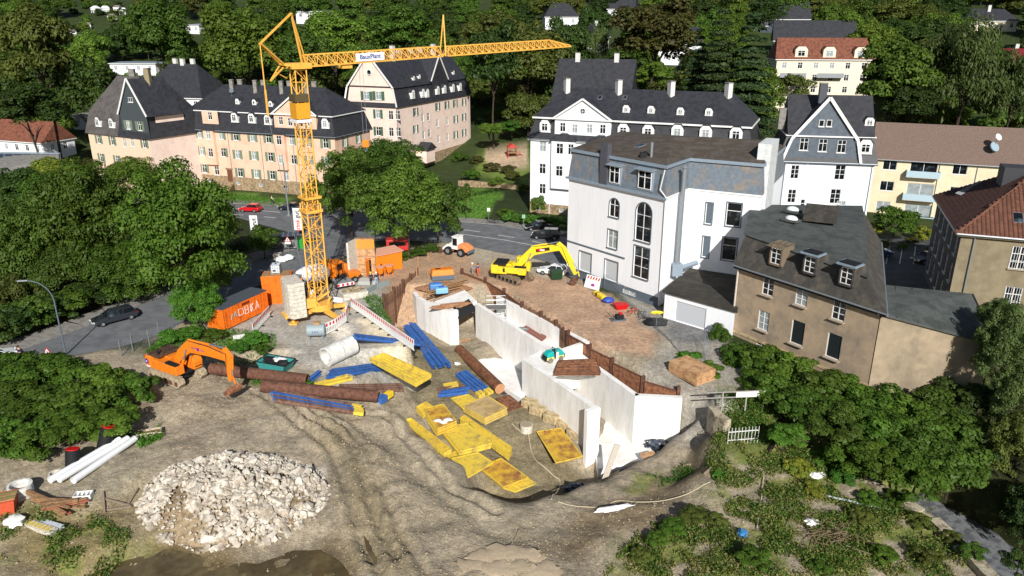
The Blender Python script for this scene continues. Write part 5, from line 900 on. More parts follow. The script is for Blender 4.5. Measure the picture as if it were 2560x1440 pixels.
for px,py,r,h,c in ((1850,905,1.8,2,'shrub'),(1910,935,2.2,2.6,'shrub'),(1975,965,2.3,2.8,'shrub'),(2040,1000,2.4,2.8,'oak'),(2100,1030,2.4,3,'shrub'),(1930,1000,2,2.2,'shrub'),(2000,1040,2.1,2.3,'shrub'),(2070,1080,2.2,2.4,'oak'),(2140,1090,2.4,2.8,'shrub'),(2200,1110,2.4,2.8,'shrub'),(2270,1150,2.4,3,'oak'),(2200,1180,2.1,2.2,'shrub'),(2280,1210,2,2.2,'shrub'),(2130,1150,1.9,1.9,'shrub'),(2330,1180,2.2,2.8,'oak'),(2340,1060,2.4,3,'oak'),(2390,1120,2.3,2.8,'oak'),(2370,1200,2.1,2.6,'oak'),(2420,1050,2.4,3.2,'dark'),(2440,1140,2,2.6,'dark'),(2260,1080,2.3,2.8,'shrub'),(2180,1050,2.3,2.8,'shrub'),(2300,1110,2.3,2.8,'shrub'),(2400,990,2,2.4,'dark'),(1890,960,1.5,1.7,'shrub'),(1960,1090,1.4,1.4,'ivy'),(1720,895,1.2,1.2,'ivy'),(1770,930,1.3,1.3,'shrub')): bush(gl,px,py+18,r*1.3,h*1.2,-1.2 if px<2100 else -2,c,'hedge by the derelict house')
gl='COL weedy shrub on the rough bank above the stream'
for px,py,r,h,c in ((1990,1180,1.5,1.6,'yellow'),(2060,1160,1.6,1.7,'ivy'),(2030,1230,1.4,1.4,'yellow'),(2110,1200,1.5,1.5,'ivy'),(2170,1250,1.2,1.1,'shrub'),(2240,1250,1.2,1.2,'shrub'),(1850,1060,1.2,1.0,'shrub'),(1900,1080,1,1,'ivy'),(1800,1190,1,.8,'ivy'),(1830,1130,1,.8,'ivy'),(2150,1300,1.3,1.2,'olive'),(2300,1310,1.3,1.1,'olive'),(1730,1290,1.3,1.1,'olive'),(1680,1320,1.3,1,'shrub'),(1790,1300,1.1,1,'olive'),(1880,1400,1.5,1.6,'shrub'),(2320,1400,1.2,1.2,'olive'),(2210,1390,1.2,1.1,'shrub'),(2430,1390,1.2,1.4,'shrub'),(2540,1420,1.4,1.8,'dark'),(1640,1350,1.0,.9,'shrub'),(2380,1350,1,1,'olive'),(2050,1420,1,.9,'shrub'),(1600,1390,1,.8,'olive')): bush(gl,px,py+10,r*.85,h*.8,-2.9,c,'weedy shrubs on the bank')
gl='COL bush on the verge between road and orange excavator'
for px,py,r,h,c in ((430,850,1.6,1.5,'ivy'),(480,840,1.6,1.5,'ivy'),(640,850,1.4,1.3,'ivy'),(600,870,1.2,1,'ivy'),(540,840,1.4,1.2,'shrub'),(395,880,1.2,1.1,'ivy'),(660,870,1,.8,'shrub')): bush(gl,px,py+12,r,h,0,c,'verge bushes')
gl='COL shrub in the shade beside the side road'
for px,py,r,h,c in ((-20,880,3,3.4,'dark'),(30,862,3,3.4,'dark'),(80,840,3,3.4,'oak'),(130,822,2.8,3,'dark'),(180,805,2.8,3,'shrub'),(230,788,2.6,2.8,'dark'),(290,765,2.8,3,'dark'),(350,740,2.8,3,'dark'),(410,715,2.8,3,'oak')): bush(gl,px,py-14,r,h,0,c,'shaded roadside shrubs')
gl='COL garden bush along the low wall below the pink house'
for px,py,r,h,c in ((1150,395,2.4,2.4,'shrub'),(1190,400,2,2,'rusty'),(1230,420,2.2,2.2,'rusty'),(1270,425,2,2,'rusty'),(1180,440,2.2,2.2,'shrub'),(1240,455,2,1.8,'lime'),(1280,440,2,2,'rusty'),(1225,330,3.4,3,'lime'),(1280,320,3.4,3,'ivy'),(1240,290,3.5,3,'lime'),(1310,470,1.6,1.6,'shrub'),(1265,530,1.6,1.4,'shrub')): bush(gl,px,py+12,r,h,0 if py>380 else 6,c,'garden bushes')
gl='COL bush in front of the yellow apartment block'
for px,py,r,h,c in ((2180,580,1.8,2.4,'yellow'),(2310,590,1.9,2.2,'yellow'),(2280,600,1.2,1.1,'rusty'),(2255,612,1,.9,'shrub'),(2330,620,1,.9,'rusty'),(2210,605,1,.9,'shrub')): bush(gl,px,py+12,r,h,0,c,'flower bed bushes')
gl='COL bush growing at the edge of the excavation by the loader'
for px,py,r,h,c in ((1050,640,1.6,1.2,'shrub'),(1010,650,1.4,1,'shrub'),(1080,630,1.4,1,'shrub'),(570,590,2,2.4,'shrub'),(600,640,1.8,1.8,'dark'),(540,650,2,2,'dark')): bush(gl,px,py,r,h,0,c,'roadside bushes')
# hedge row beside the road, ivy on the trunk
for k in range(9): bush('clipped green hedge section along the pavement by the white building',1270+k*18,556+k*1.6,1.3,1.5,0,'ivy','pavement hedge','hedge_section')
# ---------------------------------------------------------------- concrete channel works
def slab(root,name,poly,z0,z1,m,o=None):
    b=MB(); l=root.location; b.prism([(p[0]-l.x,p[1]-l.y) for p in poly],z0-l.z,z1-l.z,'z'); return b.build(name,m,root)
def wallseg(root,name,a,b_,t,z0,z1,m,side=1):
    a,b_=Vector(a),Vector(b_); d=(b_-a).normalized(); n=Vector((-d.y,d.x))*t*side; return slab(root,name,[a,b_,b_+n,a+n],z0,z1,m)
ZN,ZF=-1.1,0.0
r=T('concrete_culvert','long new white concrete culvert with open flared end in the excavation','culvert',(4,70,-5))
A,E_=P2(1305,897,ZN),P2(1480,1018,ZN); dW=(E_-A).normalized(); nW_=Vector((-dW.y,dW.x))   # left of travel = towards the right-hand wall
C_,D_,F_=P2(1480,912,ZN),P2(1588,990,ZN),P2(1706,996,ZN)
seg=[A+(E_-A)*k/4 for k in range(5)]
for p,q in zip(seg,seg[1:]): wallseg(r,'wall_panel',p+dW*.012,q-dW*.012,.55,-7.6,ZN,CONC,1)
wallseg(r,'end_pier',E_+nW_*.6-dW*.0,E_-nW_*.85,.5,-7.8,ZN+.02,CONC,1)
C0=C_-(D_-C_).normalized()*3.2
for p,q in ((C0,C_),(C_,(C_+D_)/2),((C_+D_)/2,D_)): wallseg(r,'wall_panel',p,q,.5,-7,ZN,CONC,1)
wallseg(r,'wing_wall',D_,F_,.55,-7,ZN,CONC,1)
fl,fr=P2(1496,1172,-6.2),F_+Vector((.5,-1.0)); slab(r,'floor_slab',[A+nW_*.3,E_+nW_*.55,fl,fr,F_,D_,C0],-7.3,-6.2,CONC)
dk=[A+nW_*.3-dW*.02,A+dW*4.4+nW_*.3,C_+(D_-C_).normalized()*.2,C0,P2(1378,866,ZN)]; slab(r,'deck',dk,ZN-.5,ZN+.006,CONC)
A2,B2=P2(1188,757,ZF),P2(1383,884,ZF-.3); Rr=P2(1240,742,ZF),P2(1457,851,ZF+.1)
sg=[A2+(B2-A2)*k/5 for k in range(6)]
for p,q in zip(sg,sg[1:]): wallseg(r,'wall_panel',p+(q-p).normalized()*.012,q-(q-p).normalized()*.012,.5,-5.6,ZF-.12,CONC,1)
sg=[Rr[0]+(Rr[1]-Rr[0])*k/4 for k in range(5)]
for p,q in zip(sg,sg[1:]): wallseg(r,'wall_panel',p,q,.5,-5.6,ZF+.06,CONC,1)
nx=(B2-A2).normalized(); wallseg(r,'cross_wall',Rr[1]+Vector((-nx.y,nx.x))*.5,B2+nx*.1,.45,-5,ZF+.02,CONC,1)
slab(r,'box_roof',[A2+Vector((-nx.y,nx.x))*.5,B2+Vector((-nx.y,nx.x))*.5,Rr[1]-nx*.4,Rr[0]],-2.6,-2.1,CONC)
slab(r,'footing',[P2(1108,864,-5),P2(1205,838,-5),P2(1310,930,-5.2),P2(1312,1000,-5.2)],-5.9,-4.95,CONC); slab(r,'footing_kerb',[P2(1104,868,-4.9),P2(1116,862,-4.9),P2(1308,985,-4.9),P2(1304,1000,-4.9)],-5.9,-4.75,CONC)
r=T('culvert_head','curved concrete chamber with roof slab at the far end of the excavation','culvert',(-10,88,-4)); zt=-.3
cv=[P2(1031,730,zt),P2(1040,742,zt),P2(1062,755,zt),P2(1092,768,zt),P2(1124,780,zt)]
for p,q in zip(cv,cv[1:]): wallseg(r,'wall_panel',p,q,.5,-5.4,zt,CONC,1)
e=cv[-1]; wallseg(r,'end_pier',e,e+Vector((1.0,.5)),.5,-5.4,zt+.02,CONC,1)
slab(r,'roof_slab',[P2(1078,748,zt),P2(1128,774,zt),P2(1192,752,zt),P2(1160,722,zt)],zt-.5,zt-.04,CONC); 
b=MB(); a0,a1=P(1133,770,zt+.1),P(1172,748,zt+.4); b.hexa([a0,a1,a1+Vector((1,-.6,-1.2)),a0+Vector((.7,-.8,-1.2))],[q+Vector((0,0,.06)) for q in (a0,a1,a1+Vector((1,-.6,-1.2)),a0+Vector((.7,-.8,-1.2)))]); tag(b.build('roofing_membrane',BLACK),'black waterproof membrane strip hanging over the chamber edge','membrane')
r=T('soil_heap','reddish soil heap on top of the concrete chamber','soil heap',P(1110,715,zt)); b=MB(); g=random.Random(3)
n=26
for j in range(5):
    t=j/4
    for i in range(n):
        a=2*math.pi*i/n; rr=(1-t)*(1+.15*g.random()); b.v.append((math.cos(a)*3.6*rr,math.sin(a)*1.9*rr,.55*math.sin(t*1.57)*(1+.2*g.random())-.15))
b.f+=[(j*n+i,j*n+(i+1)%n,(j+1)*n+(i+1)%n,(j+1)*n+i) for j in range(4) for i in range(n)]; SOILR=mat('reddish_soil','#a3795a',.95,.25,2,bump=.6,c2='#8a664b'); b.build('heap',SOILR,r,smooth=True)
# ---------------------------------------------------------------- sheet piling
def pilewall(label,pts,kinds,zb,zt,group=None,nrm=1):
    zz=[p[2] if len(p)>2 else .2 for p in pts]; q=[P2(*p[:2],z) for p,z in zip(pts,zz)]; r=T('sheet_pile_wall',label,'retaining wall',(*q[0],0)); o=r.location; zt0=zt
    for k,(a,b_) in enumerate(zip(q,q[1:])):
        zt=round(zt0+(min(zz[k],zz[k+1])-.2),2); d=(b_-a); L=d.length; d/=L; n=Vector((-d.y,d.x))*nrm; kd=kinds[k%len(kinds)]; rz=math.atan2(d.y,d.x)
        pm=cached(('pile',round(zt-zb,2)),lambda: MB().box(-.16,.16,-.16,-.13,0,zt-zb+.5).box(-.16,.16,.13,.16,0,zt-zb+.5).box(-.015,.015,-.13,.13,0,zt-zb+.5).mesh('post',RUST))
        ob('post',pm,r,Vector((*a,zb))-o,rz)
        if kd=='plate': MB().box(.2,L-.2,-.04,.04,0,zt-zb).build('panel',RUSTB,r,loc=Vector((*a,zb))-o,rz=rz); MB().box(.1,L-.1,-.1,-.04,zt-zb-.12,zt-zb).build('capping',RUST,r,loc=Vector((*a,zb))-o,rz=rz)
        else:
            nn=max(2,int((L-.4)/.28)); wd=(L-.4)/nn
            for j in range(nn):
                mm=cached(('plank',round(wd,2),j%3,zt-zb),lambda: MB().box(0,wd-.02,-.04,.04,0,zt-zb+.12*(j%3)).mesh('plank',mat('pile_timber','#8b6a52',.9,.25,2,bump=.2,c2='#644937',rand=.25)))
                ob('plank',mm,r,Vector((*(a+d*(.2+j*wd)),zb))-o,rz+random.uniform(-.06,.06))
    ob('post',pm,r,Vector((*q[-1],zb))-o,0); return r
pilewall('long rusty sheet pile wall with posts between sand plateau and culvert',[(1155,682),(1213,704),(1260,732),(1305,766),(1352,790),(1390,812),(1420,834),(1474,868,0),(1530,900,-.25),(1608,945,-.6),(1696,980,-1)],['plate','plate','plate','plank','plank','plank','plate','plate','plate','plate'],-5.2,.35)
pilewall('brown timber pile wall with steel posts at the far corner of the pit',[(960,748),(985,730),(1008,712),(1027,697),(1043,683)],['plank'],-5,.45,nrm=-1)
# ---------------------------------------------------------------- tower crane
CX0,CY0=-22.2,80.2; r=T('tower_crane','yellow self-erecting lattice tower crane with long jib and advertising banner','crane',(CX0,CY0,0)); JD=Vector((.76,.65,0)).normalized(); JN=Vector((-JD.y,JD.x,0)); Mz=lambda x,y,z:(JD*x+JN*y)+Vector((0,0,z))
def lattice(b,z0,z1,s,step,rc=.08,rd=.038):
    for sx in (-1,1):
        for sy in (-1,1): b.bar(Mz(sx*s,sy*s,z0),Mz(sx*s,sy*s,z1),rc*1.7)
    n=max(1,round((z1-z0)/step)); h=(z1-z0)/n
    cs=[(-s,-s),(s,-s),(s,s),(-s,s)]
    for k in range(n):
        za,zb=z0+k*h,z0+(k+1)*h
        for j in range(4):
            p,q=cs[j],cs[(j+1)%4]
            if (k+j)%2: p,q=q,p
            b.bar(Mz(*p,za),Mz(*q,zb),rd*1.7); b.bar(Mz(*p,zb),Mz(*q,zb),rd*1.5)
b=MB(); lattice(b,2.6,13.5,.8,1.45); b.build('lower_mast',CRANEY,r); b=MB(); lattice(b,12.8,27.6,.62,1.25,.07,.036); b.build('upper_mast',CRANEY,r)
b=MB()
for s in (-1,1): b.bar(Mz(-.9,s*.9,12.7),Mz(.9,s*.9,12.7),.22,.3); b.bar(Mz(s*.9,-.9,12.7),Mz(s*.9,.9,12.7),.22,.3); b.bar(Mz(-.9,s*.9,14.2),Mz(.9,s*.9,14.2),.18,.25); b.bar(Mz(s*.9,-.9,14.2),Mz(s*.9,.9,14.2),.18,.25)
b.build('mast_collar',CRANEY,r)
b=MB(); [b.bar(Mz(.35*math.cos(a),.35*math.sin(a),3),Mz(.35*math.cos(a),.35*math.sin(a),26),.05) for a in (0,2.1,4.2)]; b.build('hoist_ropes_guide',CRANEY,r)
b=MB(); 
for k in range(54): z=3+k*.42; b.bar(Mz(-.2,.55,z),Mz(.2,.55,z),.03)
b.bar(Mz(-.2,.55,3),Mz(-.2,.55,26),.04).bar(Mz(.2,.55,3),Mz(.2,.55,26),.04); b.build('mast_ladder',CRANEY,r)
b=MB(); zc=22.6; b.obox(Mz(-.2,.0,zc+.9),(1.5,1.5,1.6),Matrix.Rotation(math.atan2(JD.y,JD.x),3,'Z')); b.build('operator_cabin',mat('cabin_yellow','#d99a2b',.5,.12,1.5),r); b=MB(); b.obox(Mz(-.2,0,zc-.15),(1.7,1.7,.3),Matrix.Rotation(math.atan2(JD.y,JD.x),3,'Z')); b.build('cabin_band',WHITE,r)
b=MB(); b.obox(Mz(-.2,0,zc+2.2),(1.5,1.5,.8),Matrix.Rotation(math.atan2(JD.y,JD.x),3,'Z')); b.build('cabin_glazing',mat('tinted_cab_glass','#5a4f38',.2,.1),r)
# base frame, ballast and outriggers
b=MB(); b.cyl((0,0,1.2),(0,0,1.9),1.5,20); b.build('slewing_ring',CRANEY,r,smooth=True)
b=MB(); 
for a in (40,140,220,320):
    q=Vector((math.cos(R(a)),math.sin(R(a)),0)); b.bar(q*.9+Vector((0,0,1.1)),q*3.4+Vector((0,0,.75)),.5,.45); b.bar(q*3.3+Vector((0,0,.2)),q*3.3+Vector((0,0,1)),.25); b.obox(q*3.3+Vector((0,0,.12)),(.9,.9,.18))
b.build('outrigger_base',CRANEY,r,bevel=.03)
b=MB(); BD=Vector((-.86,-.51,0)); BN=Vector((-BD.y,BD.x,0)); b.bar(BD*.5+Vector((0,0,2.2)),BD*4.2+Vector((0,0,1.0)),1.8,.35); [b.bar(Mz(sx*.95,sy*.95,2.6),Mz(sx*.3,sy*1.2,1.5)+Vector((0,0,0)),.2) for sx in (-1,1) for sy in (-1,1)]; b.bar(Mz(.9,-.9,3.2),BD*2.2+BN*.8+Vector((0,0,1.6)),.22).bar(Mz(.9,.9,3.2),BD*2.2-BN*.8+Vector((0,0,1.6)),.22); b.build('slewing_platform',CRANEY,r,bevel=.03)
for k in range(9):
    z=1.0+k*.46; w=3.4; pr=[(3.0+.5*math.cos(t)*.9+0,w/2*math.sin(t)) for t in (-1.57,-1.0,-.5,0,.5,1.0,1.57)]+[(1.7,w/2),(1.7,-w/2)]
    b=MB(); b.prism([((BD*p[0]*1.15+BN*p[1]).x,(BD*p[0]*1.15+BN*p[1]).y) for p in pr],z,z+.43,'z'); b.build('ballast_slab',CONC2,r,bevel=.03)
b=MB(); b.obox(BD*1.2+BN*.9+Vector((0,0,2.3)),(1.2,.7,1.1),Matrix.Rotation(.35,3,'Z')); b.build('winch_housing',CRANEY,r,bevel=.05); b=MB(); b.cyl(BD*1.5-BN*.7+Vector((0,0,2.2)),BD*1.5+BN*.3+Vector((0,0,2.2)),.35,14); b.build('winch_drum',BLACK,r,smooth=True); b=MB(); b.obox(BD*.6-BN*1.2+Vector((0,0,2.6)),(.7,.1,1.0),Matrix.Rotation(.35,3,'Z')); b.build('control_cabinet',WHITE,r)
# jib
J0=Mz(.7,0,27.9); tip=PY(1425,116,106.5)-Vector((CX0,CY0,0)); JL=(tip-J0).length; jd=(tip-J0).normalized(); up=JN.cross(jd)*-1; up=up if up.z>0 else -up
def jibsec(name,s0,s1,h0,h1,w0,w1,step):
    b=MB(); n=max(2,round((s1-s0)/step)); pr=None
    for k in range(n+1):
        t=k/n; s=s0+(s1-s0)*t; h=h0+(h1-h0)*t; w_=w0+(w1-w0)*t; c=J0+jd*s; cur=(c-JN*w_/2,c+JN*w_/2,c+up*h)
        if pr:
            for i in range(3): b.bar(pr[i],cur[i],.13 if i<2 else .15)
            b.bar(pr[0],(pr[2]+cur[2])/2,.06).bar((pr[2]+cur[2])/2,cur[0],.06).bar(pr[1],(pr[2]+cur[2])/2,.06).bar((pr[2]+cur[2])/2,cur[1],.06)
            b.bar(pr[2],cur[0],.06).bar(pr[2],cur[1],.06)
        b.bar(cur[0],cur[1],.07).bar(cur[0],cur[2],.06).bar(cur[1],cur[2],.06); pr=cur
    b.build(name,CRANEY,r)
jm=JL*.455; jibsec('jib',0,jm-.4,1.15,1.1,1.3,1.2,1.15); jibsec('jib_extension',jm+.4,JL*.9,1.05,1.0,1.15,1.0,1.1); jibsec('jib_tip',JL*.9,JL,1.0,.12,1.0,.5,1.0)
b=MB(); c=J0+jd*jm; b.bar(c-JN*.6,c+up*4.6+jd*.4,.13).bar(c+JN*.6,c+up*4.6+jd*.4,.13).bar(c-jd*1.4+up*1.05,c,.12).bar(c+jd*1.4+up*1.05,c,.12); b.build('jib_mast',CRANEY,r)
ap=PY(728,33,CY0-1.2)-Vector((CX0,CY0,0)); rp=PY(650,109,CY0-4.2)-Vector((CX0,CY0,0)); hp=Mz(-1.7,0,28.2)
b=MB(); b.bar(Mz(.3,-.6,28),ap,.17).bar(Mz(.9,.6,28),ap,.17).bar(Mz(.8,-.55,28),ap,.1); b.build('a_frame',CRANEY,r); b=MB(); b.bar(ap+JN*.12,rp+JN*.12,.12).bar(ap-JN*.12,rp-JN*.12,.12); b.build('tie_bar',CRANEY,r)
b=MB(); b.bar(rp+JN*.15,hp+JN*.5,.17).bar(rp-JN*.15,hp-JN*.5,.17).bar(hp+JN*.5,Mz(.7,.6,27.8),.2).bar(hp-JN*.5,Mz(.7,-.6,27.8),.2); b.build('rear_strut',CRANEY,r)
b=MB(); q=PY(676,203,CY0-3)-Vector((CX0,CY0,0)); b.bar(hp+JN*.3,q,.13).bar(hp-JN*.3+Vector((0,0,-.3)),q,.13).bar(hp+Vector((.3,.3,-1.4)),(hp+q)/2,.1); b.build('lower_strut',CRANEY,r)
b=MB(); q1=PY(663,225,CY0-4)-Vector((CX0,CY0,0)); q2=PY(670,290,CY0-3.4)-Vector((CX0,CY0,0)); b.bar(rp,q1,.1).bar(q1,q2,.2); b.build('telescopic_tie',CRANEY,r); b=MB(); b.cyl(q2,BD*1.2+Vector((0,0,2.5)),.025,5); b.build('pull_rope',STEEL,r)
b=MB(); b.obox(Mz(.1,0,28.0),(2.2,1.7,.6),Matrix.Rotation(math.atan2(JD.y,JD.x),3,'Z')); b.build('mast_head',CRANEY,r,bevel=.04)
bc=J0+jd*7.6-JN*.68+up*.55; b=MB(); b.obox((0,0,0),(3.6,.05,.85)); o=b.build('banner',WHITE,r,loc=bc); o.rotation_euler=Matrix((jd,JN,up)).transposed().to_euler()
def text(s,size,m,parent,loc,rot=(math.pi/2,0,0),ext=.01,name='lettering',align='CENTER',bold=0):
    c=bpy.data.curves.new(name,'FONT'); c.body=s; c.size=size; c.extrude=ext; c.align_x=align; c.align_y='CENTER'; c.offset=bold; o=bpy.data.objects.new('tmp',c); COL.objects.link(o); dg=bpy.context.evaluated_depsgraph_get(); me=bpy.data.meshes.new_from_object(o.evaluated_get(dg)); bpy.data.objects.remove(o); me.materials.clear(); me.materials.append(m); k=ob(name,me,parent,loc); k.rotation_euler=rot; return k
NAVY=mat('navy_print','#24408f',.6); text('BauxPlant',.66,NAVY,o,(0,-.035,.02),bold=.012)
hk=J0+jd*4.8; r2=T('crane_hook','orange hook block hanging from the crane trolley in front of the lime trees','hook',PY(915,368,hk.y+CY0)); b=MB(); b.box(-.35,.35,-.12,.12,0,.8); b.build('hook_block',EXO,r2,bevel=.04); b=MB(); b.tube([(0,0,0),(.12,0,-.2),(.1,0,-.42),(-.1,0,-.45),(-.15,0,-.3)],.05); b.build('hook',STEEL,r2)
b=MB(); top=Vector((hk.x+CX0,hk.y+CY0,hk.z)); [b.cyl((dx,0,.8),(dx,0,top.z-r2.location.z),.02,5) for dx in (-.2,.2)]; b.build('hoist_rope',STEEL,r2)
b=MB(); c=J0+jd*4.8; b.obox(c+Vector((0,0,-.3)),(1.2,1.0,.4),Matrix.Rotation(math.atan2(JD.y,JD.x),3,'Z')); b.build('trolley',CRANEY,r)
# ---------------------------------------------------------------- construction machines
def excavator(label,loc,trk,upr,col,boom,stick,bucket_ang,logo=None,muddy=True,stripe=None):
    r=T('tracked_excavator',label,'excavator',loc,trk); TM=mat('track_mud','#b3a48a',.95,.25,4,bump=.4,c2='#8f8068') if muddy else mat('track_steel','#8c7a63',.9,.3,4,c2='#5b4d3e')
    for s in (-1,1):
        pr=[(-2.2,.12),(-2.45,.45),(-2.3,.85),(-1.9,.98),(1.9,.98),(2.3,.85),(2.45,.45),(2.2,.12),(1.9,.02),(-1.9,.02)]; t=MB(); t.prism(pr,s*1.2-.32,s*1.2+.32); o=t.build('track',TM,r,bevel=.04)
        g=MB(); 
        for k in range(15): x=-2.0+k*.286; g.box(x-.05,x+.05,s*1.2-.335,s*1.2+.335,.975,1.03)
        [MB().cyl((x,s*1.2+s*.30,.42),(x,s*1.2+s*.36,.42),.24,10).build('roller',RUST if muddy else BLACK,o) for x in (-1.9,-1.1,-.4,.4,1.1,1.9)]; g.build('track_shoe',TM,o)
    MB().box(-1.3,1.3,-.9,.9,.35,.95).build('undercarriage',BLACK,r); MB().cyl((0,0,.9),(0,0,1.15),.75,18).build('slewing_ring',BLACK,r)
    u=bpy.data.objects.new('upper_structure',None)
    q=Matrix.Rotation(upr,3,'Z')
    def U(mb,name,m,parent=None,bevel=.04,smooth=False):
        mb.v=[tuple(q@Vector(v)) for v in mb.v]; return mb.build(name,m,parent or r,bevel=bevel,smooth=smooth)
    b=MB(); b.prism([(-2.9,-1.0),(-2.75,-1.35),(-1.8,-1.4),(-1.8,1.4),(-2.75,1.35),(-2.9,1.0)],1.1,2.3,'z'); cw=U(b,'counterweight',col,bevel=.12)
    U(MB().box(-1.8,1.9,-1.38,-.45,1.15,2.1),'right_body',col,bevel=.06); U(MB().box(-1.8,.3,.45,1.38,1.15,2.2),'left_body',col,bevel=.06); U(MB().box(-1.8,-.2,-.45,.45,1.15,2.25),'engine_bay',col)
    U(MB().box(-2.5,-.8,-1.2,1.2,2.22,2.52),'engine_hood',BLACK if not logo else mat('hood_dark','#3a3230',.6,.3,5,c2='#6a4a30'),bevel=.08); U(MB().box(.4,1.9,-1.37,-.9,2.1,2.3),'tank_step',BLACK,bevel=.02); U(MB().cyl((-1.2,-.9,2.5),(-1.2,-.9,3.1),.09,8),'exhaust',BLACK)
    U(MB().box(-1.8,1.9,-.44,.44,1.0,1.2),'main_frame',BLACK)
    cb=U(MB().prism([(.35,1.15),(2.05,1.15),(2.15,1.9),(1.7,2.95),(.35,2.95)],.45,1.38),'cab',col,bevel=.05); U(MB().box(.42,1.62,1.385,1.4,1.75,2.8),'cab_window',DARKGLASS,cb,0); U(MB().box(.5,1.5,.42,.445,1.9,2.75),'cab_window',DARKGLASS,cb,0); U(MB().hexa([(2.07,.55,1.4),(2.11,.55,1.4),(2.11,1.3,1.4),(2.07,1.3,1.4)],[(1.73,.55,2.85),(1.77,.55,2.85),(1.77,1.3,2.85),(1.73,1.3,2.85)]),'windscreen',DARKGLASS,cb,0); U(MB().box(.3,1.75,.42,1.4,2.95,3.02),'cab_roof',col,cb,.02)
    # boom, stick, bucket as side profiles
    def thick(ps,ws): # tapered plate profile along a polyline
        L=[Vector((p[0],0,p[1])) for p in ps]; T_=[];B_=[]
        for k,p in enumerate(L):
            d=(L[min(k+1,len(L)-1)]-L[max(k-1,0)]).normalized(); n=Vector((-d.z,0,d.x)); T_.append(p+n*ws[k]/2); B_.append(p-n*ws[k]/2)
        return [(v.x,v.z) for v in T_]+[(v.x,v.z) for v in reversed(B_)]
    bm=U(MB().prism(thick(boom,[.6,.95,1.15,.9,.55]),-.3,.3),'boom',col,bevel=.05)
    st=U(MB().prism(thick(stick,[.5,.95,.62,.38]),-.19,.19),'stick',col,bevel=.04)
    bs,be=Vector((boom[1][0],0,boom[1][1])),Vector((boom[2][0],0,boom[2][1]))
    for s in (-1,1):
        a,c=Vector((1.3,s*.42,1.35)),Vector((boom[2][0]-.2,s*.36,boom[2][1]-.25)); h=(a+c)/2; U(MB().cyl(a,h,.13,10),'boom_cylinder',col,bm,0); U(MB().cyl(h,c,.07,8),'piston_rod',STEEL,bm,0)
    a,c=Vector((boom[2][0]-.2,0,boom[2][1]+.55)),Vector((stick[0][0],0,stick[0][1]+.1)); h=a.lerp(c,.6); U(MB().cyl(a,h,.12,10),'stick_cylinder',col,bm,0); U(MB().cyl(h,c,.06,8),'piston_rod',STEEL,bm,0)
    a,c=Vector((stick[1][0]+.42,0,stick[1][1])),Vector((stick[3][0]+.35,0,stick[3][1]+.5)); h=a.lerp(c,.6); U(MB().cyl(a,h,.1,10),'bucket_cylinder',col,st,0); U(MB().cyl(h,c,.05,8),'piston_rod',STEEL,st,0)
    for s in (-1,1): U(MB().tube([(boom[1][0],s*.2,boom[1][1]+.4),(boom[2][0],s*.2,boom[2][1]+.6),(boom[3][0],s*.2,boom[3][1]+.5),(stick[1][0]-.1,s*.22,stick[1][1]+.3),(stick[2][0]-.3,s*.2,stick[2][1])],.035,5),'hydraulic_hose',BLACK,bm,0)
    px,pz=stick[3]; bk=MB(); n=9; pts=[]
    for k in range(n):
        t=-1.9+k*2.9/(n-1); pts.append((.62*math.cos(t)*1.05,.55*math.sin(t)))
    ca,sa=math.cos(bucket_ang),math.sin(bucket_ang); rot=lambda p:(px+.1+ca*(p[0]-.1)-sa*(p[1]-.55),pz-.1+sa*(p[0]-.1)+ca*(p[1]-.55)-.15)
    P_=[rot(p) for p in pts]; inn=[rot((p[0]*.9,p[1]*.9)) for p in pts]; W_=.68
    for k in range(n-1): bk.hexa([(P_[k][0],-W_,P_[k][1]),(P_[k+1][0],-W_,P_[k+1][1]),(inn[k+1][0],-W_,inn[k+1][1]),(inn[k][0],-W_,inn[k][1])],[(P_[k][0],W_,P_[k][1]),(P_[k+1][0],W_,P_[k+1][1]),(inn[k+1][0],W_,inn[k+1][1]),(inn[k][0],W_,inn[k][1])])
    for s in (-1,1): bk.prism(P_,s*W_-.03,s*W_+.03)
    bo=U(bk,'bucket',RUSTB if muddy else RUST,bevel=0); e0=Vector((P_[0][0],0,P_[0][1])); dv=(e0-Vector((P_[1][0],0,P_[1][1]))).normalized()
    for k in range(5): y=-.56+k*.28; U(MB().bar(e0+Vector((0,y,0))-dv*.1,e0+Vector((0,y,0))+dv*.22,.1,.06),'tooth',STEEL,bo,0)
    U(MB().bar((px,0,pz+.1),(px+.35,0,pz+.4),.12).bar((px+.35,0,pz+.4),(px+.5,0,pz-.25),.12),'bucket_link',col,st,0)
    if logo:
        rz=Matrix.Rotation(upr,3,'Z')
        o=text('✦',.01,mat('violet_logo','#5a2a9a',.5),cw,(0,0,0)) if 0 else None
        for pos in ((-2.35,-1.405,1.75),): # star mark on the counterweight
            b=MB(); 
            for k in range(5): a=2*math.pi*k/5+.3; b.bar((pos[0],pos[1],pos[2]),(pos[0]+.28*math.cos(a),pos[1],pos[2]+.28*math.sin(a)),.02,.14,up=(0,1,0)) if 0 else b.box(pos[0]+.18*math.cos(a)-.09,pos[0]+.18*math.cos(a)+.09,pos[1]-.02,pos[1]+.01,pos[2]+.18*math.sin(a)-.09,pos[2]+.18*math.sin(a)+.09)
            U(b,'emblem',mat('violet_logo','#5a2a9a',.5),cw,0); U(MB().box(pos[0]-.08,pos[0]+.06,pos[1]-.03,pos[1],pos[2]-.07,pos[2]+.07),'emblem_centre',WHITE,cw,0)
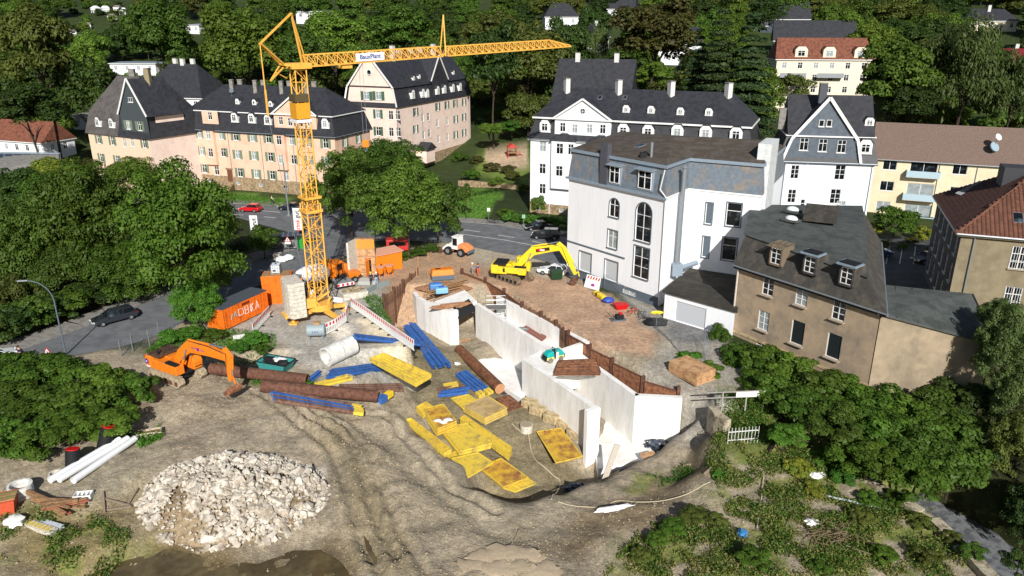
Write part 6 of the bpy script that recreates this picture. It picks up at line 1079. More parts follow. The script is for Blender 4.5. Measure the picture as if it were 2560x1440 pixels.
        mx=(boom[2][0]+boom[3][0])/2; mz=(boom[2][1]+boom[3][1])/2; U(MB().box(mx-.15,mx+.15,-.325,-.302,mz-.15,mz+.15),'emblem',mat('violet_logo','#5a2a9a',.5),bm,0); U(MB().box(mx-.9,mx-.3,-.32,-.302,mz-.03,mz+.03).box(mx+.3,mx+.9,-.32,-.302,mz-.03,mz+.03),'lettering_line',mat('violet_logo','#5a2a9a',.5),bm,0)
        U(MB().box(-2.5,-1.95,-1.42,-1.4,1.2,1.35),'number_plate',WHITE,cw,0)
    if stripe:
        a,c=boom[2],boom[3]; dx=Vector((c[0]-a[0],0,c[1]-a[1])); 
        p0=Vector((a[0],-.315,a[1]))+dx*.18; p1=Vector((a[0],-.315,a[1]))+dx*.92; U(MB().bar(p0,p1,.02,.42),'boom_panel',BLACK,bm,0); pm=p0.lerp(p1,.42); U(MB().box(pm.x-.55,pm.x+.45,-.36,-.327,pm.z-.17,pm.z+.17),'boom_sign',REDP,bm,0); U(MB().box(pm.x-.2,pm.x+.4,-.375,-.362,pm.z-.1,pm.z+.1),'lettering_line',WHITE,bm,0)
        U(MB().box(-1.15,-.85,-1.4,-1.383,1.45,1.9).box(-1.15,-.85,-1.4,-1.383,1.95,2.05),'vent_grille',BLACK,bevel=0); U(MB().box(-.6,.9,-1.405,-1.385,1.2,1.32),'side_rail',BLACK,bevel=0)
    return r
p1,p2=P2(372,958),P2(455,990); td=heading(p1,p2); c=P(446,945); bkt=P2(598,1000); ua=heading(c,bkt)-td; dist=(bkt-c.to_2d()).length-.3
sc_=min(1.22,dist/8.6)
excavator('orange tracked excavator with muddy tracks resting its bucket on the ground',(c.x,c.y,H0(c.x,c.y)+.02),td,ua,EXO,[(.4,1.7),(1.3,2.9),(2.7,3.95),(5.6,4.1),(dist-.5,4.0)],[(dist-.9,4.75),(dist-.3,4.1),(dist-.35,2.9),(dist-.45,1.75)],-.25,logo=True)
p1,p2=P2(1236,702),P2(1298,724); td=heading(p1,p2); c=P(1284,700); bkt=P2(1440,712); ua=heading(c,bkt)-td; dist=(bkt-c.to_2d()).length
excavator('yellow tracked excavator digging beside the white building',(c.x,c.y,H0(c.x,c.y)+.02),td,ua,EXY,[(.4,1.7),(1.3,2.9),(2.6,4.2),(dist*.6,4.75),(dist*.74,4.8)],[(dist*.7,5.5),(dist*.78,4.7),(dist*.92,2.6),(dist-.1,1.4)],-.6,muddy=False,stripe=True)
def wheel(parent,x,y,z,rad,wd,m=None,name='wheel'):
    o=MB().cyl((x,y-wd/2,z),(x,y+wd/2,z),rad,18).build(name,BLACK,parent,smooth=True,bevel=.03); MB().cyl((x,y-wd/2-.01,z),(x,y+wd/2+.01,z),rad*.55,14).build('rim',m or STEEL,o,smooth=True); return o
# wheel loader
c=P(1146,636); r=T('wheel_loader','white and orange compact wheel loader parked by the lime trees','loader',(c.x,c.y,.01),heading(P2(1170,640),P2(1115,630)))
for x in (-1.1,1.2):
    for y in (-.85,.85): wheel(r,x,y,.62,.62,.45)
MB().prism([(-2.3,.7),(-.4,.7),(-.4,1.75),(-1.2,1.8),(-2.2,1.35)],-.8,.8).build('engine_hood',mat('faded_orange','#e08a55',.5,.1),r,bevel=.1); MB().box(-2.35,-2.1,-.85,.85,.55,1.0).build('counterweight',GREYP,r,bevel=.05)
cb=MB().prism([(-.5,.9),(.75,.9),(.75,1.5),(.55,2.75),(-.4,2.75)],-.72,.72).build('cab',WHITE,r,bevel=.06); MB().box(-.3,.5,-.735,-.72,1.5,2.6).box(-.3,.5,.72,.735,1.5,2.6).build('cab_window',DARKGLASS,cb); MB().hexa([(.77,-.6,1.55),(.79,-.6,1.55),(.79,.6,1.55),(.77,.6,1.55)],[(.59,-.6,2.6),(.61,-.6,2.6),(.61,.6,2.6),(.59,.6,2.6)]).build('windscreen',DARKGLASS,cb); MB().box(-.45,.65,-.78,.78,2.75,2.85).build('cab_roof',WHITE,cb,bevel=.03)
for s in (-1,1): MB().prism([(.6,1.2),(1.6,1.5),(2.6,.75),(2.8,.45),(2.55,.4),(1.5,1.1),(.6,.9)],s*.45-.07,s*.45+.07).build('lift_arm',WHITE,r)
MB().box(.7,1.8,-.5,.5,.5,.95).build('front_frame',mat('faded_orange','#e08a55'),r); MB().prism([(2.5,.1),(3.4,.08),(2.75,.3),(2.65,.9),(2.5,.95)],-1.05,1.05).build('bucket',RUST,r)
# trench roller
c=P(1384,902,ZN); r=T('trench_roller','turquoise and cream articulated trench roller on the concrete deck','roller',(c.x,c.y,ZN+.02),heading(P2(1360,895,ZN),P2(1408,884,ZN))); TURQ=mat('turquoise_paint','#1fa9a4',.4,.1,coat=.3); CRM=mat('cream_yellow','#dfd873',.5,.12)
for s,nm in ((-1,'rear_hood'),(1,'front_hood')):
    MB().prism([(s*.12,.62),(s*1.02,.62),(s*1.0,.95),(s*.75,1.2),(s*.2,1.25)],-.42,.42).build(nm,TURQ,r,bevel=.07); MB().box(min(s*.15,s*1.05),max(s*.15,s*1.05),-.43,.43,.35,.64).build('chassis',CRM,r,bevel=.05)
    for y in (-.3,.3): o=MB().cyl((s*.62,y-.18,.3),(s*.62,y+.18,.3),.3,18).build('padfoot_drum',mat('drum_steel','#7d766a',.7,.2),r,smooth=True)
    MB().box(*sorted((s*1.02,s*1.14)),-.4,.4,.3,.75).build('bumper',BLACK,r)
MB().box(-.14,.14,-.38,.38,.4,1.1).build('articulation_joint',BLACK,r); MB().tube([(-.1,-.35,.9),(0,-.36,1.45),(0,.36,1.45),(.1,.35,.9)],.035,6).build('lifting_hoop',BLACK,r)
# air compressor on the ledge
c=P(1106,698,0); r=T('site_compressor','orange topped grey compressor box at the far edge of the pit','compressor',(c.x,c.y,H(c.x,c.y)),.25); MB().box(-1.5,1.5,-.8,.8,.1,.75).build('base_tub',GREYP,r,bevel=.05); MB().hexa([(-1.55,-.85,.75),(1.55,-.85,.75),(1.55,.85,.75),(-1.55,.85,.75)],[(-1.35,-.6,1.5),(1.35,-.6,1.5),(1.35,.6,1.5),(-1.35,.6,1.5)]).build('hood',EXO,r,bevel=.08); MB().box(-.9,-.2,-.2,.2,1.5,1.52).build('grille',BLACK,r)
# ---------------------------------------------------------------- trucks by the crane
pa,pb=P2(742,752),P2(845,700); hd=heading(pa,pb); c=(pa+pb)/2; r=T('mixer_truck','concrete mixer truck with white drum and orange cab behind the crane mast','truck',(c.x,c.y,0),hd)
for x in (-3.0,-1.7,2.9):
    for y in (-1.05,1.05): wheel(r,x,y,.5,.5,.32)
MB().box(-4.2,2.2,-.45,.45,.7,1.05).build('chassis',BLACK,r); cb=MB().prism([(2.2,.7),(4.1,.7),(4.15,1.7),(3.95,3.0),(2.3,3.0)],-1.2,1.2).build('cab',EXO,r,bevel=.08); MB().hexa([(4.14,-1.05,1.75),(4.17,-1.05,1.75),(4.17,1.05,1.75),(4.14,1.05,1.75)],[(3.97,-1.05,2.8),(4.0,-1.05,2.8),(4.0,1.05,2.8),(3.97,1.05,2.8)]).build('windscreen',DARKGLASS,cb); MB().box(2.7,3.8,-1.225,-1.2,1.8,2.7).box(2.7,3.8,1.2,1.225,1.8,2.7).build('side_window',DARKGLASS,cb)
pr=[(2.0,.45),(1.5,.95),(.5,1.2),(-.6,1.22),(-2.2,.95),(-3.6,.5),(-3.7,.4)]; b=MB(); n=20; ax=Vector((math.cos(-.2),0,math.sin(-.2)*-1)); ax=Vector((-.97,0,.24)); o0=Vector((0,0,2.3)); e1=Vector((0,1,0)); e2=ax.cross(e1)
for x,q in pr: b.v+=[tuple(o0+ax*(-x)+(e1*math.cos(2*math.pi*i/n)+e2*math.sin(2*math.pi*i/n))*q) for i in range(n)]
b.f+=[(k*n+i,k*n+(i+1)%n,(k+1)*n+(i+1)%n,(k+1)*n+i) for k in range(len(pr)-1) for i in range(n)]+[tuple(range(n)),tuple(range((len(pr)-1)*n,len(pr)*n))]; dr=b.build('drum',WHITE,r,smooth=True); MB().tube([o0+ax*2.2+(e1*math.cos(a)+e2*math.sin(a))*.98 for a in np.linspace(0,6.28,25)],.06,5).build('drum_band',NAVY,dr)
MB().bar((-4.0,-.6,1),(-3.6,-.5,3),.12).bar((-4.0,.6,1),(-3.6,.5,3),.12).build('rear_frame',EXO,r); MB().hexa([(-4.6,-.3,1.2),(-4.3,-.3,1.2),(-4.3,.3,1.2),(-4.6,.3,1.2)],[(-4.4,-.6,3.1),(-3.6,-.6,3.3),(-3.6,.6,3.3),(-4.4,.6,3.1)]).build('chute',STEEL,r)
pa,pb=P2(838,732),P2(872,712); hd=heading(P2(850,720),P2(815,690)); c=P2(850,712); r=T('flatbed_truck','flatbed truck with red and white marker boards and hoses beside the mixer truck','truck',(c.x,c.y,0),hd+math.pi)
for x in (-1.3,1.3):
    for y in (-.9,.9): wheel(r,x,y,.42,.42,.28)
MB().box(-2.3,2.3,-1.1,1.1,.75,.95).build('flatbed',mat('flatbed_grey','#8b8f92',.7,.2),r); MB().box(2.3,2.36,-1.15,1.15,.55,.95).build('tail_board',WHITE,r)
for k in range(4): MB().box(2.37,2.39,-1.1+k*.6,-.8+k*.6,.6,.9).build('red_marker',REDP,r)
g=MB(); 
for k in range(7): g.tube([(random.uniform(-2,1),random.uniform(-.8,.8),1.0),(random.uniform(-1.5,1.5),random.uniform(-.8,.8),1.5),(random.uniform(-1,2),random.uniform(-.8,.8),1.05)],.06,5)
g.build('hoses',BLACK,r)
c=P(868,705); r=T('mini_dumper','small orange skip dumper with black roll bar beside the formwork panels','dumper',(c.x,c.y,0),.6)
for x in (-.8,.8):
    for y in (-.75,.75): wheel(r,x,y,.42,.42,.3)
MB().hexa([(.1,-.6,.6),(1.3,-.6,.6),(1.3,.6,.6),(.1,.6,.6)],[(-.1,-.9,1.5),(1.8,-.9,1.3),(1.8,.9,1.3),(-.1,.9,1.5)]).build('skip',EXO,r,bevel=.04); MB().box(-1.6,-.1,-.55,.55,.5,1.1).build('engine_cover',BLACK,r,bevel=.05); MB().tube([(-.8,-.6,1.1),(-.8,-.6,2.4),(-.8,.6,2.4),(-.8,.6,1.1)],.05,6).build('roll_bar',BLACK,r); MB().box(-.9,-.4,-.25,.25,1.1,1.25).build('seat',BLACK,r)
c=P(838,690); r=T('service_van','orange site van with dark windows behind the crane mast','van',(c.x,c.y,0),hd+.1)
for x in (-1.2,1.2):
    for y in (-.8,.8): wheel(r,x,y,.35,.35,.22)
MB().prism([(-2.2,.4),(2.3,.4),(2.35,1.1),(1.5,1.35),(.9,2.1),(-2.15,2.15)],-.95,.95).build('body',EXO,r,bevel=.1); MB().hexa([(1.55,-.8,1.36),(1.58,-.8,1.36),(1.58,.8,1.36),(1.55,.8,1.36)],[(1.0,-.75,2.02),(1.03,-.75,2.02),(1.03,.75,2.02),(1.0,.75,2.02)]).build('windscreen',DARKGLASS,r); MB().box(-1.6,.7,-.965,-.952,1.3,1.95).build('side_window',DARKGLASS,r); MB().box(-1.6,.7,.952,.965,1.3,1.95).build('side_window',DARKGLASS,r)
# ---------------------------------------------------------------- site materials and small things
def G(px,py,dz=0):
    z=0
    for k in range(6): p=P(px,py,z); z=.5*z+.5*H0(p.x,p.y)
    for k in range(8): p=P(px,py,z); z=.3*z+.7*(H0(p.x,p.y)+dz)
    return P(px,py,z)
def thingpipe(name,label,cat,a,b,r,ri,m,group=None,lift=None):
    a,b=G(*a),G(*b); l=(r if lift is None else lift)+max(0,max(H(*(a.lerp(b,t).to_2d()))-a.lerp(b,t).z for t in (.1,.3,.5,.7,.9)))*.8; c=(a+b)/2; o=MB().pipe(a-c,b-c,r,ri,22).build(name,m,None,smooth=True); o.location=c+Vector((0,0,l)); return tag(o,label,cat,group)
BEAMG='steel shoring beams'
_bm={}
def beam(label,a,b,m,w=.26,h=.26,dz=0,ends=None,group=None):
    w*=1.35; h*=1.35
    a,b=G(*a),G(*b); dz+=max(0,max(H(*(a.lerp(b,t).to_2d()))-a.lerp(b,t).z for t in (.1,.3,.5,.7,.9)))*.8; c=(a+b)/2; L=(b-a).length; r=T('steel_beam',label,'beam',c+Vector((0,0,h/2+dz)),0,group); r.rotation_euler=(b-a).to_track_quat('X','Z').to_euler()
    e=ends or (None,None); x0,x1=-L/2+(.9 if e[0] else 0),L/2-(.9 if e[1] else 0); t=.035; MB().box(x0,x1,-w/2,w/2,h/2-t,h/2).box(x0,x1,-w/2,w/2,-h/2,-h/2+t).box(x0,x1,-t/2,t/2,-h/2+t,h/2-t).build('web',m,r)
    for s,k in ((-1,0),(1,1)):
        if e[k]: x=s*L/2; MB().box(*sorted((x,x-s*.9)),-w/2,w/2,-h/2,h/2).build('end_fitting',e[k],r)
    return r
BR=mat('beam_brown','#84685a',.85,.25,3,c2='#66483c'); YE=PLATEY
def fan(label,a0,a1,b0,b1,n,m,ends=None,w=.24,dz=0,jit=3,group=BEAMG,layers=1):
    for k in range(n):
        t=k/max(1,n-1); A=(a0[0]+(a1[0]-a0[0])*t+random.uniform(-jit,jit),a0[1]+(a1[1]-a0[1])*t); B_=(b0[0]+(b1[0]-b0[0])*t+random.uniform(-jit,jit),b0[1]+(b1[1]-b0[1])*t); beam(label,A,B_,m[k%len(m)] if isinstance(m,list) else m,w,w,dz,ends,group)
fan('blue steel beam lying behind the yellow tray beside the concrete pipe rings',(885,880),(890,888),(1045,896),(1052,902),3,BLUEB)
fan('long blue steel beam leaning down the pit slope below the barrier fence',(1012,832),(1035,828),(1088,934),(1124,934),4,BLUEB,w=.3,jit=2)
fan('blue steel beam with yellow fitting lying beside the rusty culvert pipe',(1143,942),(1162,934),(1200,998),(1232,988),4,BLUEB,(None,YE),jit=2)
fan('blue steel beam with yellow end in the heap beside the yellow tray',(828,936),(815,962),(955,918),(985,936),5,BLUEB,(None,YE),jit=4)
fan('yellow painted beam under the blue heap beside the yellow tray',(785,968),(800,972),(870,945),(880,952),2,YE)
fan('brown steel beam lying between blue heap and pit',(845,968),(850,985),(1005,965),(1012,980),4,BR,w=.2)
fan('brown and blue steel beam with yellow end beside the rusty pipe',(672,992),(690,1018),(905,1036),(912,1052),5,[BR,BLUEB,BR,BLUEB],(None,YE),w=.24)
fan('short blue beam on the ground beside the pit plates',(1098,996),(1105,988),(1170,988),(1178,976),2,BLUEB)
fan('short brown beam on the pit floor beside the blue beams',(1090,978),(1095,985),(1160,968),(1165,974),2,BR,w=.2)
beam('short blue beam end beside the second rusty pipe',(775,955),(800,935),BLUEB,.3,.3)
# long rusty pipes
thingpipe('rusty_pipe','long rusty steel pipe behind the excavator bucket','pipe',(528,934),(770,962),.55,.51,RUST)
thingpipe('rusty_pipe','long rusty steel pipe with blue and yellow plug at its end','pipe',(655,990),(945,1016),.58,.54,RUST)
a,b=G(940,1011),G(984,1004); c=(a+b)/2; r=T('pipe_plug','blue and yellow plug sticking out of the rusty pipe end','plug',c+Vector((0,0,.6)),heading(a,b)); MB().box(-1,.1,-.35,.35,-.3,.35).build('blue_sleeve',BLUEB,r,bevel=.05); MB().box(.1,1.1,-.32,.32,-.28,.3).build('yellow_head',EXY,r,bevel=.08)
a,b=P(1148,886,-4.9),P(1250,985,-5.4); c=(a+b)/2; o=MB().pipe(a-c,b-c,.62,.6,24).build('rusty_pipe',mat('brown_rust_pipe','#7a5138',.8,.25,2,bump=.2,c2='#5e3c2a'),None,smooth=True); o.location=c+Vector((0,0,.62)); tag(o,'long brown rusty pipe lying along the concrete footing in the pit','pipe')
MB_=MB().cyl((b-c)*.999,(b-c)*1.001+(b-c).normalized()*.01,.6,24); ob('end_disc',MB_.mesh('end_disc',mat('sand_fill','#b98a63',.9)),o)
# concrete pipe rings
a,b=G(812,918),G(880,885); u=(b-a).normalized()
for k,lb in enumerate(('white concrete pipe ring nearest the grey skip with open end','white concrete pipe ring behind the first beside blue beams')): p=a+u*(k*1.75+.2); q=a+u*(k*1.75+1.85); c=(p+q)/2; o=MB().pipe(p-c,q-c,1.02 if k==0 else 1.0,.82,28).build('pipe_ring',mat('white_concrete','#d8d8d4',.85,.1,2,bump=.1,c2='#c4c2bb'),None,smooth=True); o.location=c+Vector((0,0,1.0)); tag(o,lb,'pipe ring')
# grey tank on feet
c=G(792,845); r=T('grey_tank','grey steel tank with blue lettering beside the crane base','tank',c,.1); MB().cyl((-.95,0,.95),(.95,0,.95),.68,18).build('vessel',mat('tank_grey','#8f9da2',.5,.1,2),r,smooth=True,bevel=.08); MB().box(-.8,-.6,-.6,.6,0,.4).box(.6,.8,-.6,.6,0,.4).build('feet',STEEL,r); MB().box(-.2,.5,-.3,.3,1.6,1.9).build('pump',mat('tan_box','#a58a66',.8),r); text('S A S',.3,NAVY,r,(0,-.7,.95))
# teal skip with rubbish
c=G(692,925); r=T('teal_skip','teal steel skip filled with black and white rubbish bags','skip',c,-.35); b=MB(); TEAL=mat('teal_paint','#3d8f8c',.6,.2,2)
b.hexa([(-1.2,-.8,0),(1.2,-.8,0),(1.2,.8,0),(-1.2,.8,0)],[(-1.7,-.95,1.1),(1.7,-.95,1.1),(1.7,.95,1.1),(-1.7,.95,1.1)]); b.f.pop(1); b.build('body',TEAL,r); b=MB(); b.bar((-1.7,-.95,1.1),(1.7,-.95,1.1),.08).bar((-1.7,.95,1.1),(1.7,.95,1.1),.08).bar((1.7,-.95,1.1),(1.7,.95,1.1),.08).bar((-1.7,-.95,1.1),(-1.7,.95,1.1),.08); b.build('rim',BLACK,r)
def lump(c,sx,sy,sz,seed,n=12,m=8,rough=.35):
    g=random.Random(seed); b=MB()
    for j in range(m+1):
        t=math.pi*j/m
        for i in range(n): a=2*math.pi*i/n; q=1+g.uniform(-rough,rough)*math.sin(t); b.v.append((c[0]+sx*math.sin(t)*math.cos(a)*q,c[1]+sy*math.sin(t)*math.sin(a)*q,c[2]+sz*math.cos(t)*q))
    b.f=[(j*n+i,(j+1)*n+i,(j+1)*n+(i+1)%n,j*n+(i+1)%n) for j in range(m) for i in range(n)]; return b
for k,(x,y,m) in enumerate(((-.9,.2,BLACK),(-.2,-.3,BLACK),(.3,.3,WHITE),(.9,-.1,BLACK),(0,.1,WHITE))): tag(lump((0,0,0),.6,.5,.35,k).build('rubbish_bag',m,None,smooth=True,loc=c+Matrix.Rotation(-.35,3,'Z')@Vector((x,y,.9))),('white' if m is WHITE else 'black')+' rubbish bag lying in the teal skip','bag','bags in the teal skip')
# yellow trench plates and trays
def plate(label,pts,zg,th,m,rim=.0,group='yellow trench plates',name='trench_plate',stack=1,tilt=0):
    q=[P(*p,zg) for p in pts]
    for it in range(4):
        c=sum(q,Vector())/4; zz=max(max(H(p.x,p.y) for p in q),H(c.x,c.y))-.02
        if zg<zz and group=='yellow trench plates': zg=zz; q=[P(*p,zg) for p in pts]
    c=sum(q,Vector())/4
    for k in range(stack):
        o_=c+Vector((random.uniform(-.08,.08),random.uniform(-.08,.08),k*(th+.05))) if k<stack-1 or stack>1 else c
        r=T(name,label if stack==1 else label+(' topmost' if k==stack-1 else ' lower down'),'plate',o_,0,group); l=[p-c for p in q]; up=Vector((0,0,th)); cx=Vector((0,0,0))
        MB().hexa(l,[p+up for p in l]).build('sheet',m,r)
        rr=MB()
        for i in range(4): a,b=l[i],l[(i+1)%4]; rr.bar(a+up*(1 if not rim else 1)+Vector((0,0,rim/2)),b+up+Vector((0,0,rim/2)),.09,max(.06,rim))
        rr.build('edge_frame',RUST if m is RUSTB else PLATEY,r)
        ribs=MB(); 
        for t in ((.3,.5,.7) if not rim else (.2,.4,.6,.8)): a=l[0].lerp(l[1],t)+up; b=l[3].lerp(l[2],t)+up; ribs.bar(a+Vector((0,0,.02)),b+Vector((0,0,.02)),.07,.05 if not rim else .12)
        ribs.build('stiffener',m,r)
plate('deep yellow steel tray lying across the blue beams',[(925,905),(960,892),(1078,945),(1040,968)],-2.5,.12,PLATEY,.35,name='steel_tray')
plate('yellow plate stack with white powder sacks on it',[(1060,1038),(1108,1026),(1140,1070),(1090,1090)],-4.0,.14,PLATER,stack=4)
plate('small yellow box plate at the back of the plate heap',[(1042,1030),(1066,1016),(1082,1030),(1058,1046)],-4.0,.5,PLATEY,.1)
plate('long narrow yellow trough on the edge of the plate heap',[(1015,1060),(1028,1056),(1128,1134),(1112,1144)],-4.4,.2,PLATEY,.3,name='steel_trough')
plate('large yellow plate in the middle of the plate heap',[(1102,1082),(1172,1072),(1228,1122),(1150,1142)],-4.6,.16,PLATEY,stack=3)
plate('long yellow side plate standing at the rear of the heap',[(1150,1062),(1160,1052),(1280,1135),(1272,1152)],-4.7,.6,PLATEY,.1)
plate('bright yellow plate at the front of the plate heap',[(1128,1150),(1195,1135),(1232,1160),(1170,1196)],-5.1,.16,PLATEY)
plate('pale yellow plate beneath the large plate',[(1112,1140),(1170,1120),(1215,1148),(1150,1168)],-5.0,.12,PLATEY)
plate('orange stained plate leaning on the heap front',[(1198,1172),(1252,1150),(1320,1198),(1258,1222)],-5.3,.18,PLATER)
plate('small yellow plate end poking out at the heap front',[(1258,1222),(1315,1196),(1338,1212),(1288,1232)],-5.6,.16,PLATEY)
plate('single flat yellow plate beside the sandstone blocks',[(1342,1082),(1402,1074),(1456,1144),(1390,1160)],-6.1,.14,PLATER)
plate('muddy yellow plate in the flat stack beside the manhole ring',[(1158,1030),(1218,1004),(1268,1036),(1212,1062)],-5.2,.14,mat('muddy_plate','#c2a878',.85,.2,1.2,c2='#a98f60'),stack=4)
plate('thin yellow plate behind the flat stack',[(1128,998),(1170,988),(1210,1015),(1158,1024)],-5.0,.1,PLATEY)
plate('yellow plate piece beside the short blue beams',[(1108,962),(1142,956),(1146,966),(1112,972)],-4.6,.1,PLATEY)
plate('rust brown plate with blue patch beside the flat stack',[(1240,1000),(1272,990),(1308,1018),(1270,1030)],-5.3,.12,RUSTB)
plate('big rusty road plate bridging the culvert walls',[(1384,938),(1395,908),(1488,904),(1500,938)],ZN+.05,.12,RUSTB,group='rusty plates on the culvert',stack=2)
r=G(1110,1056,.6); 
for k,(px,py) in enumerate(((1095,1052),(1108,1056),(1120,1050))): p=P(px,py,-3.3); tag(lump((0,0,0),.42,.28,.16,k+20).build('powder_sack',WHITE,None,smooth=True,loc=p),'white powder sack lying on the rusty yellow plate stack','sack','white sacks on the plates')
# sandstone blocks, manhole ring, hose
for k,(px,py) in enumerate(((1330,1012),(1350,1028),(1385,1048),(1418,1066),(1444,1088))):
    p=G(px-6,py+6); tag(MB().box(-.75,.75,-.5,.5,0,.85).build('sandstone_block',SAND,None,bevel=.06,loc=p,rz=-.62+random.uniform(-.1,.1)),['rough sandstone block at the far end of the row along the culvert','sandstone block second in the row along the culvert wall','sandstone block in the middle of the row along the culvert','sandstone block with plank on it in the culvert row','sandstone block at the open end of the culvert row'][k],'block')
p=G(1316,1078); r=T('manhole_ring','pale concrete manhole ring with lid on the pit floor','manhole',p); MB().pipe((0,0,0),(0,0,.75),.62,.5,22).build('ring',CONC2,r,smooth=True); MB().cyl((0,0,.72),(0,0,.78),.55,22).build('lid',mat('muddy_lid','#a1937c',.9),r)
def hose(label,pts,r,m,zs=None,name='hose',cat='hose'):
    q=[G(*p)+Vector((0,0,r*.9)) if zs is None else P(*p,zs) for p in pts]; out=[]
    for k in range(len(q)-1):
        p0,p1,p2,p3=q[max(k-1,0)],q[k],q[k+1],q[min(k+2,len(q)-1)]
        for j in range(5): t=j/5; out.append(.5*((2*p1)+(-p0+p2)*t+(2*p0-5*p1+4*p2-p3)*t*t+(-p0+3*p1-3*p2+p3)*t**3))
    out.append(q[-1]); 
    for o in out:
        if zs is None: o.z=max(o.z,H(o.x,o.y)+r)
    c=out[0].copy(); ob_=MB().tube([o-c for o in out],r,6).build(name,m,None,smooth=True,loc=c); return tag(ob_,label,cat)
HOS=mat('pale_hose',(190,178,152),.7,.1)
hose('pale hose running from the manhole ring across the pit floor',[(1280,1062),(1300,1080),(1318,1078),(1328,1130),(1345,1160),(1385,1192),(1400,1215),(1378,1250)],.045,HOS)
hose('pale hose snaking over the bank in front of the pit',[(1395,1258),(1460,1272),(1510,1268),(1545,1253),(1600,1256),(1660,1252),(1720,1235),(1775,1208)],.035,HOS)
hose('grey plastic pipe lying in the weeds on the bank',[(2052,1240),(2120,1255),(2215,1276)],.09,mat('grey_pvc','#a9b4bc',.5),name='drain_pipe',cat='pipe')
hose('bundle of black hoses hanging over the bank edge',[(1952,1035),(1945,1080),(1932,1120),(1918,1140)],.16,mat('black_brown_hose','#2a1e1d',.6)); hose('thin pale pole standing in the weeds below the black hoses',[(1912,1150),(1905,1230),(1893,1320)],.04,HOS,name='pole',cat='pole')
# black plastic sheets
PLS=mat('black_plastic','#232a36',.3,.3,4,bump=.9,bscale=6,c2='#3f4b5e',spec=.6)
for k,(px,py,z,sx,sy,sz,lb) in enumerate(((1640,1112,-6.05,1.1,.8,.4,'crumpled black plastic sheet on the white culvert floor'),(1668,1142,-6.05,1.0,.6,.35,'crumpled black plastic sheet at the edge of the culvert floor'),(1660,1128,-6.1,.25,.7,.15,'strip of black plastic joining the two sheets on the culvert floor'),(1582,1182,-5.6,.9,.45,.3,'crumpled black plastic sheet in the mud before the culvert'),(1440,1222,-6.2,1.2,.55,.35,'crumpled black plastic sheet in the corner of the pit'),(1490,1215,-5.9,.6,.3,.2,'small torn black plastic piece beside the upright plank'),(1272,980,-5.4,.8,.6,.4,'dark plastic netting heap beside the brown pipe end'),(1308,1000,-5.5,.7,.5,.3,'dark plastic heap at the foot of the culvert wall'),(1128,912,-4.6,.5,.4,.25,'dark foil bundle beside the long blue beams'),(1140,912,-4.6,.5,.3,.2,'white foil bundle beside the long blue beams'))):
    tag(lump((0,0,.1),sx,sy,sz,k+40,18,10,.5).build('plastic_sheet',PLS if 'white' not in lb[:6] else WHITE,None,smooth=True,loc=P(px,py,z)),lb,'plastic sheet')
a,b=P(1507,1210,-6.0),P(1530,1118,-4.6); b=a+Vector((1.2,.6,3.6)); tag(MB().bar((0,0,0),b-a,.5,.1,up=(0,1,0)).build('leaning_board',mat('grey_board','#b7ada0',.9,.15,3),None,loc=a),'grey wooden board leaning on the end of the culvert','board')
for k,(pts,z) in enumerate(((((1598,1140),(1632,1132),(1646,1150),(1612,1160)),-5.6),(((1588,1165),(1625,1152),(1650,1158),(1620,1172)),-5.9))): q=[P(*p,z) for p in pts]; c=sum(q,Vector())/4; u=Vector((0,0,.05)); tag(MB().hexa([p-c for p in q],[p-c+u for p in q]).build('plywood_sheet',PLY,None,loc=c+Vector((0,0,.2))),['light plywood sheet lying before the culvert floor','splintered plywood sheet in the mud before the culvert'][k],'plywood')
# footing clutter: boards, yellow-ish plank stack, planks, scaffold
pw=[P(1168,892,-4.9),P(1196,872,-4.9),P(1232,882,-4.9),P(1205,902,-4.9)]
c=P(1215,868,-4.92); r=T('plank_stack','stack of yellowish planks on the white concrete footing','planks',c,heading(P2(1190,855,-4.9),P2(1240,885,-4.9)))
for k in range(5): MB().box(-2,2,-.55+k*.22,-.35+k*.22,0,.12).build('plank',mat('yellowish_plank','#bda375',.9,.2,3,c2='#9b8253'),r)
for k in range(5): MB().box(-1.9,2.1,-.55+k*.22,-.35+k*.22,.13,.25).build('plank',MT['yellowish_plank'],r)
for k,(px,py,a,l) in enumerate(((1160,838,-.3,2.6),(1168,848,-.5,2.4),(1175,842,.2,2.2),(1150,850,.5,2),(1182,852,-.2,2.5),(1155,858,.1,1.8))): tag(MB().box(-l/2,l/2,-.28,.28,0,.05).build('formwork_board',PLY,None,loc=P(px,py,-4.9)+Vector((0,0,.03+k*.05)),rz=a),'plywood formwork board on the footing by the culvert chamber','board','formwork boards')
c=P(1240,798,-2.05); r=T('scaffold_tower','small tubular scaffold tower inside the far culvert box','scaffold',c,.05)
for x in (-1.2,1.2):
    for y in (-.7,.7): MB().cyl((x,y,0),(x,y,2.9),.035,6).build('standard',STEEL,r)
    for z in (.5,1.6,2.3,2.8): MB().cyl((x,-.7,z),(x,.7,z),.03,6).build('transom',STEEL,r)
for y in (-.7,.7):
    for z in (.5,2.2,2.8): MB().cyl((-1.2,y,z),(1.2,y,z),.03,6).build('ledger',STEEL,r)
    MB().cyl((-1.2,y,.5),(1.2,y,1.6),.025,6).build('brace',STEEL,r)
MB().box(-1.2,1.2,-.65,.65,1.55,1.62).build('platform',mat('scaffold_deck','#8b8680',.8),r); MB().box(-1.2,1.2,-.69,-.67,1.62,1.85).build('toe_board',mat('dark_toe','#55565a',.8),r)
r0=heading(P2(1300,835,-1.8),P2(1360,875,-1.8))
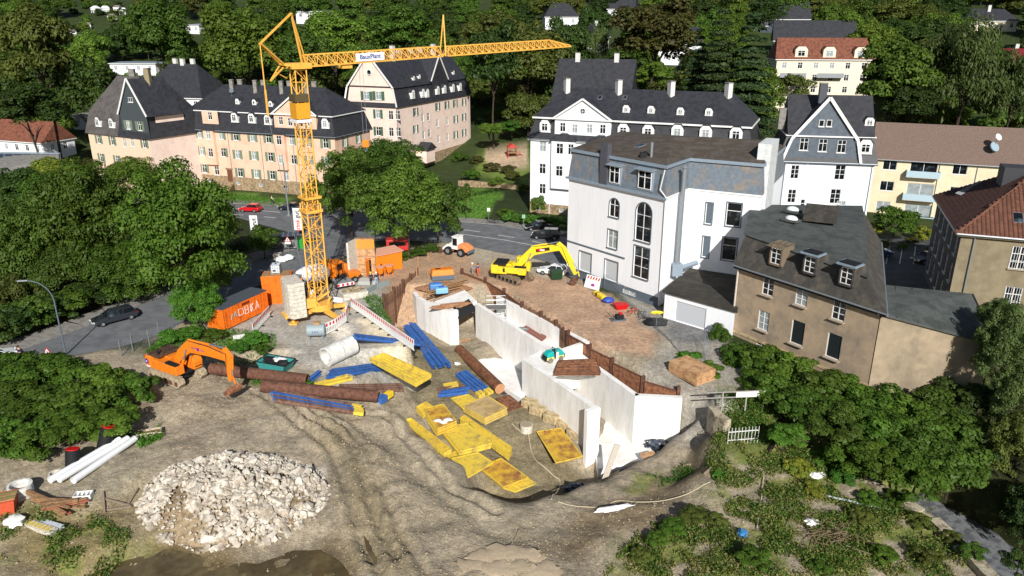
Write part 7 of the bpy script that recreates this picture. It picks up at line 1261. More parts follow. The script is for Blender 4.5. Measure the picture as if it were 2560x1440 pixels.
for k in range(6): c=P(1318+5*k,846-3.2*k,-1.9)+Vector((0,0,.15)); tag(MB().pipe((-2.1,0,0),(2.1,0,0),.13,.11,12).build('clay_pipe',mat('red_brown_pipe','#9a6a5f',.7,.15,2),None,smooth=True,loc=c,rz=r0),'red brown pipe bundled on the culvert box roof','pipe','red brown pipe bundle')
tag(lump((0,0,.1),.9,.6,.3,77,16,8,.6).build('cable_heap',mat('grey_cable','#7d8a86',.7,.3,6),None,loc=P(1295,828,-1.9)),'heap of grey cable and wire on the culvert box roof','cable heap')
# blue tanks, ladders on the chamber
for k,(px,py) in enumerate(((1090,722),(1104,732))): p=P(px,py,.3); r=T('blue_tank',['blue plastic tank at the back on the chamber roof','pale blue plastic tank in front on the chamber roof'][k],'tank',p,.25); MB().box(-.8,.8,-.5,.5,0,.75).build('body',mat('tank_blue%d'%k,['#4c83c4','#7db0dc'][k],.45,.1),r,bevel=.15); MB().box(-.3,.3,-.2,.2,.75,.85).build('lid',BLUEB,r)
def ladder(label,a,b,w=.45):
    a,b=Vector(a),Vector(b); L=(b-a).length; d=(b-a).normalized(); s=d.cross(Vector((0,0,1))); s=(Vector((1,0,0)) if s.length<.1 else s.normalized())*w/2; r=T('ladder',label,'ladder',a); MB().bar(-s,b-a-s,.06).build('stile',WOOD,r); MB().bar(s,b-a+s,.06).build('stile',WOOD,r)
    for k in range(1,int(L/.3)): MB().bar(-s+d*k*.3,s+d*k*.3,.035).build('rung',WOOD,r)
q=P(1056,824,-4.5); ladder('tall wooden ladder leaning against the curved culvert chamber',q,q+Vector((.5,.9,5.1)))
ladder('ladder lying flat along the edge of the chamber roof',P(1080,752,zt+.1),P(1160,722,zt+.1)); ladder('second ladder lying behind the blue tanks',P(1075,728,.5),P(1150,708,.5))
for k in range(4): a,b=P(1062+k*6,738-k*5,.1+.1*k),P(1150+k*6,718-k*7,.1+.1*k); tag(MB().bar((0,0,0),b-a,.14,.1).build('timber_beam',WOOD,None,loc=a),'brown timber beam laid across the chamber roof','timber','timbers on the chamber roof')
a,b=P(1085,760,zt+.05),P(1180,738,zt+.05); tag(lump((0,0,.2),2.3,.5,.35,91,16,8,.3).build('soil_ridge',SOILR,None,loc=P(1130,768,zt),rz=.3),'ridge of reddish soil on the chamber roof slab','soil ridge')
# plywood stack
c=G(1728,942); r=T('plywood_stack','stack of brown plywood boards on the gravel beside the hedge','plywood stack',c+Vector((0,0,0)),heading(P2(1668,930),P2(1735,965)))
for k in range(14): MB().box(-1.9,1.9,-1.25,1.25,k*.085+.1,k*.085+.175).build('board',PLY,r,loc=(random.uniform(-.06,.06),random.uniform(-.06,.06),0),rz=random.uniform(-.015,.015))
MB().box(-1.6,-1.4,-1.2,1.2,0,.1).build('bearer',WOOD,r); MB().box(1.4,1.6,-1.2,1.2,0,.1).build('bearer',WOOD,r)
# orange containers, IBC, formwork tower, shed, buckets
a,b=P2(562,829),P2(672,776); hd=heading(a,b); L=(b-a).length; n=Vector((-math.sin(hd),math.cos(hd))); c=(a+b)/2+n*1.2; r=T('site_container','long orange site container with white graffiti under the ash tree','container',(c.x,c.y,0),hd)
MB().box(-L/2,L/2,-1.2,1.2,.12,2.5).build('body',SKIPO,r,bevel=.03); MB().box(-L/2-.02,L/2+.02,-1.22,1.22,2.5,2.6).build('roof',mat('shaded_container_roof','#4a5058',.7,.2),r); [MB().box(x-.05,x+.05,-1.24,-1.2,.15,2.5).build('corner_post',SKIPO,r) for x in (-L/2+.05,L/2-.05)]  # shade on the roof is put into its dark blue grey
for k in range(int(L/.5)): MB().box(-L/2+.3+k*.5,-L/2+.42+k*.5,-1.225,-1.2,.25,2.4).build('rib',SKIPO,r)
g=MB(); sq=[[(0,0),(0,.8),(.4,.8),(.45,.45),(.05,.4),(.5,.3),(.4,0),(0,0)],[(.8,.0),(.8,.8),(1.2,.8),(.8,.4),(1.1,.4),(.8,0),(1.25,0)],[(1.5,0),(1.75,.85),(2.0,0),(1.6,.35),(1.95,.35)],[(-.9,.1),(-.9,.8),(-.3,.75),(-.25,.15),(-.9,.1)]]
for s in sq: g.tube([(x*1.1-.2,-1.245,z*1.1+.9) for x,z in s],.035,4)
g.build('graffiti',WHITE,r); g=MB(); g.tube([(-2.4,-1.245,1.0),(-2.2,-1.245,1.6),(-1.9,-1.245,1.2),(-1.7,-1.245,1.7),(-1.5,-1.245,1.1)],.06,4); g.build('graffiti',mat('graffiti_teal','#7fa0a0',.7),r)
MB().box(-.6,.6,-1.245,-1.226,2.0,2.3).build('lettering_panel',mat('dark_red_print','#7a2a18',.7),r)
c=P(700,760); hd2=.12; r=T('tall_skip_container','tall orange skip container beside the crane ballast carrying a water tank','container',(c.x-.4,c.y+1.2,0),hd2); MB().hexa([(-1.6,-1.1,0),(1.7,-1.1,0),(1.7,1.1,0),(-1.6,1.1,0)],[(-1.7,-1.15,3.5),(1.75,-1.15,3.5),(1.75,1.15,3.5),(-1.7,1.15,3.5)]).build('body',SKIPO,r); [MB().box(x-.06,x+.06,-1.2,-1.1,.1,3.45).build('rib',SKIPO,r) for x in (-1.5,-.8,-.1,.6,1.3)]; MB().box(-1.6,1.6,-1.05,1.05,3.5,3.56).build('wood_deck',WOOD,r)
o=r.location; r=T('water_tank_cage','white caged water tank standing on the tall orange container','tank',(o.x,o.y,3.58),.12); MB().box(-.5,.5,-.6,.6,.15,1.15).build('tank',mat('milky_plastic','#d5dbe0',.4,.05),r,bevel=.08); MB().box(-.55,.55,-.65,.65,0,.12).build('pallet',WOOD,r); MB().box(-.1,.1,-.1,.1,1.15,1.22).build('lid',BLACK,r); MB().box(-.25,.05,-.62,-.605,.35,.6).build('label_plate',BLACK,r)
for k in range(6): z=.2+k*.19; g=MB(); g.bar((-.54,-.64,z),(.54,-.64,z),.025).bar((.54,-.64,z),(.54,.64,z),.025).bar((-.54,.64,z),(.54,.64,z),.025).bar((-.54,-.64,z),(-.54,.64,z),.025); g.build('cage_ring',STEEL,r)
g=MB(); [g.bar((x,-.65,.12),(x,-.65,1.18),.025) for x in (-.54,-.27,0,.27,.54)]; [g.bar((.55,y,.12),(.55,y,1.18),.025) for y in (-.64,-.3,0,.3,.64)]; g.build('cage_upright',STEEL,r)
c=P(872,700); r=T('formwork_corner','tall pale formwork panels standing upright in an open corner','formwork',(c.x,c.y,0),.0); MB().hexa([(0,0,0),(.25,0,0),(1.0,2.2,0),(.75,2.2,0)],[(0,0,5.1),(.25,0,5.1),(1.0,2.2,5.1),(.75,2.2,5.1)]).build('side_panel',CONC2,r); MB().box(.9,3.3,2.0,2.2,0,5.1).build('back_panel',PLY,r); [MB().box(.9,3.3,1.95,2.0,z,z+.12).build('waler',WOOD,r) for z in (.4,1.5,2.6,3.7)]; MB().box(.9,3.3,1.93,1.99,3.75,5.0).build('orange_panel',mat('ochre_board','#c98d3c',.8,.15,2),r); [MB().box(.95+k*.25,1.02+k*.25,1.9,2.25,5.1,5.3).build('rail_upright',WOOD,r) for k in range(10)]
for k in range(3): MB().box(0,2.6,-.6,1.0,k*.14,k*.14+.1).build('board',mat('pale_board','#b9bdb8',.9),r,loc=(1.6,-1.2,0))
a,b=P2(908,692),P2(996,672); hd=heading(a,b); L=(b-a).length; c=(a+b)/2; r=T('site_shed','orange sheet metal site shed with open door beside the formwork','shed',(c.x,c.y+1,0),hd); MB().box(-L/2,L/2,-.9,1.2,0,2.5).build('body',EXO,r,bevel=.03); MB().hexa([(-L/2-.15,-1.1,2.5),(L/2+.15,-1.1,2.5),(L/2+.15,1.35,2.75),(-L/2-.15,1.35,2.75)],[(-L/2-.15,-1.1,2.6),(L/2+.15,-1.1,2.6),(L/2+.15,1.35,2.85),(-L/2-.15,1.35,2.85)]).build('roof',mat('faded_pink_roof','#d39a80',.8,.15),r); MB().box(-L/2+.3,-L/2+1.2,-.93,-.89,0,2.2).build('doorway',BLACK,r); MB().hexa([(-L/2+.1,-1.0,0),(-L/2+.3,-.92,0),(-L/2+.25,-.9,0),(-L/2-.5,-1.5,0)],[(-L/2+.1,-1.0,2.2),(-L/2+.3,-.92,2.2),(-L/2+.25,-.9,2.2),(-L/2-.5,-1.5,2.2)]).build('door',EXO,r)
for k,(px,py) in enumerate(((952,694),(974,690))): p=P(px,py,0); r=T('concrete_bucket',['orange concrete bucket with worker beside it at the shed','orange concrete bucket standing against the shed'][k],'bucket',p); MB().cyl((0,0,.6),(0,0,1.5),.35,14,.62).build('hopper',EXO,r,smooth=True); [MB().bar((.5*math.cos(a_),.5*math.sin(a_),0),(.55*math.cos(a_),.55*math.sin(a_),1.5),.07).build('leg',EXO,r) for a_ in (0,1.57,3.14,4.71)]; MB().cyl((0,0,1.5),(0,0,1.55),.62,14).build('lid',mat('faded_pink_roof','#d39a80'),r)
p=P(990,640); r=T('parked_trailer','red cabin trailer half hidden under the lime tree behind the shed','trailer',(p.x,p.y+1.5,0),.2); MB().box(-1.6,1.6,-1,1,.6,2.3).build('body',mat('trailer_red','#b8322b',.5),r,bevel=.1); wheel(r,0,-1,.4,.4,.25); wheel(r,0,1,.4,.4,.25); MB().box(-1.2,1.2,-1.03,-1.0,1.4,2).build('window',DARKGLASS,r)
# red and white barriers
def barrier(label,a,b,group,solid=False):
    a,b=Vector(a),Vector(b); L=(b-a).length; r=T('barrier_panel',label,'barrier',(a.x,a.y,max(H0(a.x,a.y),H0(b.x,b.y)) if not solid else H0(a.x,a.y)),heading(a,b),group); g=MB(); g.box(0,L-.04,-.025,.025,.75,1.38).box(0,L-.04,-.025,.025,.12,.24); nb=max(4,int(L/.22)); [g.box(k*L/nb,k*L/nb+.09,-.022,.022,.24,.75) for k in range(nb)]; g.build('panel',WHITE,r)
    n=max(3,int(L/.42)); [MB().box(L*(k+.22)/n,L*(k+.7)/n,-.036,-.026,.92,1.28).build('red_reflector',REDP,r) for k in range(n)]
    MB().box(L-.12,L+.04,-.3,.3,0,.12).build('foot',BLACK,r)
def barriers(label,pts,group,step=2.0):
    q=[P2(*p) for p in pts]
    for a,b in zip(q,q[1:]):
        n=max(1,round((b-a).length/step)); [barrier(label,a+(b-a)*k/n,a+(b-a)*(k+1)/n,group) for k in range(n)]
barriers('red and white barrier panel in the long fence above the pit slope',[(878,770),(915,795),(975,838),(1036,880)],'long barrier fence')
barriers('red and white barrier panel curving round the crane base',[(806,842),(840,826),(866,806),(872,786),(858,772),(830,768)],'crane barrier fence')
barriers('white barrier panel beside the orange site container',[(634,838),(655,815),(676,792)],'container barrier fence',2.2)
for a,b in (((905,742),(942,722)),((942,722),(975,712))): p,q=P(*a),P(*b); r=T('guard_board',['grey guard board fence bent round the green slope','grey guard board fence where the workers stand'][a[0]>920],'guard rail',p); MB().bar((0,0,.35),q-p+Vector((0,0,.35)),.06,.7).build('board',mat('guard_grey','#7f8a88',.7,.1),r); [MB().bar(((q-p)*t),((q-p)*t)+Vector((0,0,.9)),.08).build('post',STEEL,r) for t in (0.05,.5,.95)]
tag(sheet('tarpaulin',[P2(885,760),P2(930,772),P2(990,835),P2(960,828)],.1,mat('dark_green_tarp','#4a524a',.7,.2)),'dark green tarpaulin strip lying behind the barrier fence','tarpaulin'); bpy.data.objects['tarpaulin']['kind']=''
del bpy.data.objects['tarpaulin']['kind']
c=P(885,742); r=T('concrete_foundation','rough concrete block with pile of brown rubble beside the flatbed truck','foundation',(c.x,c.y,0),.5); MB().box(-1.6,1.6,-1,1,0,.8).build('block',CONC2,r,bevel=.08); lump((0,.2,.85),1.1,.7,.4,61,14,8,.5).build('rubble',MUDM,r)
# ---------------------------------------------------------------- vehicles, people, street furniture
def car(label,loc,rz,col,kind='hatch',name='parked_car',group=None):
    L,Hh,W={'hatch':(3.9,1.45,.84),'estate':(4.7,1.47,.9),'suv':(4.5,1.66,.92),'sedan':(4.6,1.42,.9)}[kind]; x0,x1=-L/2,L/2; r=T(name,label,'car',loc,rz,group); b=MB(); zb=.28; belt=.62*Hh; n=.0
    prof=[(x0,zb+.15),(x0+.05,belt-.05),(x0+.25,belt+.02),(x0+(.5 if kind!='sedan' else 1.0),belt+.04),(x1-1.25,belt+.02),(x1-.25,belt-.16),(x1,belt-.32),(x1,zb+.1),(x1-.15,zb),(x0+.15,zb)]
    b.prism(prof,-W,W); b.build('body',col,r,bevel=.09); g0={'hatch':x0+.12,'estate':x0+.1,'suv':x0+.1,'sedan':x0+.75}[kind]; g1=x1-1.2; rf=[(g0+(.35 if kind!='sedan' else .6),Hh-.04),(g1-.85,Hh-.02)]
    pr=[(g0,belt),(rf[0][0],rf[0][1]),(rf[1][0],rf[1][1]),(g1,belt)]; b=MB(); wt=W-.2
    b.hexa([(g0,-W+.06,belt-.02),(g1,-W+.06,belt-.02),(g1,W-.06,belt-.02),(g0,W-.06,belt-.02)],[(rf[0][0],-wt,rf[0][1]),(rf[1][0],-wt,rf[1][1]),(rf[1][0],wt,rf[1][1]),(rf[0][0],wt,rf[0][1])]); b.build('glasshouse',DARKGLASS,r,bevel=.06)
    MB().box(rf[0][0]-.06,rf[1][0]+.08,-wt-.01,wt+.01,Hh-.05,Hh+.02).build('roof',col,r,bevel=.04)
    for s in (-1,1):
        for t in (0,.45,1): a=(g0+(g1-g0)*t,s*(W-.05),belt); c=(rf[0][0]+(rf[1][0]-rf[0][0])*t,s*(wt+.005),Hh-.03); MB().bar(a,c,.07,.05).build('pillar',col,r)
        MB().box(x1-.06,x1+.015,*sorted((s*(W-.45),s*(W-.1))),belt-.38,belt-.22).build('headlight',mat('lamp_glass','#dfe6ea',.1,.05),r); MB().box(x0-.015,x0+.06,*sorted((s*(W-.3),s*(W-.06))),belt-.3,belt-.05).build('tail_light',REDP,r); MB().box(g1-.35,g1-.15,*sorted((s*W,s*(W+.16))),belt,belt+.14).build('mirror',col,r)
        for x in (x0+.8,x1-.85): wheel(r,x,s*(W-.08),.32,.32,.2)
    MB().box(x1-.02,x1+.02,-.26,.26,zb+.12,zb+.24).build('number_plate',WHITE,r); return r
CR=lambda n,c:mat(n,c,.25,.05,1,coat=.6,spec=.5)
def carpx(label,a,b,col,kind,dz=.02,**k): p,q=P2(*a),P2(*b); c=(p+q)/2; return car(label,(c.x,c.y,dz),heading(p,q),col,kind,**k)
RC=CR('car_red','#c3121a'); BK=CR('car_black','#17181c'); AN=CR('car_anthracite','#2b2e36'); WH=CR('car_white','#e6e8ea'); BL=CR('car_blue','#4a5878')
carpx('red hatchback driving on the road below the peach house',(650,530),(604,528),RC,'hatch',name='moving_car'); carpx('dark blue car behind the flag pole on the main road',(750,528),(706,524),CR('car_navy','#1c2230'),'sedan',name='moving_car')
carpx('dark estate car parked in the shade on the side road',(340,790),(232,818),AN,'estate'); carpx('white car at the left end of the side road',(-45,915),(32,892),WH,'hatch')
carpx('black saloon car parked by the hedge on the main road',(1378,572),(1312,576),BK,'sedan'); carpx('black estate car on the road before the white building',(1400,598),(1330,595),BK,'suv')
carpx('blue hatchback parked in the yard behind the derelict house',(2160,640),(2215,640),BL,'suv'); carpx('black car parked in the yard beside the brown tiled house',(2345,652),(2290,658),BK,'sedan'); carpx('white car standing behind the yellow excavator by the wall',(1410,690),(1352,682),WH,'hatch')
for n_,lb in (('waste_bin','green wheeled waste bin behind the yellow excavator arm'),): p=P(1390,698); r=T(n_,lb,'bin',p,.2); MB().hexa([(-.7,-.5,.1),(.7,-.5,.1),(.7,.5,.1),(-.7,.5,.1)],[(-.8,-.6,1.2),(.8,-.6,1.2),(.8,.6,1.2),(-.8,.6,1.2)]).build('body',mat('dark_green','#1d3a22',.5),r,bevel=.04); MB().box(-.82,.82,-.62,.62,1.2,1.32).build('lid',mat('dark_green','#1d3a22'),r)
# people: one skinned body, clothes as further skins
def skinmesh(name,verts,edges,rad,m,parent,root=0,sub=1):
    me=bpy.data.meshes.new(name); me.from_pydata(verts,edges,[]); me.materials.append(m); o=ob(name,me,parent); k=o.modifiers.new('skin','SKIN'); k.use_smooth_shade=True
    for i,v in enumerate(me.skin_vertices[0].data): v.radius=(rad[i],rad[i]); v.use_root=(i==root)
    s=o.modifiers.new('sub','SUBSURF'); s.levels=sub; s.render_levels=sub; return o
SKIN=mat('skin','#c79a7c',.6,.05)
def person(label,loc,rz,top,legs,hat=None,hair='#3a2a1e',stride=.12,arms=(.25,.3),vest=None):
    r=T('person',label,'person',loc,rz); s=stride
    V=[(0,0,.98),(0,0,1.2),(0,0,1.42),(0,0,1.52),(.01,0,1.66),(0,-.19,1.42),(.05,-.25,1.15),(arms[0],-.22,.95),(arms[0]+.08,-.21,.88),(0,.19,1.42),(.05,.25,1.15),(arms[1],.22,.95),(arms[1]+.08,.21,.88),(0,-.1,.93),(s*.5,-.11,.5),(s,-.11,.09),(s+.16,-.11,.05),(0,.1,.93),(-s*.4,.11,.5),(-s,.11,.09),(-s+.16,.11,.05)]
    Ed=[(0,1),(1,2),(2,3),(3,4),(2,5),(5,6),(6,7),(7,8),(2,9),(9,10),(10,11),(11,12),(0,13),(13,14),(14,15),(15,16),(0,17),(17,18),(18,19),(19,20)]
    rd=[.13,.13,.12,.06,.105,.06,.045,.036,.04,.06,.045,.036,.04,.085,.06,.045,.04,.085,.06,.045,.04]; skinmesh('body',V,Ed,rd,SKIN,r)
    it=[0,1,2,5,6,7,9,10,11]; mp={v:k for k,v in enumerate(it)}; skinmesh('jacket',[V[i] for i in it],[(mp[a],mp[b]) for a,b in Ed if a in mp and b in mp],[rd[i]+.022 for i in it],top,r)
    it=[0,13,14,15,17,18,19]; mp={v:k for k,v in enumerate(it)}; skinmesh('trousers',[V[i] for i in it],[(mp[a],mp[b]) for a,b in Ed if a in mp and b in mp],[rd[i]+.02 for i in it],legs,r)
    for a,b in ((15,16),(19,20)): skinmesh('shoe',[V[a],V[b]],[(0,1)],[.06,.055],BLACK,r)
    if hat: MB().ball((.01,0,1.71),.135,12,8,(1.1,1,.8)).build('helmet',hat,r,smooth=True); MB().cyl((.03,0,1.69),(.03,0,1.705),.16,14).build('helmet_brim',hat,r)
    else: MB().ball((-.015,0,1.70),.125,12,8,(1,1,.95)).build('hair',mat('hair'+hair,hair,.8),r,smooth=True)
    if vest: skinmesh('vest',[V[0],V[1],V[2]],[(0,1),(1,2)],[.165,.165,.15],vest,r)
    return r
HV=mat('hi_vis_yellow','#d8e02c',.7); NAV=mat('navy_cloth','#252a3d',.9); LB=mat('pale_jeans','#93a9bf',.9); GRC=mat('grey_cloth','#8b8a88',.9); ORC=mat('orange_cloth','#e0602a',.9); PUR=mat('purple_cloth','#4b3f7a',.9); YH=mat('yellow_helmet','#e6d13c',.4)
p=G(928,712); person('worker in dark clothes and yellow helmet standing at the guard boards',p,-1.2,NAV,NAV,YH); p=G(942,712); person('worker with white helmet, dark top and pale jeans at the guard boards',p,-1.6,NAV,LB,WHITE)
p=G(1181,688); person('worker in grey clothes with white helmet beside the yellow excavator',p,-.4,GRC,GRC,WHITE); p=G(1195,690); person('worker in purple top and orange trousers beside the yellow excavator',p,2.6,PUR,ORC,None)
p=P(681,512); person('pedestrian in pale top walking on the pavement below the peach house',(p.x,p.y,.12),.2,mat('pale_top','#c9c4a8',.9),NAV,None,stride=.3); p=P(54,905); person('person in dark clothes standing behind the white car',(p.x,p.y,.02),1.2,NAV,NAV)
p=G(955,692); person('worker in grey standing in front of the orange concrete buckets',p,1.0,GRC,NAV,None)
# lamps and poles
def lamp(label,base,top,arm,rz):
    h=top; r=T('street_lamp',label,'lamp',base,rz); MB().cyl((0,0,0),(0,0,h*.72),.09,10,.07).build('post',STEEL if 0 else GREYP,r,smooth=True); pts=[(0,0,h*.72)]+[(-arm*(1-math.cos(t)),0,h*.72+h*.28*math.sin(t)) for t in np.linspace(.2,1.5,8)]; MB().tube(pts,.06,8,.045).build('arm',GREYP,r,smooth=True); MB().box(-arm-.75,-arm*.9,-.14,.14,h-.06,h+.08).build('lantern',STEEL,r,bevel=.04)
lb_=P(165,888); lamp('tall grey street lamp with curved arm above the side road',(lb_.x,lb_.y,0),8.2,2.2,.15)
p=P(722,540); r=T('flag_mast','tall grey lighting mast behind the crane beside the red car','mast',p); MB().cyl((0,0,0),(0,0,9.5),.16,10,.1).build('pole',STEEL,r,smooth=True); MB().cyl((0,0,0),(0,0,.3),.4,12).build('foot',STEEL,r)
for k,(px,py,s,lb) in enumerate(((1309,575,2.6,'small green and white stop sign post beside the hedge'),(1222,560,2.8,'sign post with parked bicycles beside the lawn'))): p=P(px,py); r=T('sign_post',lb,'sign',p,0); MB().cyl((0,0,0),(0,0,s),.04,8).build('post',STEEL,r); MB().box(-.25,.25,-.03,.03,s-.6,s).build('plate',mat('sign_green','#8fbfa8',.5) if k==0 else WHITE,r)
for k,(px,py,s,lb) in enumerate(((722,632,1.9,'triangular roadworks warning sign beside the bus shelter'),(124,906,1.0,'small triangular roadworks sign standing in the side road'))):
    p=P(px,py); r=T('warning_sign',lb,'sign',p,-.1); MB().cyl((0,.03,0),(0,.03,s+.2),.03,6).build('post',STEEL,r); MB().prism([(-.5,s-.2),(.5,s-.2),(0,s+.65)],-.01,.01).build('triangle',REDP,r); MB().prism([(-.36,s-.12),(.36,s-.12),(0,s+.5)],-.018,-.0105).build('inner_triangle',WHITE,r); MB().box(-.06,.06,-.026,-.0185,s-.02,s+.25).build('symbol',BLACK,r); MB().box(-.45,.45,-.012,.012,s-.55,s-.24).build('plate',WHITE,r)
# bus shelter with banners
p=P(712,628); r=T('bus_shelter','grey bus shelter with posters beside the road junction','bus shelter',p,.25); 
for x in (-1.9,1.9):
    for y in (-.7,.7): MB().box(x-.06,x+.06,y-.06,y+.06,0,2.5).build('post',GREYP,r)
MB().box(-2.2,2.2,-1,1,2.5,2.62).build('roof',mat('shelter_roof','#3b4654',.5),r); [MB().box(-2.1+k*.7,-2.0+k*.7,-1,1,2.62,2.72).build('roof_rib',STEEL,r) for k in range(7)]; MB().box(-1.85,1.85,.66,.7,.2,2.3).build('back_panel',mat('poster_grey','#8f8d88',.5,.4,4,c2='#4a4a48',mix=(.45,.55)),r); MB().box(-1.2,1.2,.1,.5,.42,.48).build('bench',GREYP,r)
for k,(px,py,lb) in enumerate(((706,655,'white rubble sack beside the warning sign'),(722,650,'large white rubble sack on the pavement at the shelter'))): tag(lump((0,0,.4),.8,.6,.45,k+70,14,8,.3).build('rubble_sack',WHITE,None,smooth=True,loc=P(px,py)),lb,'sack')
p=P(694,648); tag(MB().box(-.5,.5,-.5,.5,0,.9).build('stone_block',CONC2,None,bevel=.05,loc=p),'pale stone block beside the bus shelter','block'); p=P(752,620); r=T('green_crate_stack','bright green crates beside the banner pole','crates',p); [MB().box(-.5,.5,-.4,.4,k*.4,k*.4+.36).build('crate',mat('bright_green','#2f9a3c',.5),r) for k in range(4)]
def banner(label,px,py,hpx,txt):
    p=P(px,py); r=T('advertising_banner',label,'banner',p,-.05); h=hpx; MB().cyl((0,0,0),(0,0,h+.2),.05,8).build('pole',STEEL,r); MB().box(.06,1.3,-.015,.015,h-3.6 if len(txt)>1 else h-2.4,h).build('cloth',WHITE,r)
    for s,c,x,z,sz in txt: k=text(s,sz,mat(c[0],c[1],.6),r,(x,-.02,z),(math.pi/2,-math.pi/2,0),.004,bold=.02)
    return r
banner('tall white advertising banner with red and black lettering behind the crane mast',737,590,4.6,[('trink',('print_red','#c81e2a'),.7,1.75,1.0),('gut',('print_black','#22252c'),.7,3.55,1.0)])
r=banner('shorter white advertising banner with black lettering and yellow red edge',628,590,3.4,[('gut',('print_black','#22252c'),.72,2.3,1.05)])
r['label']='shorter white advertising banner with black lettering and yellow red corner'; MB().prism([(.06,1.0),(1.3,1.0),(1.3,1.7)],-.014,.014).build('yellow_corner',EXY,r); MB().prism([(.06,1.0),(.9,1.0),(1.3,1.3),(1.3,1.12),(1.0,.9)],-.0165,.0165).build('red_corner',REDP,r)
# fence posts on the verge and along the pit
for k,(px,py,h) in enumerate(((304,892,1.9),(333,880,2.1),(375,868,2.0),(400,850,2.2))): p=P(px,py); tag(MB().cyl((0,0,0),(0,0,h),.045,8).build('fence_post',STEEL,None,loc=p),'thin steel fence post of the mesh fence along the side road','post','mesh fence posts')
a,b=P(300,892),P(402,850); g=MB(); 
for k in range(30): t=k/29; q=(b-a)*t; g.cyl(q,q+Vector((0,0,1.7)),.006,3)
for k in range(9): g.cyl(Vector((0,0,.1+k*.2)),b-a+Vector((0,0,.1+k*.2)),.006,3)
o=tag(g.build('mesh_fence',STEEL,None,loc=a),'thin wire mesh fence along the side road','fence')
for k,(px,py) in enumerate(((1046,668),(1071,656),(1042,690),(1070,690))): p=P(px,py); tag(MB().box(-.07,.07,-.07,.07,0,1.5).build('timber_post',WOOD,None,loc=p),'pale timber post at the far edge of the pit','post','timber posts at the pit edge')
# along the white building: attachments, sign, bicycles
c=P(1500,745); r=T('yellow_attachment','yellow hydraulic attachment lying by the white building wall','attachment',c,heading(P2(1480,735),P2(1515,758))); MB().box(-1.2,1.1,-.35,.35,.1,.6).build('frame',EXY,r,bevel=.08); MB().cyl((-.4,-.37,.4),(-.4,.37,.4),.22,12).build('bearing',BLACK,r); MB().box(1.1,1.7,-.25,.25,.15,.5).build('bracket',EXY,r)
c=P(1520,757); tag(lump((0,0,.35),.8,.55,.4,33,14,8,.15).build('blue_drum',mat('blue_paint','#2e4aa0',.5),None,smooth=True,loc=c),'blue machine drum beside the yellow attachment','drum')
c=P(1551,772); r=T('red_dumper_skip','small red skip lying by the building path','skip',c,.3); MB().hexa([(-.6,-.4,0),(.6,-.4,0),(.6,.4,0),(-.6,.4,0)],[(-.9,-.6,.75),(.9,-.6,.6),(.9,.6,.6),(-.9,.6,.75)]).build('tub',REDP,r,bevel=.04)
c=P(1545,800); r=T('plate_compactor','dark vibrating plate compactor with red cover on the sand','compactor',c,.2); MB().box(-.9,.9,-.5,.5,.02,.15).build('base_plate',GREYP,r,bevel=.04); MB().box(-.3,.6,-.35,.35,.15,.7).build('engine',BLACK,r,bevel=.08); MB().box(.1,.5,-.2,.2,.7,.9).build('cover',REDP,r,bevel=.04); MB().tube([(-.6,-.3,.2),(-1.2,-.3,.9),(-1.2,.3,.9),(-.6,.3,.2)],.035,6).build('handle',BLACK,r)
def bike(label,px,py,rz,m):
    p=P(px,py); r=T('bicycle',label,'bicycle',p,rz)
    for x in (-.52,.52): o=MB().tube([(x+.33*math.cos(a),0,.34+.33*math.sin(a)) for a in np.linspace(0,6.28,17)],.025,5).build('wheel',BLACK,r); MB().cyl((x,-.04,.34),(x,.04,.34),.04,8).build('hub',STEEL,o)
    g=MB(); [g.bar(a,b,.04) for a,b in (((-.52,0,.34),(-.1,0,.32)),((-.1,0,.32),(-.25,0,.85)),((-.25,0,.8),(.38,0,.82)),((-.1,0,.32),(.38,0,.78)),((.38,0,.92),(.52,0,.34)),((-.52,0,.34),(-.22,0,.75)))]; g.build('frame',m,r); MB().box(-.38,-.12,-.06,.06,.86,.92).build('saddle',BLACK,r); MB().bar((.38,-.27,.98),(.38,.27,.98),.03).build('handlebar',STEEL,r)
bike('red bicycle leaning near the building path',1582,788,.4,REDP); bike('black bicycle beside the sign post at the lawn',1228,560,.2,BLACK); bike('second black bicycle beside the sign post at the lawn',1240,562,-.3,BLACK); bike('grey bicycle beside the garage path',1605,795,.9,STEEL)
c=P(1640,822); r=T('yellow_sign','yellow oval sign on a pole above a black cloth at the garage','sign',c); MB().cyl((0,0,0),(0,0,1.9),.04,8).build('pole',STEEL,r); MB().ball((0,0,1.95),.5,16,8,(1.4,.15,.42)).build('panel',EXY,r,smooth=True)
tag(lump((0,0,.35),1.4,.8,.45,55,16,8,.2).build('covered_heap',BLACK,None,smooth=True,loc=P(1640,812)),'black covered heap behind the yellow sign','heap')
c=P(1478,722); r=T('notice_board','white board with red figures leaning by the white building','sign',c,-.75); MB().hexa([(-1.2,0,0),(1.2,0,0),(1.2,.06,0),(-1.2,.06,0)],[(-1.1,.5,1.6),(1.1,.5,1.6),(1.1,.56,1.6),(-1.1,.56,1.6)]).build('board',WHITE,r); [MB().hexa([(-.95+k*.42,.35,1.15),(-.75+k*.42,.35,1.15),(-.75+k*.42,.38,1.15),(-.95+k*.42,.38,1.15)],[(-.85+k*.42,.45,1.5),(-.65+k*.42,.45,1.5),(-.65+k*.42,.48,1.5),(-.85+k*.42,.48,1.5)]).build('red_mark',REDP,r) for k in range(5)]; MB().hexa([(-.2,.09,.35),(.4,.09,.35),(.4,.12,.35),(-.2,.12,.35)],[(-.1,.24,.75),(.3,.24,.75),(.3,.27,.75),(-.1,.27,.75)]).build('violet_mark',mat('magenta','#a02a8c',.6),r)
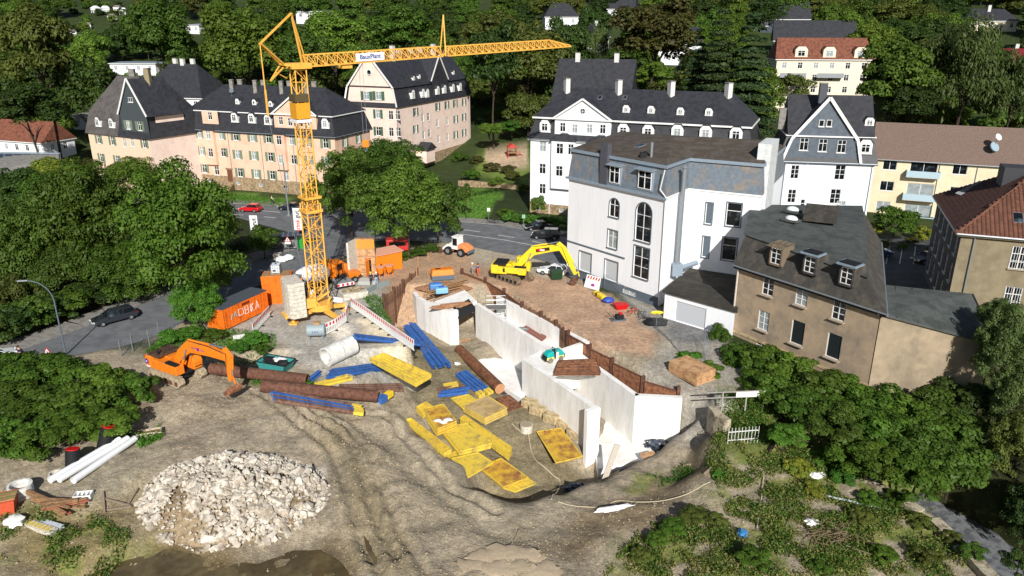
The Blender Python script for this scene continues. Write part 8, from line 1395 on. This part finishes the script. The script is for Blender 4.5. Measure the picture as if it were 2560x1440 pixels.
def meshfence(label,pts,h=1.9):
    q=[P(*p) for p in pts]
    for a,b in zip(q,q[1:]):
        r=T('mesh_fence_bay',label,'fence',a,0,'site mesh fence'); d=b-a; g=MB(); g.tube([(0,0,.1),(0,0,h),d+Vector((0,0,h)),d+Vector((0,0,.1)),(0,0,.1)],.025,6); g.build('frame',STEEL,r); g=MB(); n=max(3,int(d.length/.2)); [g.cyl(d*k/n+Vector((0,0,.1)),d*k/n+Vector((0,0,h)),.005,3) for k in range(n)]; [g.cyl(Vector((0,0,.1+k*.3)),d+Vector((0,0,.1+k*.3)),.005,3) for k in range(6)]; g.build('wire_mesh',STEEL,r)
meshfence('wire mesh site fence panel between sand and hedge',[(1510,722),(1560,752),(1615,800),(1680,860),(1700,880),(1760,868),(1772,905)])
# bridge rail, picket gate, stone wall remains
a,b=P(1765,1008,0),P(1925,1002,0); r=T('bridge_railing','grey steel railing of the small bridge beside the hedge','railing',a); d=b-a; [MB().bar(Vector((0,0,z)),d+Vector((0,0,z)),.09).build('rail',mat('grey_weathered','#9a958e',.9),r) for z in (.5,1.05)]; [MB().bar(d*t-Vector((0,0,.9)),d*t+Vector((0,0,1.1)),.12).build('post',MT['grey_weathered'],r) for t in (.25,.62,.9)]; MB().bar(d*.45+Vector((0,-.1,.8)),d*.9+Vector((0,-.1,.8)),.05,.5).build('white_panel',WHITE,r)
a,b=P(1818,1112,-2),P(1893,1106,-2); r=T('picket_gate','white picket gate in the weeds below the bridge','gate',a); d=b-a; [MB().bar(d*k/9,d*k/9+Vector((0,0,1.6)),.12,.03).build('picket',WHITE,r) for k in range(10)]; [MB().bar(Vector((0,.04,z)),d+Vector((0,.04,z)),.08,.05).build('rail',WHITE,r) for z in (.4,1.2)]
def wallrun(label,pts,w,z0,zs,m):
    q=[P2(*p) for p in pts]; r=T('stone_wall',label,'wall',(*q[0],0))
    for k,(a,b) in enumerate(zip(q,q[1:])):
        n=max(1,int((b-a).length/.8)); d=(b-a)/n; nn=Vector((-d.y,d.x)).normalized()*w
        for j in range(n): p=a+d*j; o=r.location; e=d.normalized()*.03; z1=zs+random.uniform(-.12,.06); l=[p+e,p+d-e,p+d-e+nn*random.uniform(.9,1.05),p+e+nn*random.uniform(.9,1.05)]; MB().hexa([(v.x-o.x,v.y-o.y,z0) for v in l],[(v.x-o.x,v.y-o.y,z1+random.uniform(-.05,.05)) for v in l]).build('stone',m,r)
WST=mat('pale_wall_stone','#b3a993',.95,.3,1.5,bump=.5,c2='#7f745f'); 
q=[tuple(p) for p in CH_W]; r=None
def wallworld(label,q,w,z0,z1,m):
    r=T('stone_wall',label,'wall',(q[0].x,q[0].y,0)); o=r.location
    for a,b in zip(q,q[1:]):
        n=max(1,int((b-a).length/.9)); d=(b-a)/n; nn=Vector((-d.y,d.x)).normalized()*w
        for j in range(n): p=a+d*j; e=d.normalized()*.02; l=[p+e,p+d-e,p+d-e+nn,p+e+nn]; zt=z1+random.uniform(-.25,.08); MB().hexa([(v.x-o.x,v.y-o.y,z0) for v in l],[(v.x-o.x,v.y-o.y,zt) for v in l]).build('stone',m,r)
wallworld('crumbling pale stone retaining wall along the dark stream channel',[p+Vector((.2,0)) for p in CH_W[1:]],-.9,-6.6,-2.3,WST)
wallworld('old stone wall remains beside the culvert end and railing',[P2(1770,1018,-.6),P2(1785,1045,-.9),P2(1808,1075,-1.4)],.8,-3,-.4,WST)
# left corner: pipes, rings, timber
PW=mat('white_pvc','#e6e8ea',.4,.04,1)
for k,(a,b) in enumerate((((128,1215),(302,1112)),((150,1212),(322,1108)),((186,1214),(340,1108)))): thingpipe('white_pipe',['long white plastic pipe at the back of the white trio','long white plastic pipe in the middle of the white trio','long white plastic pipe at the front tied with green rope'][k],'pipe',a,b,.27,.24,PW,lift=.27)
for k,(px,py,h,r_,lb) in enumerate(((182,1170,1.5,.5,'short black ribbed pipe standing upright with red lid beside the bushes'),(258,1125,2.0,.52,'tall black ribbed pipe leaning with bright red lid beside the white pipes'))):
    p=G(px,py); r=T('black_pipe',lb,'pipe',p); ax=Vector((.25*k+.05,.25,1)).normalized(); MB().cyl((0,0,0),ax*h,r_,20).build('tube',BLACK,r,smooth=True); [MB().cyl(ax*z,ax*(z+.05),r_+.03,20).build('rib',BLACK,r,smooth=True) for z in np.arange(.1,h-.1,.18)]; MB().cyl(ax*h,ax*(h+.06),r_*.98,20).build('lid',mat('bright_red','#d3171a',.5),r)
p=G(300,1095); tag(lump((0,0,.3),.9,.6,.45,66,16,8,.4).build('plastic_heap',BLACK,None,smooth=True,loc=p),'black plastic bag heap at the end of the white pipes','bag')
p=G(56,1240); r=T('concrete_shaft_rings','stack of white concrete shaft rings in the left corner','rings',p); [MB().pipe((0,0,k*.34),(0,0,k*.34+.3),.82,.66,24).build('ring',mat('white_concrete','#d8d8d4'),r,smooth=True) for k in range(3)]
p=G(142,1190); tag(MB().pipe((0,0,0),(0,0,.3),.55,.42,22).build('concrete_ring',CONC2,None,smooth=True,loc=p),'flat concrete ring with soil in it beside the white pipes','ring')
for k in range(16):
    t=k/15; a=(55+60*t+random.uniform(-8,8),1232+60*t+random.uniform(-10,6)); b=(150+85*t*.9+random.uniform(-8,8),1300-30*t+random.uniform(-12,12)); pa,pb=G(*a),G(*b); c=(pa+pb)/2; o=MB().bar(pa-c,pb-c,.22,.09).build('timber_plank',mat('heap_timber','#a3805c',.9,.25,3,stretch=(1,5,5),c2='#7c5d40',rand=.2) if k%7 else mat('red_timber','#a05a4c',.9),None,loc=c+Vector((0,0,.3+.09*(k%6)))); tag(o,'weathered plank in the timber heap below the white pipes','plank','timber heap')
for k,(a,b) in enumerate((((258,1232),(262,1285)),((258,1248),(326,1268)),((262,1278),(330,1270)),((320,1265),(345,1225)))): pa,pb=G(*a),G(*b); tag(MB().bar((0,0,.1),pb-pa+Vector((0,0,.15)),.14,.1).build('frame_timber',mat('grey_timber','#8a7c6a',.9),None,loc=pa),'grey timber of the broken frame beside the rock heap','timber','broken timber frame')
p=G(95,1322); r=T('drain_channel','grey drainage channel with yellow grating beside the timber heap','channel',p,heading(G(45,1295),G(130,1335))); MB().box(-1.6,1.6,-.3,.3,0,.3).build('body',CONC2,r); [MB().box(-1.3+k*.38,-1.05+k*.38,-.2,.2,.3,.33).build('grate',mat('grate_yellow','#cdb450',.7),r) for k in range(7)]; MB().box(-1.5,1.6,.4,.75,0,.25).build('second_channel',mat('pale_zinc','#c6cad0',.6),r)
p=G(210,1245); r=T('white_crate','white plastic bottle crate beside the timber heap','crate',p,.15); MB().box(-.6,.6,-.35,.35,0,.1).box(-.6,.6,-.35,-.3,.1,.4).box(-.6,.6,.3,.35,.1,.4).box(-.6,-.55,-.3,.3,.1,.4).box(.55,.6,-.3,.3,.1,.4).build('shell',WHITE,r); [MB().box(-.3+k*.3,-.26+k*.3,-.3,.3,.1,.38).build('divider',WHITE,r) for k in range(3)]
p=G(40,1312); tag(lump((0,0,.3),.6,.5,.4,81,14,8,.3).build('plastic_bundle',mat('pale_foil','#d9d9d4',.4),None,smooth=True,loc=p),'pale plastic bundle beside the drainage channel','bundle')
p=G(8,1275); r=T('orange_skip_corner','orange steel skip loaded with boards at the left edge','skip',p,.4); MB().hexa([(-1.4,-.7,0),(.8,-.7,0),(.8,.7,0),(-1.4,.7,0)],[(-1.6,-.8,1.0),(.95,-.8,1.0),(.95,.8,1.0),(-1.6,.8,1.0)]).build('body',mat('skip_red_orange','#c9583a',.6,.2,2),r); [MB().box(-1.7,1.0,-.6+k*.3,-.35+k*.3,1.0,1.08).build('board',mat('green_board','#7d7a48',.9) if k%2 else WOOD,r) for k in range(4)]
p=G(375,1090); r=T('concrete_trough','open concrete trough beside the thicket','trough',p,.35); MB().box(-.95,.95,-.4,.4,0,.08).box(-.95,.95,-.4,-.33,.08,.5).box(-.95,.95,.33,.4,.08,.5).box(-.95,-.87,-.33,.33,.08,.5).box(.87,.95,-.33,.33,.08,.5).build('shell',mat('beige_concrete','#bcae9c',.9),r); MB().box(-.85,.85,-.32,.32,.08,.35).build('soil',SOILR,r)
p=G(598,845); r=T('white_pallet','white wooden pallet lying on the verge beside the container','pallet',p,.4); [MB().box(-.6,.6,-.5+k*.2,-.38+k*.2,.1,.13).build('slat',WHITE,r) for k in range(6)]; [MB().box(-.6+k*.55,-.5+k*.55,-.5,.62,0,.1).build('bearer',WHITE,r) for k in range(3)]
# litter on the right bank
for k,(px,py,c,lb) in enumerate(((1855,1338,'#3f7fb5','blue plastic bag in the weeds beside the pale pole'),(2180,1245,'#2f7ec0','bright blue plastic piece beside the grey drain pipe'))): tag(lump((0,0,.2),.35,.35,.28,k+90,12,8,.3).build('plastic_bag',mat('bag_blue%d'%k,c,.4),None,smooth=True,loc=G(px,py)),lb,'bag')
for k,(px,py,sx,sy,lb) in enumerate(((1535,1275,1.5,.3,'roll of white fleece lying on the muddy bank'),(2028,1310,.5,.4,'white broken board on the brush pile'),(2040,1192,.6,.4,'white plastic sheet caught in the yellow shrubs'))): tag(lump((0,0,.15),sx,sy,.2,k+95,14,8,.4).build('fleece_roll',WHITE,None,loc=G(px,py),rz=.25),lb,'litter')
g=MB(); rr=random.Random(5)
for k in range(150): a=Vector((rr.gauss(0,1.1),rr.gauss(0,.8),rr.uniform(0,.5))); d=Vector((rr.gauss(0,1),rr.gauss(0,1),rr.gauss(0,.25))).normalized()*rr.uniform(.5,1.4); g.bar(a,a+d,.035)
tag(g.build('brush_pile',mat('dry_twigs','#7a6a52',.95,.2),None,loc=G(2065,1345)),'heap of dry twigs and branches on the weedy bank','brush pile')['kind']='stuff'
for k,(px,py,l,a) in enumerate(((2160,1385,2.4,-.6),(1420,1090,.9,.3),(1290,1350,1.8,1.3),(1720,1165,.9,.1),(1770,1180,1.2,.8))): tag(MB().bar((-l/2,0,.1),(l/2,0,.14),.14).build('log',mat('grey_log','#9b8c74',.95),None,loc=G(px,py),rz=a),['grey log lying in the weeds','short plank on the sandstone blocks','stick poking from the mud in the foreground','pale plank on the bank before the culvert','dry branch on the bank by the ivy'][k],'log')
for k in range(7): px,py=[(1180,1420),(1215,1395),(1260,1385),(1310,1390),(1240,1425),(1300,1425),(1345,1430)][k]; tag(lump((0,0,0),1.5,1.0,.15,k+120,20,8,.3).build('sand_mound',mat('pale_sand',(180,162,136),.95,.15,2,bump=.5),None,smooth=True,loc=G(px,py)),'rounded pale sand mound in the muddy foreground','mound','sand mounds')
# playground and low wall below the pink house
p=P(1280,392,1.5); r=T('play_frame','red climbing frame on the sandy playground','play equipment',(p.x,p.y,H0(p.x,p.y)),.2); [MB().bar((x,y,0),(x*.8,y*.8,2.6),.14).build('post',mat('play_red','#b8443a',.6),r) for x in (-1.2,1.2) for y in (-1,1)]; MB().box(-1.2,1.2,-1,1,1.3,1.45).build('platform',WOOD,r); MB().hexa([(1.2,-.4,1.3),(1.2,.4,1.3),(3.2,.4,.2),(3.2,-.4,.2)],[(1.2,-.4,1.45),(1.2,.4,1.45),(3.2,.4,.35),(3.2,-.4,.35)]).build('slide',mat('play_red','#b8443a'),r); MB().prism([(-1.3,2.6),(1.3,2.6),(0,3.6)],-1.1,1.1).build('roof',mat('play_red','#b8443a'),r)
wallrun('low garden stone wall below the rusty bushes',[(1145,462),(1230,468),(1320,478)],.5,-.3,1.0,STONE); wallrun('low wall along the pavement hedge',[(1255,548),(1330,556)],.3,-.2,.5,STONE)
# ---------------------------------------------------------------- rock heap, loose stones, weeds
ROCKM=mat('limestone',(208,200,186),.95,.2,1.3,bump=.35,bscale=5,c2='#9c8f7d',mix=(.4,.65),rand=.2)
def rockmesh(seed):
    g=random.Random(seed); b=bmesh.new(); pts=[]
    for k in range(13):
        v=Vector((g.gauss(0,1),g.gauss(0,1),g.gauss(0,1))).normalized(); v=Vector((v.x*1.0,v.y*.8,v.z*.65))*g.uniform(.42,.55); pts.append(b.verts.new(v))
    r=bmesh.ops.convex_hull(b,input=pts); bmesh.ops.delete(b,geom=[q for q in r['geom_interior'] if isinstance(q,bmesh.types.BMVert)],context='VERTS')
    me=bpy.data.meshes.new('boulder'); b.to_mesh(me); b.free(); me.materials.append(ROCKM); return me
RM=[rockmesh(k) for k in range(10)]
PC=Vector((-20.6,47.0)); PA,PB=6.5,4.9
def pileh(x,y):
    u=(x-PC.x)/PA; v=(y-PC.y)/PB; q=u*u+v*v+.34*(vnoise(np.array([x*.7]),np.array([y*.7]),5)[0]-.5); return 1.75*max(0,1-q)**.75*(.75+.5*vnoise(np.array([x*.55+9]),np.array([y*.55]),8)[0])
g=np.random.default_rng(11); spots=[]
n=46
for i in range(n):
    for j in range(n):
        x=PC.x+(-1.12+2.24*(i+g.random()*.9)/n)*PA; y=PC.y+(-1.12+2.24*(j+g.random()*.9)/n)*PB; u=(x-PC.x)/PA; v=(y-PC.y)/PB
        if u*u+v*v<1.02+.2*g.random() and fbm(np.array([x]),np.array([y]),2.2,3,77)[0]>.36: spots.append((x,y))
g.shuffle(spots); XY=np.array(spots); Hz=height(XY[:,0],XY[:,1],False); b=MB(); NB=30 # heap body
for j in range(9):
    t=j/8
    for i in range(NB): a=2*math.pi*i/NB; x=PC.x+PA*1.0*(1-t)*math.cos(a); y=PC.y+PB*1.0*(1-t)*math.sin(a); b.v.append((x-PC.x,y-PC.y,(H0(x,y) if j<2 else H0(PC.x,PC.y)*t+H0(x,y)*(1-t))+pileh(x,y)*.88-.12))
b.f=[(j*NB+i,j*NB+(i+1)%NB,(j+1)*NB+(i+1)%NB,(j+1)*NB+i) for j in range(8) for i in range(NB)]; tag(b.build('rubble_heap',mat('crushed_stone','#a08e72',.95,.3,3,bump=.8,c2='#7f6d54'),None,smooth=True,loc=(PC.x,PC.y,0)),'core of crushed stone under the big pale rock heap','heap')
big=[];small=[]
for k,(x,y) in enumerate(spots):
    s=min(1.5,.34+g.gamma(2.0,.14)); front=(y<PC.y+PB*.75); (big if (len(big)<300 and front and s>.44) else small).append((x,y,Hz[k]+pileh(x,y)+g.uniform(-.02,.16),s*(1 if front else .9)))
lb=('pale boulder in the big rock heap','sharp white boulder in the big rock heap','large pale boulder standing proud in the big rock heap')
for k,(x,y,z,s) in enumerate(big):
    o=ob('boulder',RM[k%10],None,(x,y,z)); o.scale=(s,s,s); o.rotation_euler=(g.uniform(0,6),g.uniform(0,6),g.uniform(0,6)); tag(o,lb[2] if s>1.0 else lb[0],'boulder','boulders of the rock heap')
def scatter(name,label,items,cat,m=ROCKM):
    vs=[];fs=[]; c0=0
    ms=[(np.array([v.co[:] for v in q.vertices]),[tuple(p.vertices) for p in q.polygons]) for q in RM]
    for k,(x,y,z,s) in enumerate(items):
        v,f=ms[k%10]; a,b_=g.uniform(0,6.28),g.uniform(0,6.28); Rz=np.array([[math.cos(a),-math.sin(a),0],[math.sin(a),math.cos(a),0],[0,0,1]]); Rx=np.array([[1,0,0],[0,math.cos(b_),-math.sin(b_)],[0,math.sin(b_),math.cos(b_)]]); w_=v@(Rz@Rx).T*s+np.array([x,y,z]); vs.append(w_); fs+=[tuple(i+c0 for i in q) for q in f]; c0+=len(v)
    me=bpy.data.meshes.new(name); me.from_pydata([tuple(q) for q in np.concatenate(vs)],[],fs); me.materials.append(m); o=ob(name,me); return tag(o,label,cat,None,'stuff')
for _ in range(900):
    a=g.uniform(0,6.28); q=math.sqrt(g.random())*1.06; x=PC.x+PA*q*math.cos(a); y=PC.y+PB*q*math.sin(a); small.append((x,y,H0(x,y)+pileh(x,y)+g.uniform(0,.12),g.uniform(.15,.4)))
scatter('small_rocks','small broken stones filling the gaps of the big rock heap',small,'rocks')
# loose stones over the muddy ground
def inside(poly,zl,num,seed):
    q=PX(poly,zl); xs=[p.x for p in q]; ys=[p.y for p in q]; h=np.random.default_rng(seed); X=h.uniform(min(xs),max(xs),num*3); Y=h.uniform(min(ys),max(ys),num*3); k=inpoly(X,Y,q); return X[k][:num],Y[k][:num]
it=[]
for poly,zl,num,lo,hi in (([(380,940),(700,960),(960,1040),(1200,1270),(1400,1290),(1300,1440),(850,1440),(830,1200),(700,1060),(420,1090)],-1.3,5000,.05,.24),([(300,1200),(420,1090),(820,1180),(880,1330),(760,1400),(300,1400)],-1.1,500,.08,.3),([(1250,1290),(1700,1200),(1900,1300),(1700,1440),(1300,1440)],-3,1600,.05,.22),([(0,1260),(340,1240),(330,1400),(0,1440)],-.7,300,.06,.25),([(700,830),(860,760),(1000,860),(900,920)],0,300,.04,.14),([(1600,900),(1850,960),(1780,1010),(1720,1010)],0,250,.04,.15),([(1050,900),(1300,1000),(1460,1180),(1250,1260),(1080,1050)],-5.3,500,.04,.16),([(1900,1280),(2300,1300),(2400,1440),(1900,1440)],-2.8,300,.05,.25)):
    X,Y=inside(poly,zl,num,len(it)+3); Z=height(X,Y); it+=[(x,y,z+.01,lo+(hi-lo)*g.random()**3) for x,y,z in zip(X,Y,Z)]
scatter('loose_stones','loose stones and clods scattered over the muddy ground',it,'stones',mat('clod','#a8987c',.95,.3,2,c2='#8a7a60'))
# weeds and low green cover
def weeds(name,label,areas,col,size,seed,up=1.0):
    pts=[];nr=[];h=np.random.default_rng(seed)
    for poly,zl,num,th in areas:
        X,Y=inside(poly,zl,num,seed+len(pts)); k=fbm(X,Y,1.9,4,51)>th; X,Y=X[k],Y[k]; Z=height(X,Y)+np.abs(h.normal(0,.16,X.size))*(.4+1.6*fbm(X,Y,2.6,2,61)); pts.append(np.stack([X,Y,Z],1)); q=h.normal(0,1,(X.size,3)); q[:,2]=np.abs(q[:,2])*.4+.25; nr.append(q)
    pts=np.concatenate(pts); o=ob(name,leafmesh(name,pts,np.concatenate(nr),size,LF[col],.4,seed)); return tag(o,label,'weeds',None,'stuff')
BANK=[(1500,1440),(1600,1310),(1800,1240),(1760,1150),(1830,1040),(2000,1020),(2400,1160),(2250,1250),(2480,1440)]
weeds('low_weeds','green weeds covering the rough bank on the right',[(BANK,-2.7,52000,.47),([(1560,1200),(1720,1150),(1740,1185),(1600,1232)],-4,1500,.45),([(0,1290),(230,1290),(330,1330),(240,1440),(0,1440)],-.9,5000,.5),([(1790,1010),(1930,1020),(1900,1100),(1800,1060)],-1.3,4000,.35)],'ivy',.19,5)
weeds('dry_weeds','olive and dry weeds between the green patches of the bank',[(BANK,-2.7,60000,.38),([(0,1290),(230,1290),(330,1330),(240,1440),(0,1440)],-.9,4000,.46)],'straw',.2,6)
weeds('verge_grass','short bright grass on verges and lawns around the site',[([(380,900),(420,830),(560,820),(690,840),(690,880),(560,900)],0,5000,.42),([(620,920),(780,932),(790,965),(640,955)],0,2500,.4),([(540,480),(730,502),(730,520),(540,506)],0,5000,.2),([(1140,470),(1258,480),(1215,545),(1140,548)],0,5000,.2),([(905,760),(965,760),(985,840),(950,820)],-1,1500,.4),([(330,1090),(400,1060),(410,1090),(350,1120)],-.2,1200,.35)],'ivy',.22,8)
weeds('undergrowth','dark undergrowth at the foot of the hillside wood',[([(-200,300),(200,290),(500,260),(900,240),(1200,330),(1330,360),(1330,250),(1900,300),(2560,300),(2900,200),(2900,80),(-300,80)],14,0,.1)] if 0 else [([(560,1000)],0,0,1)],'dark',.5,9) if 0 else None
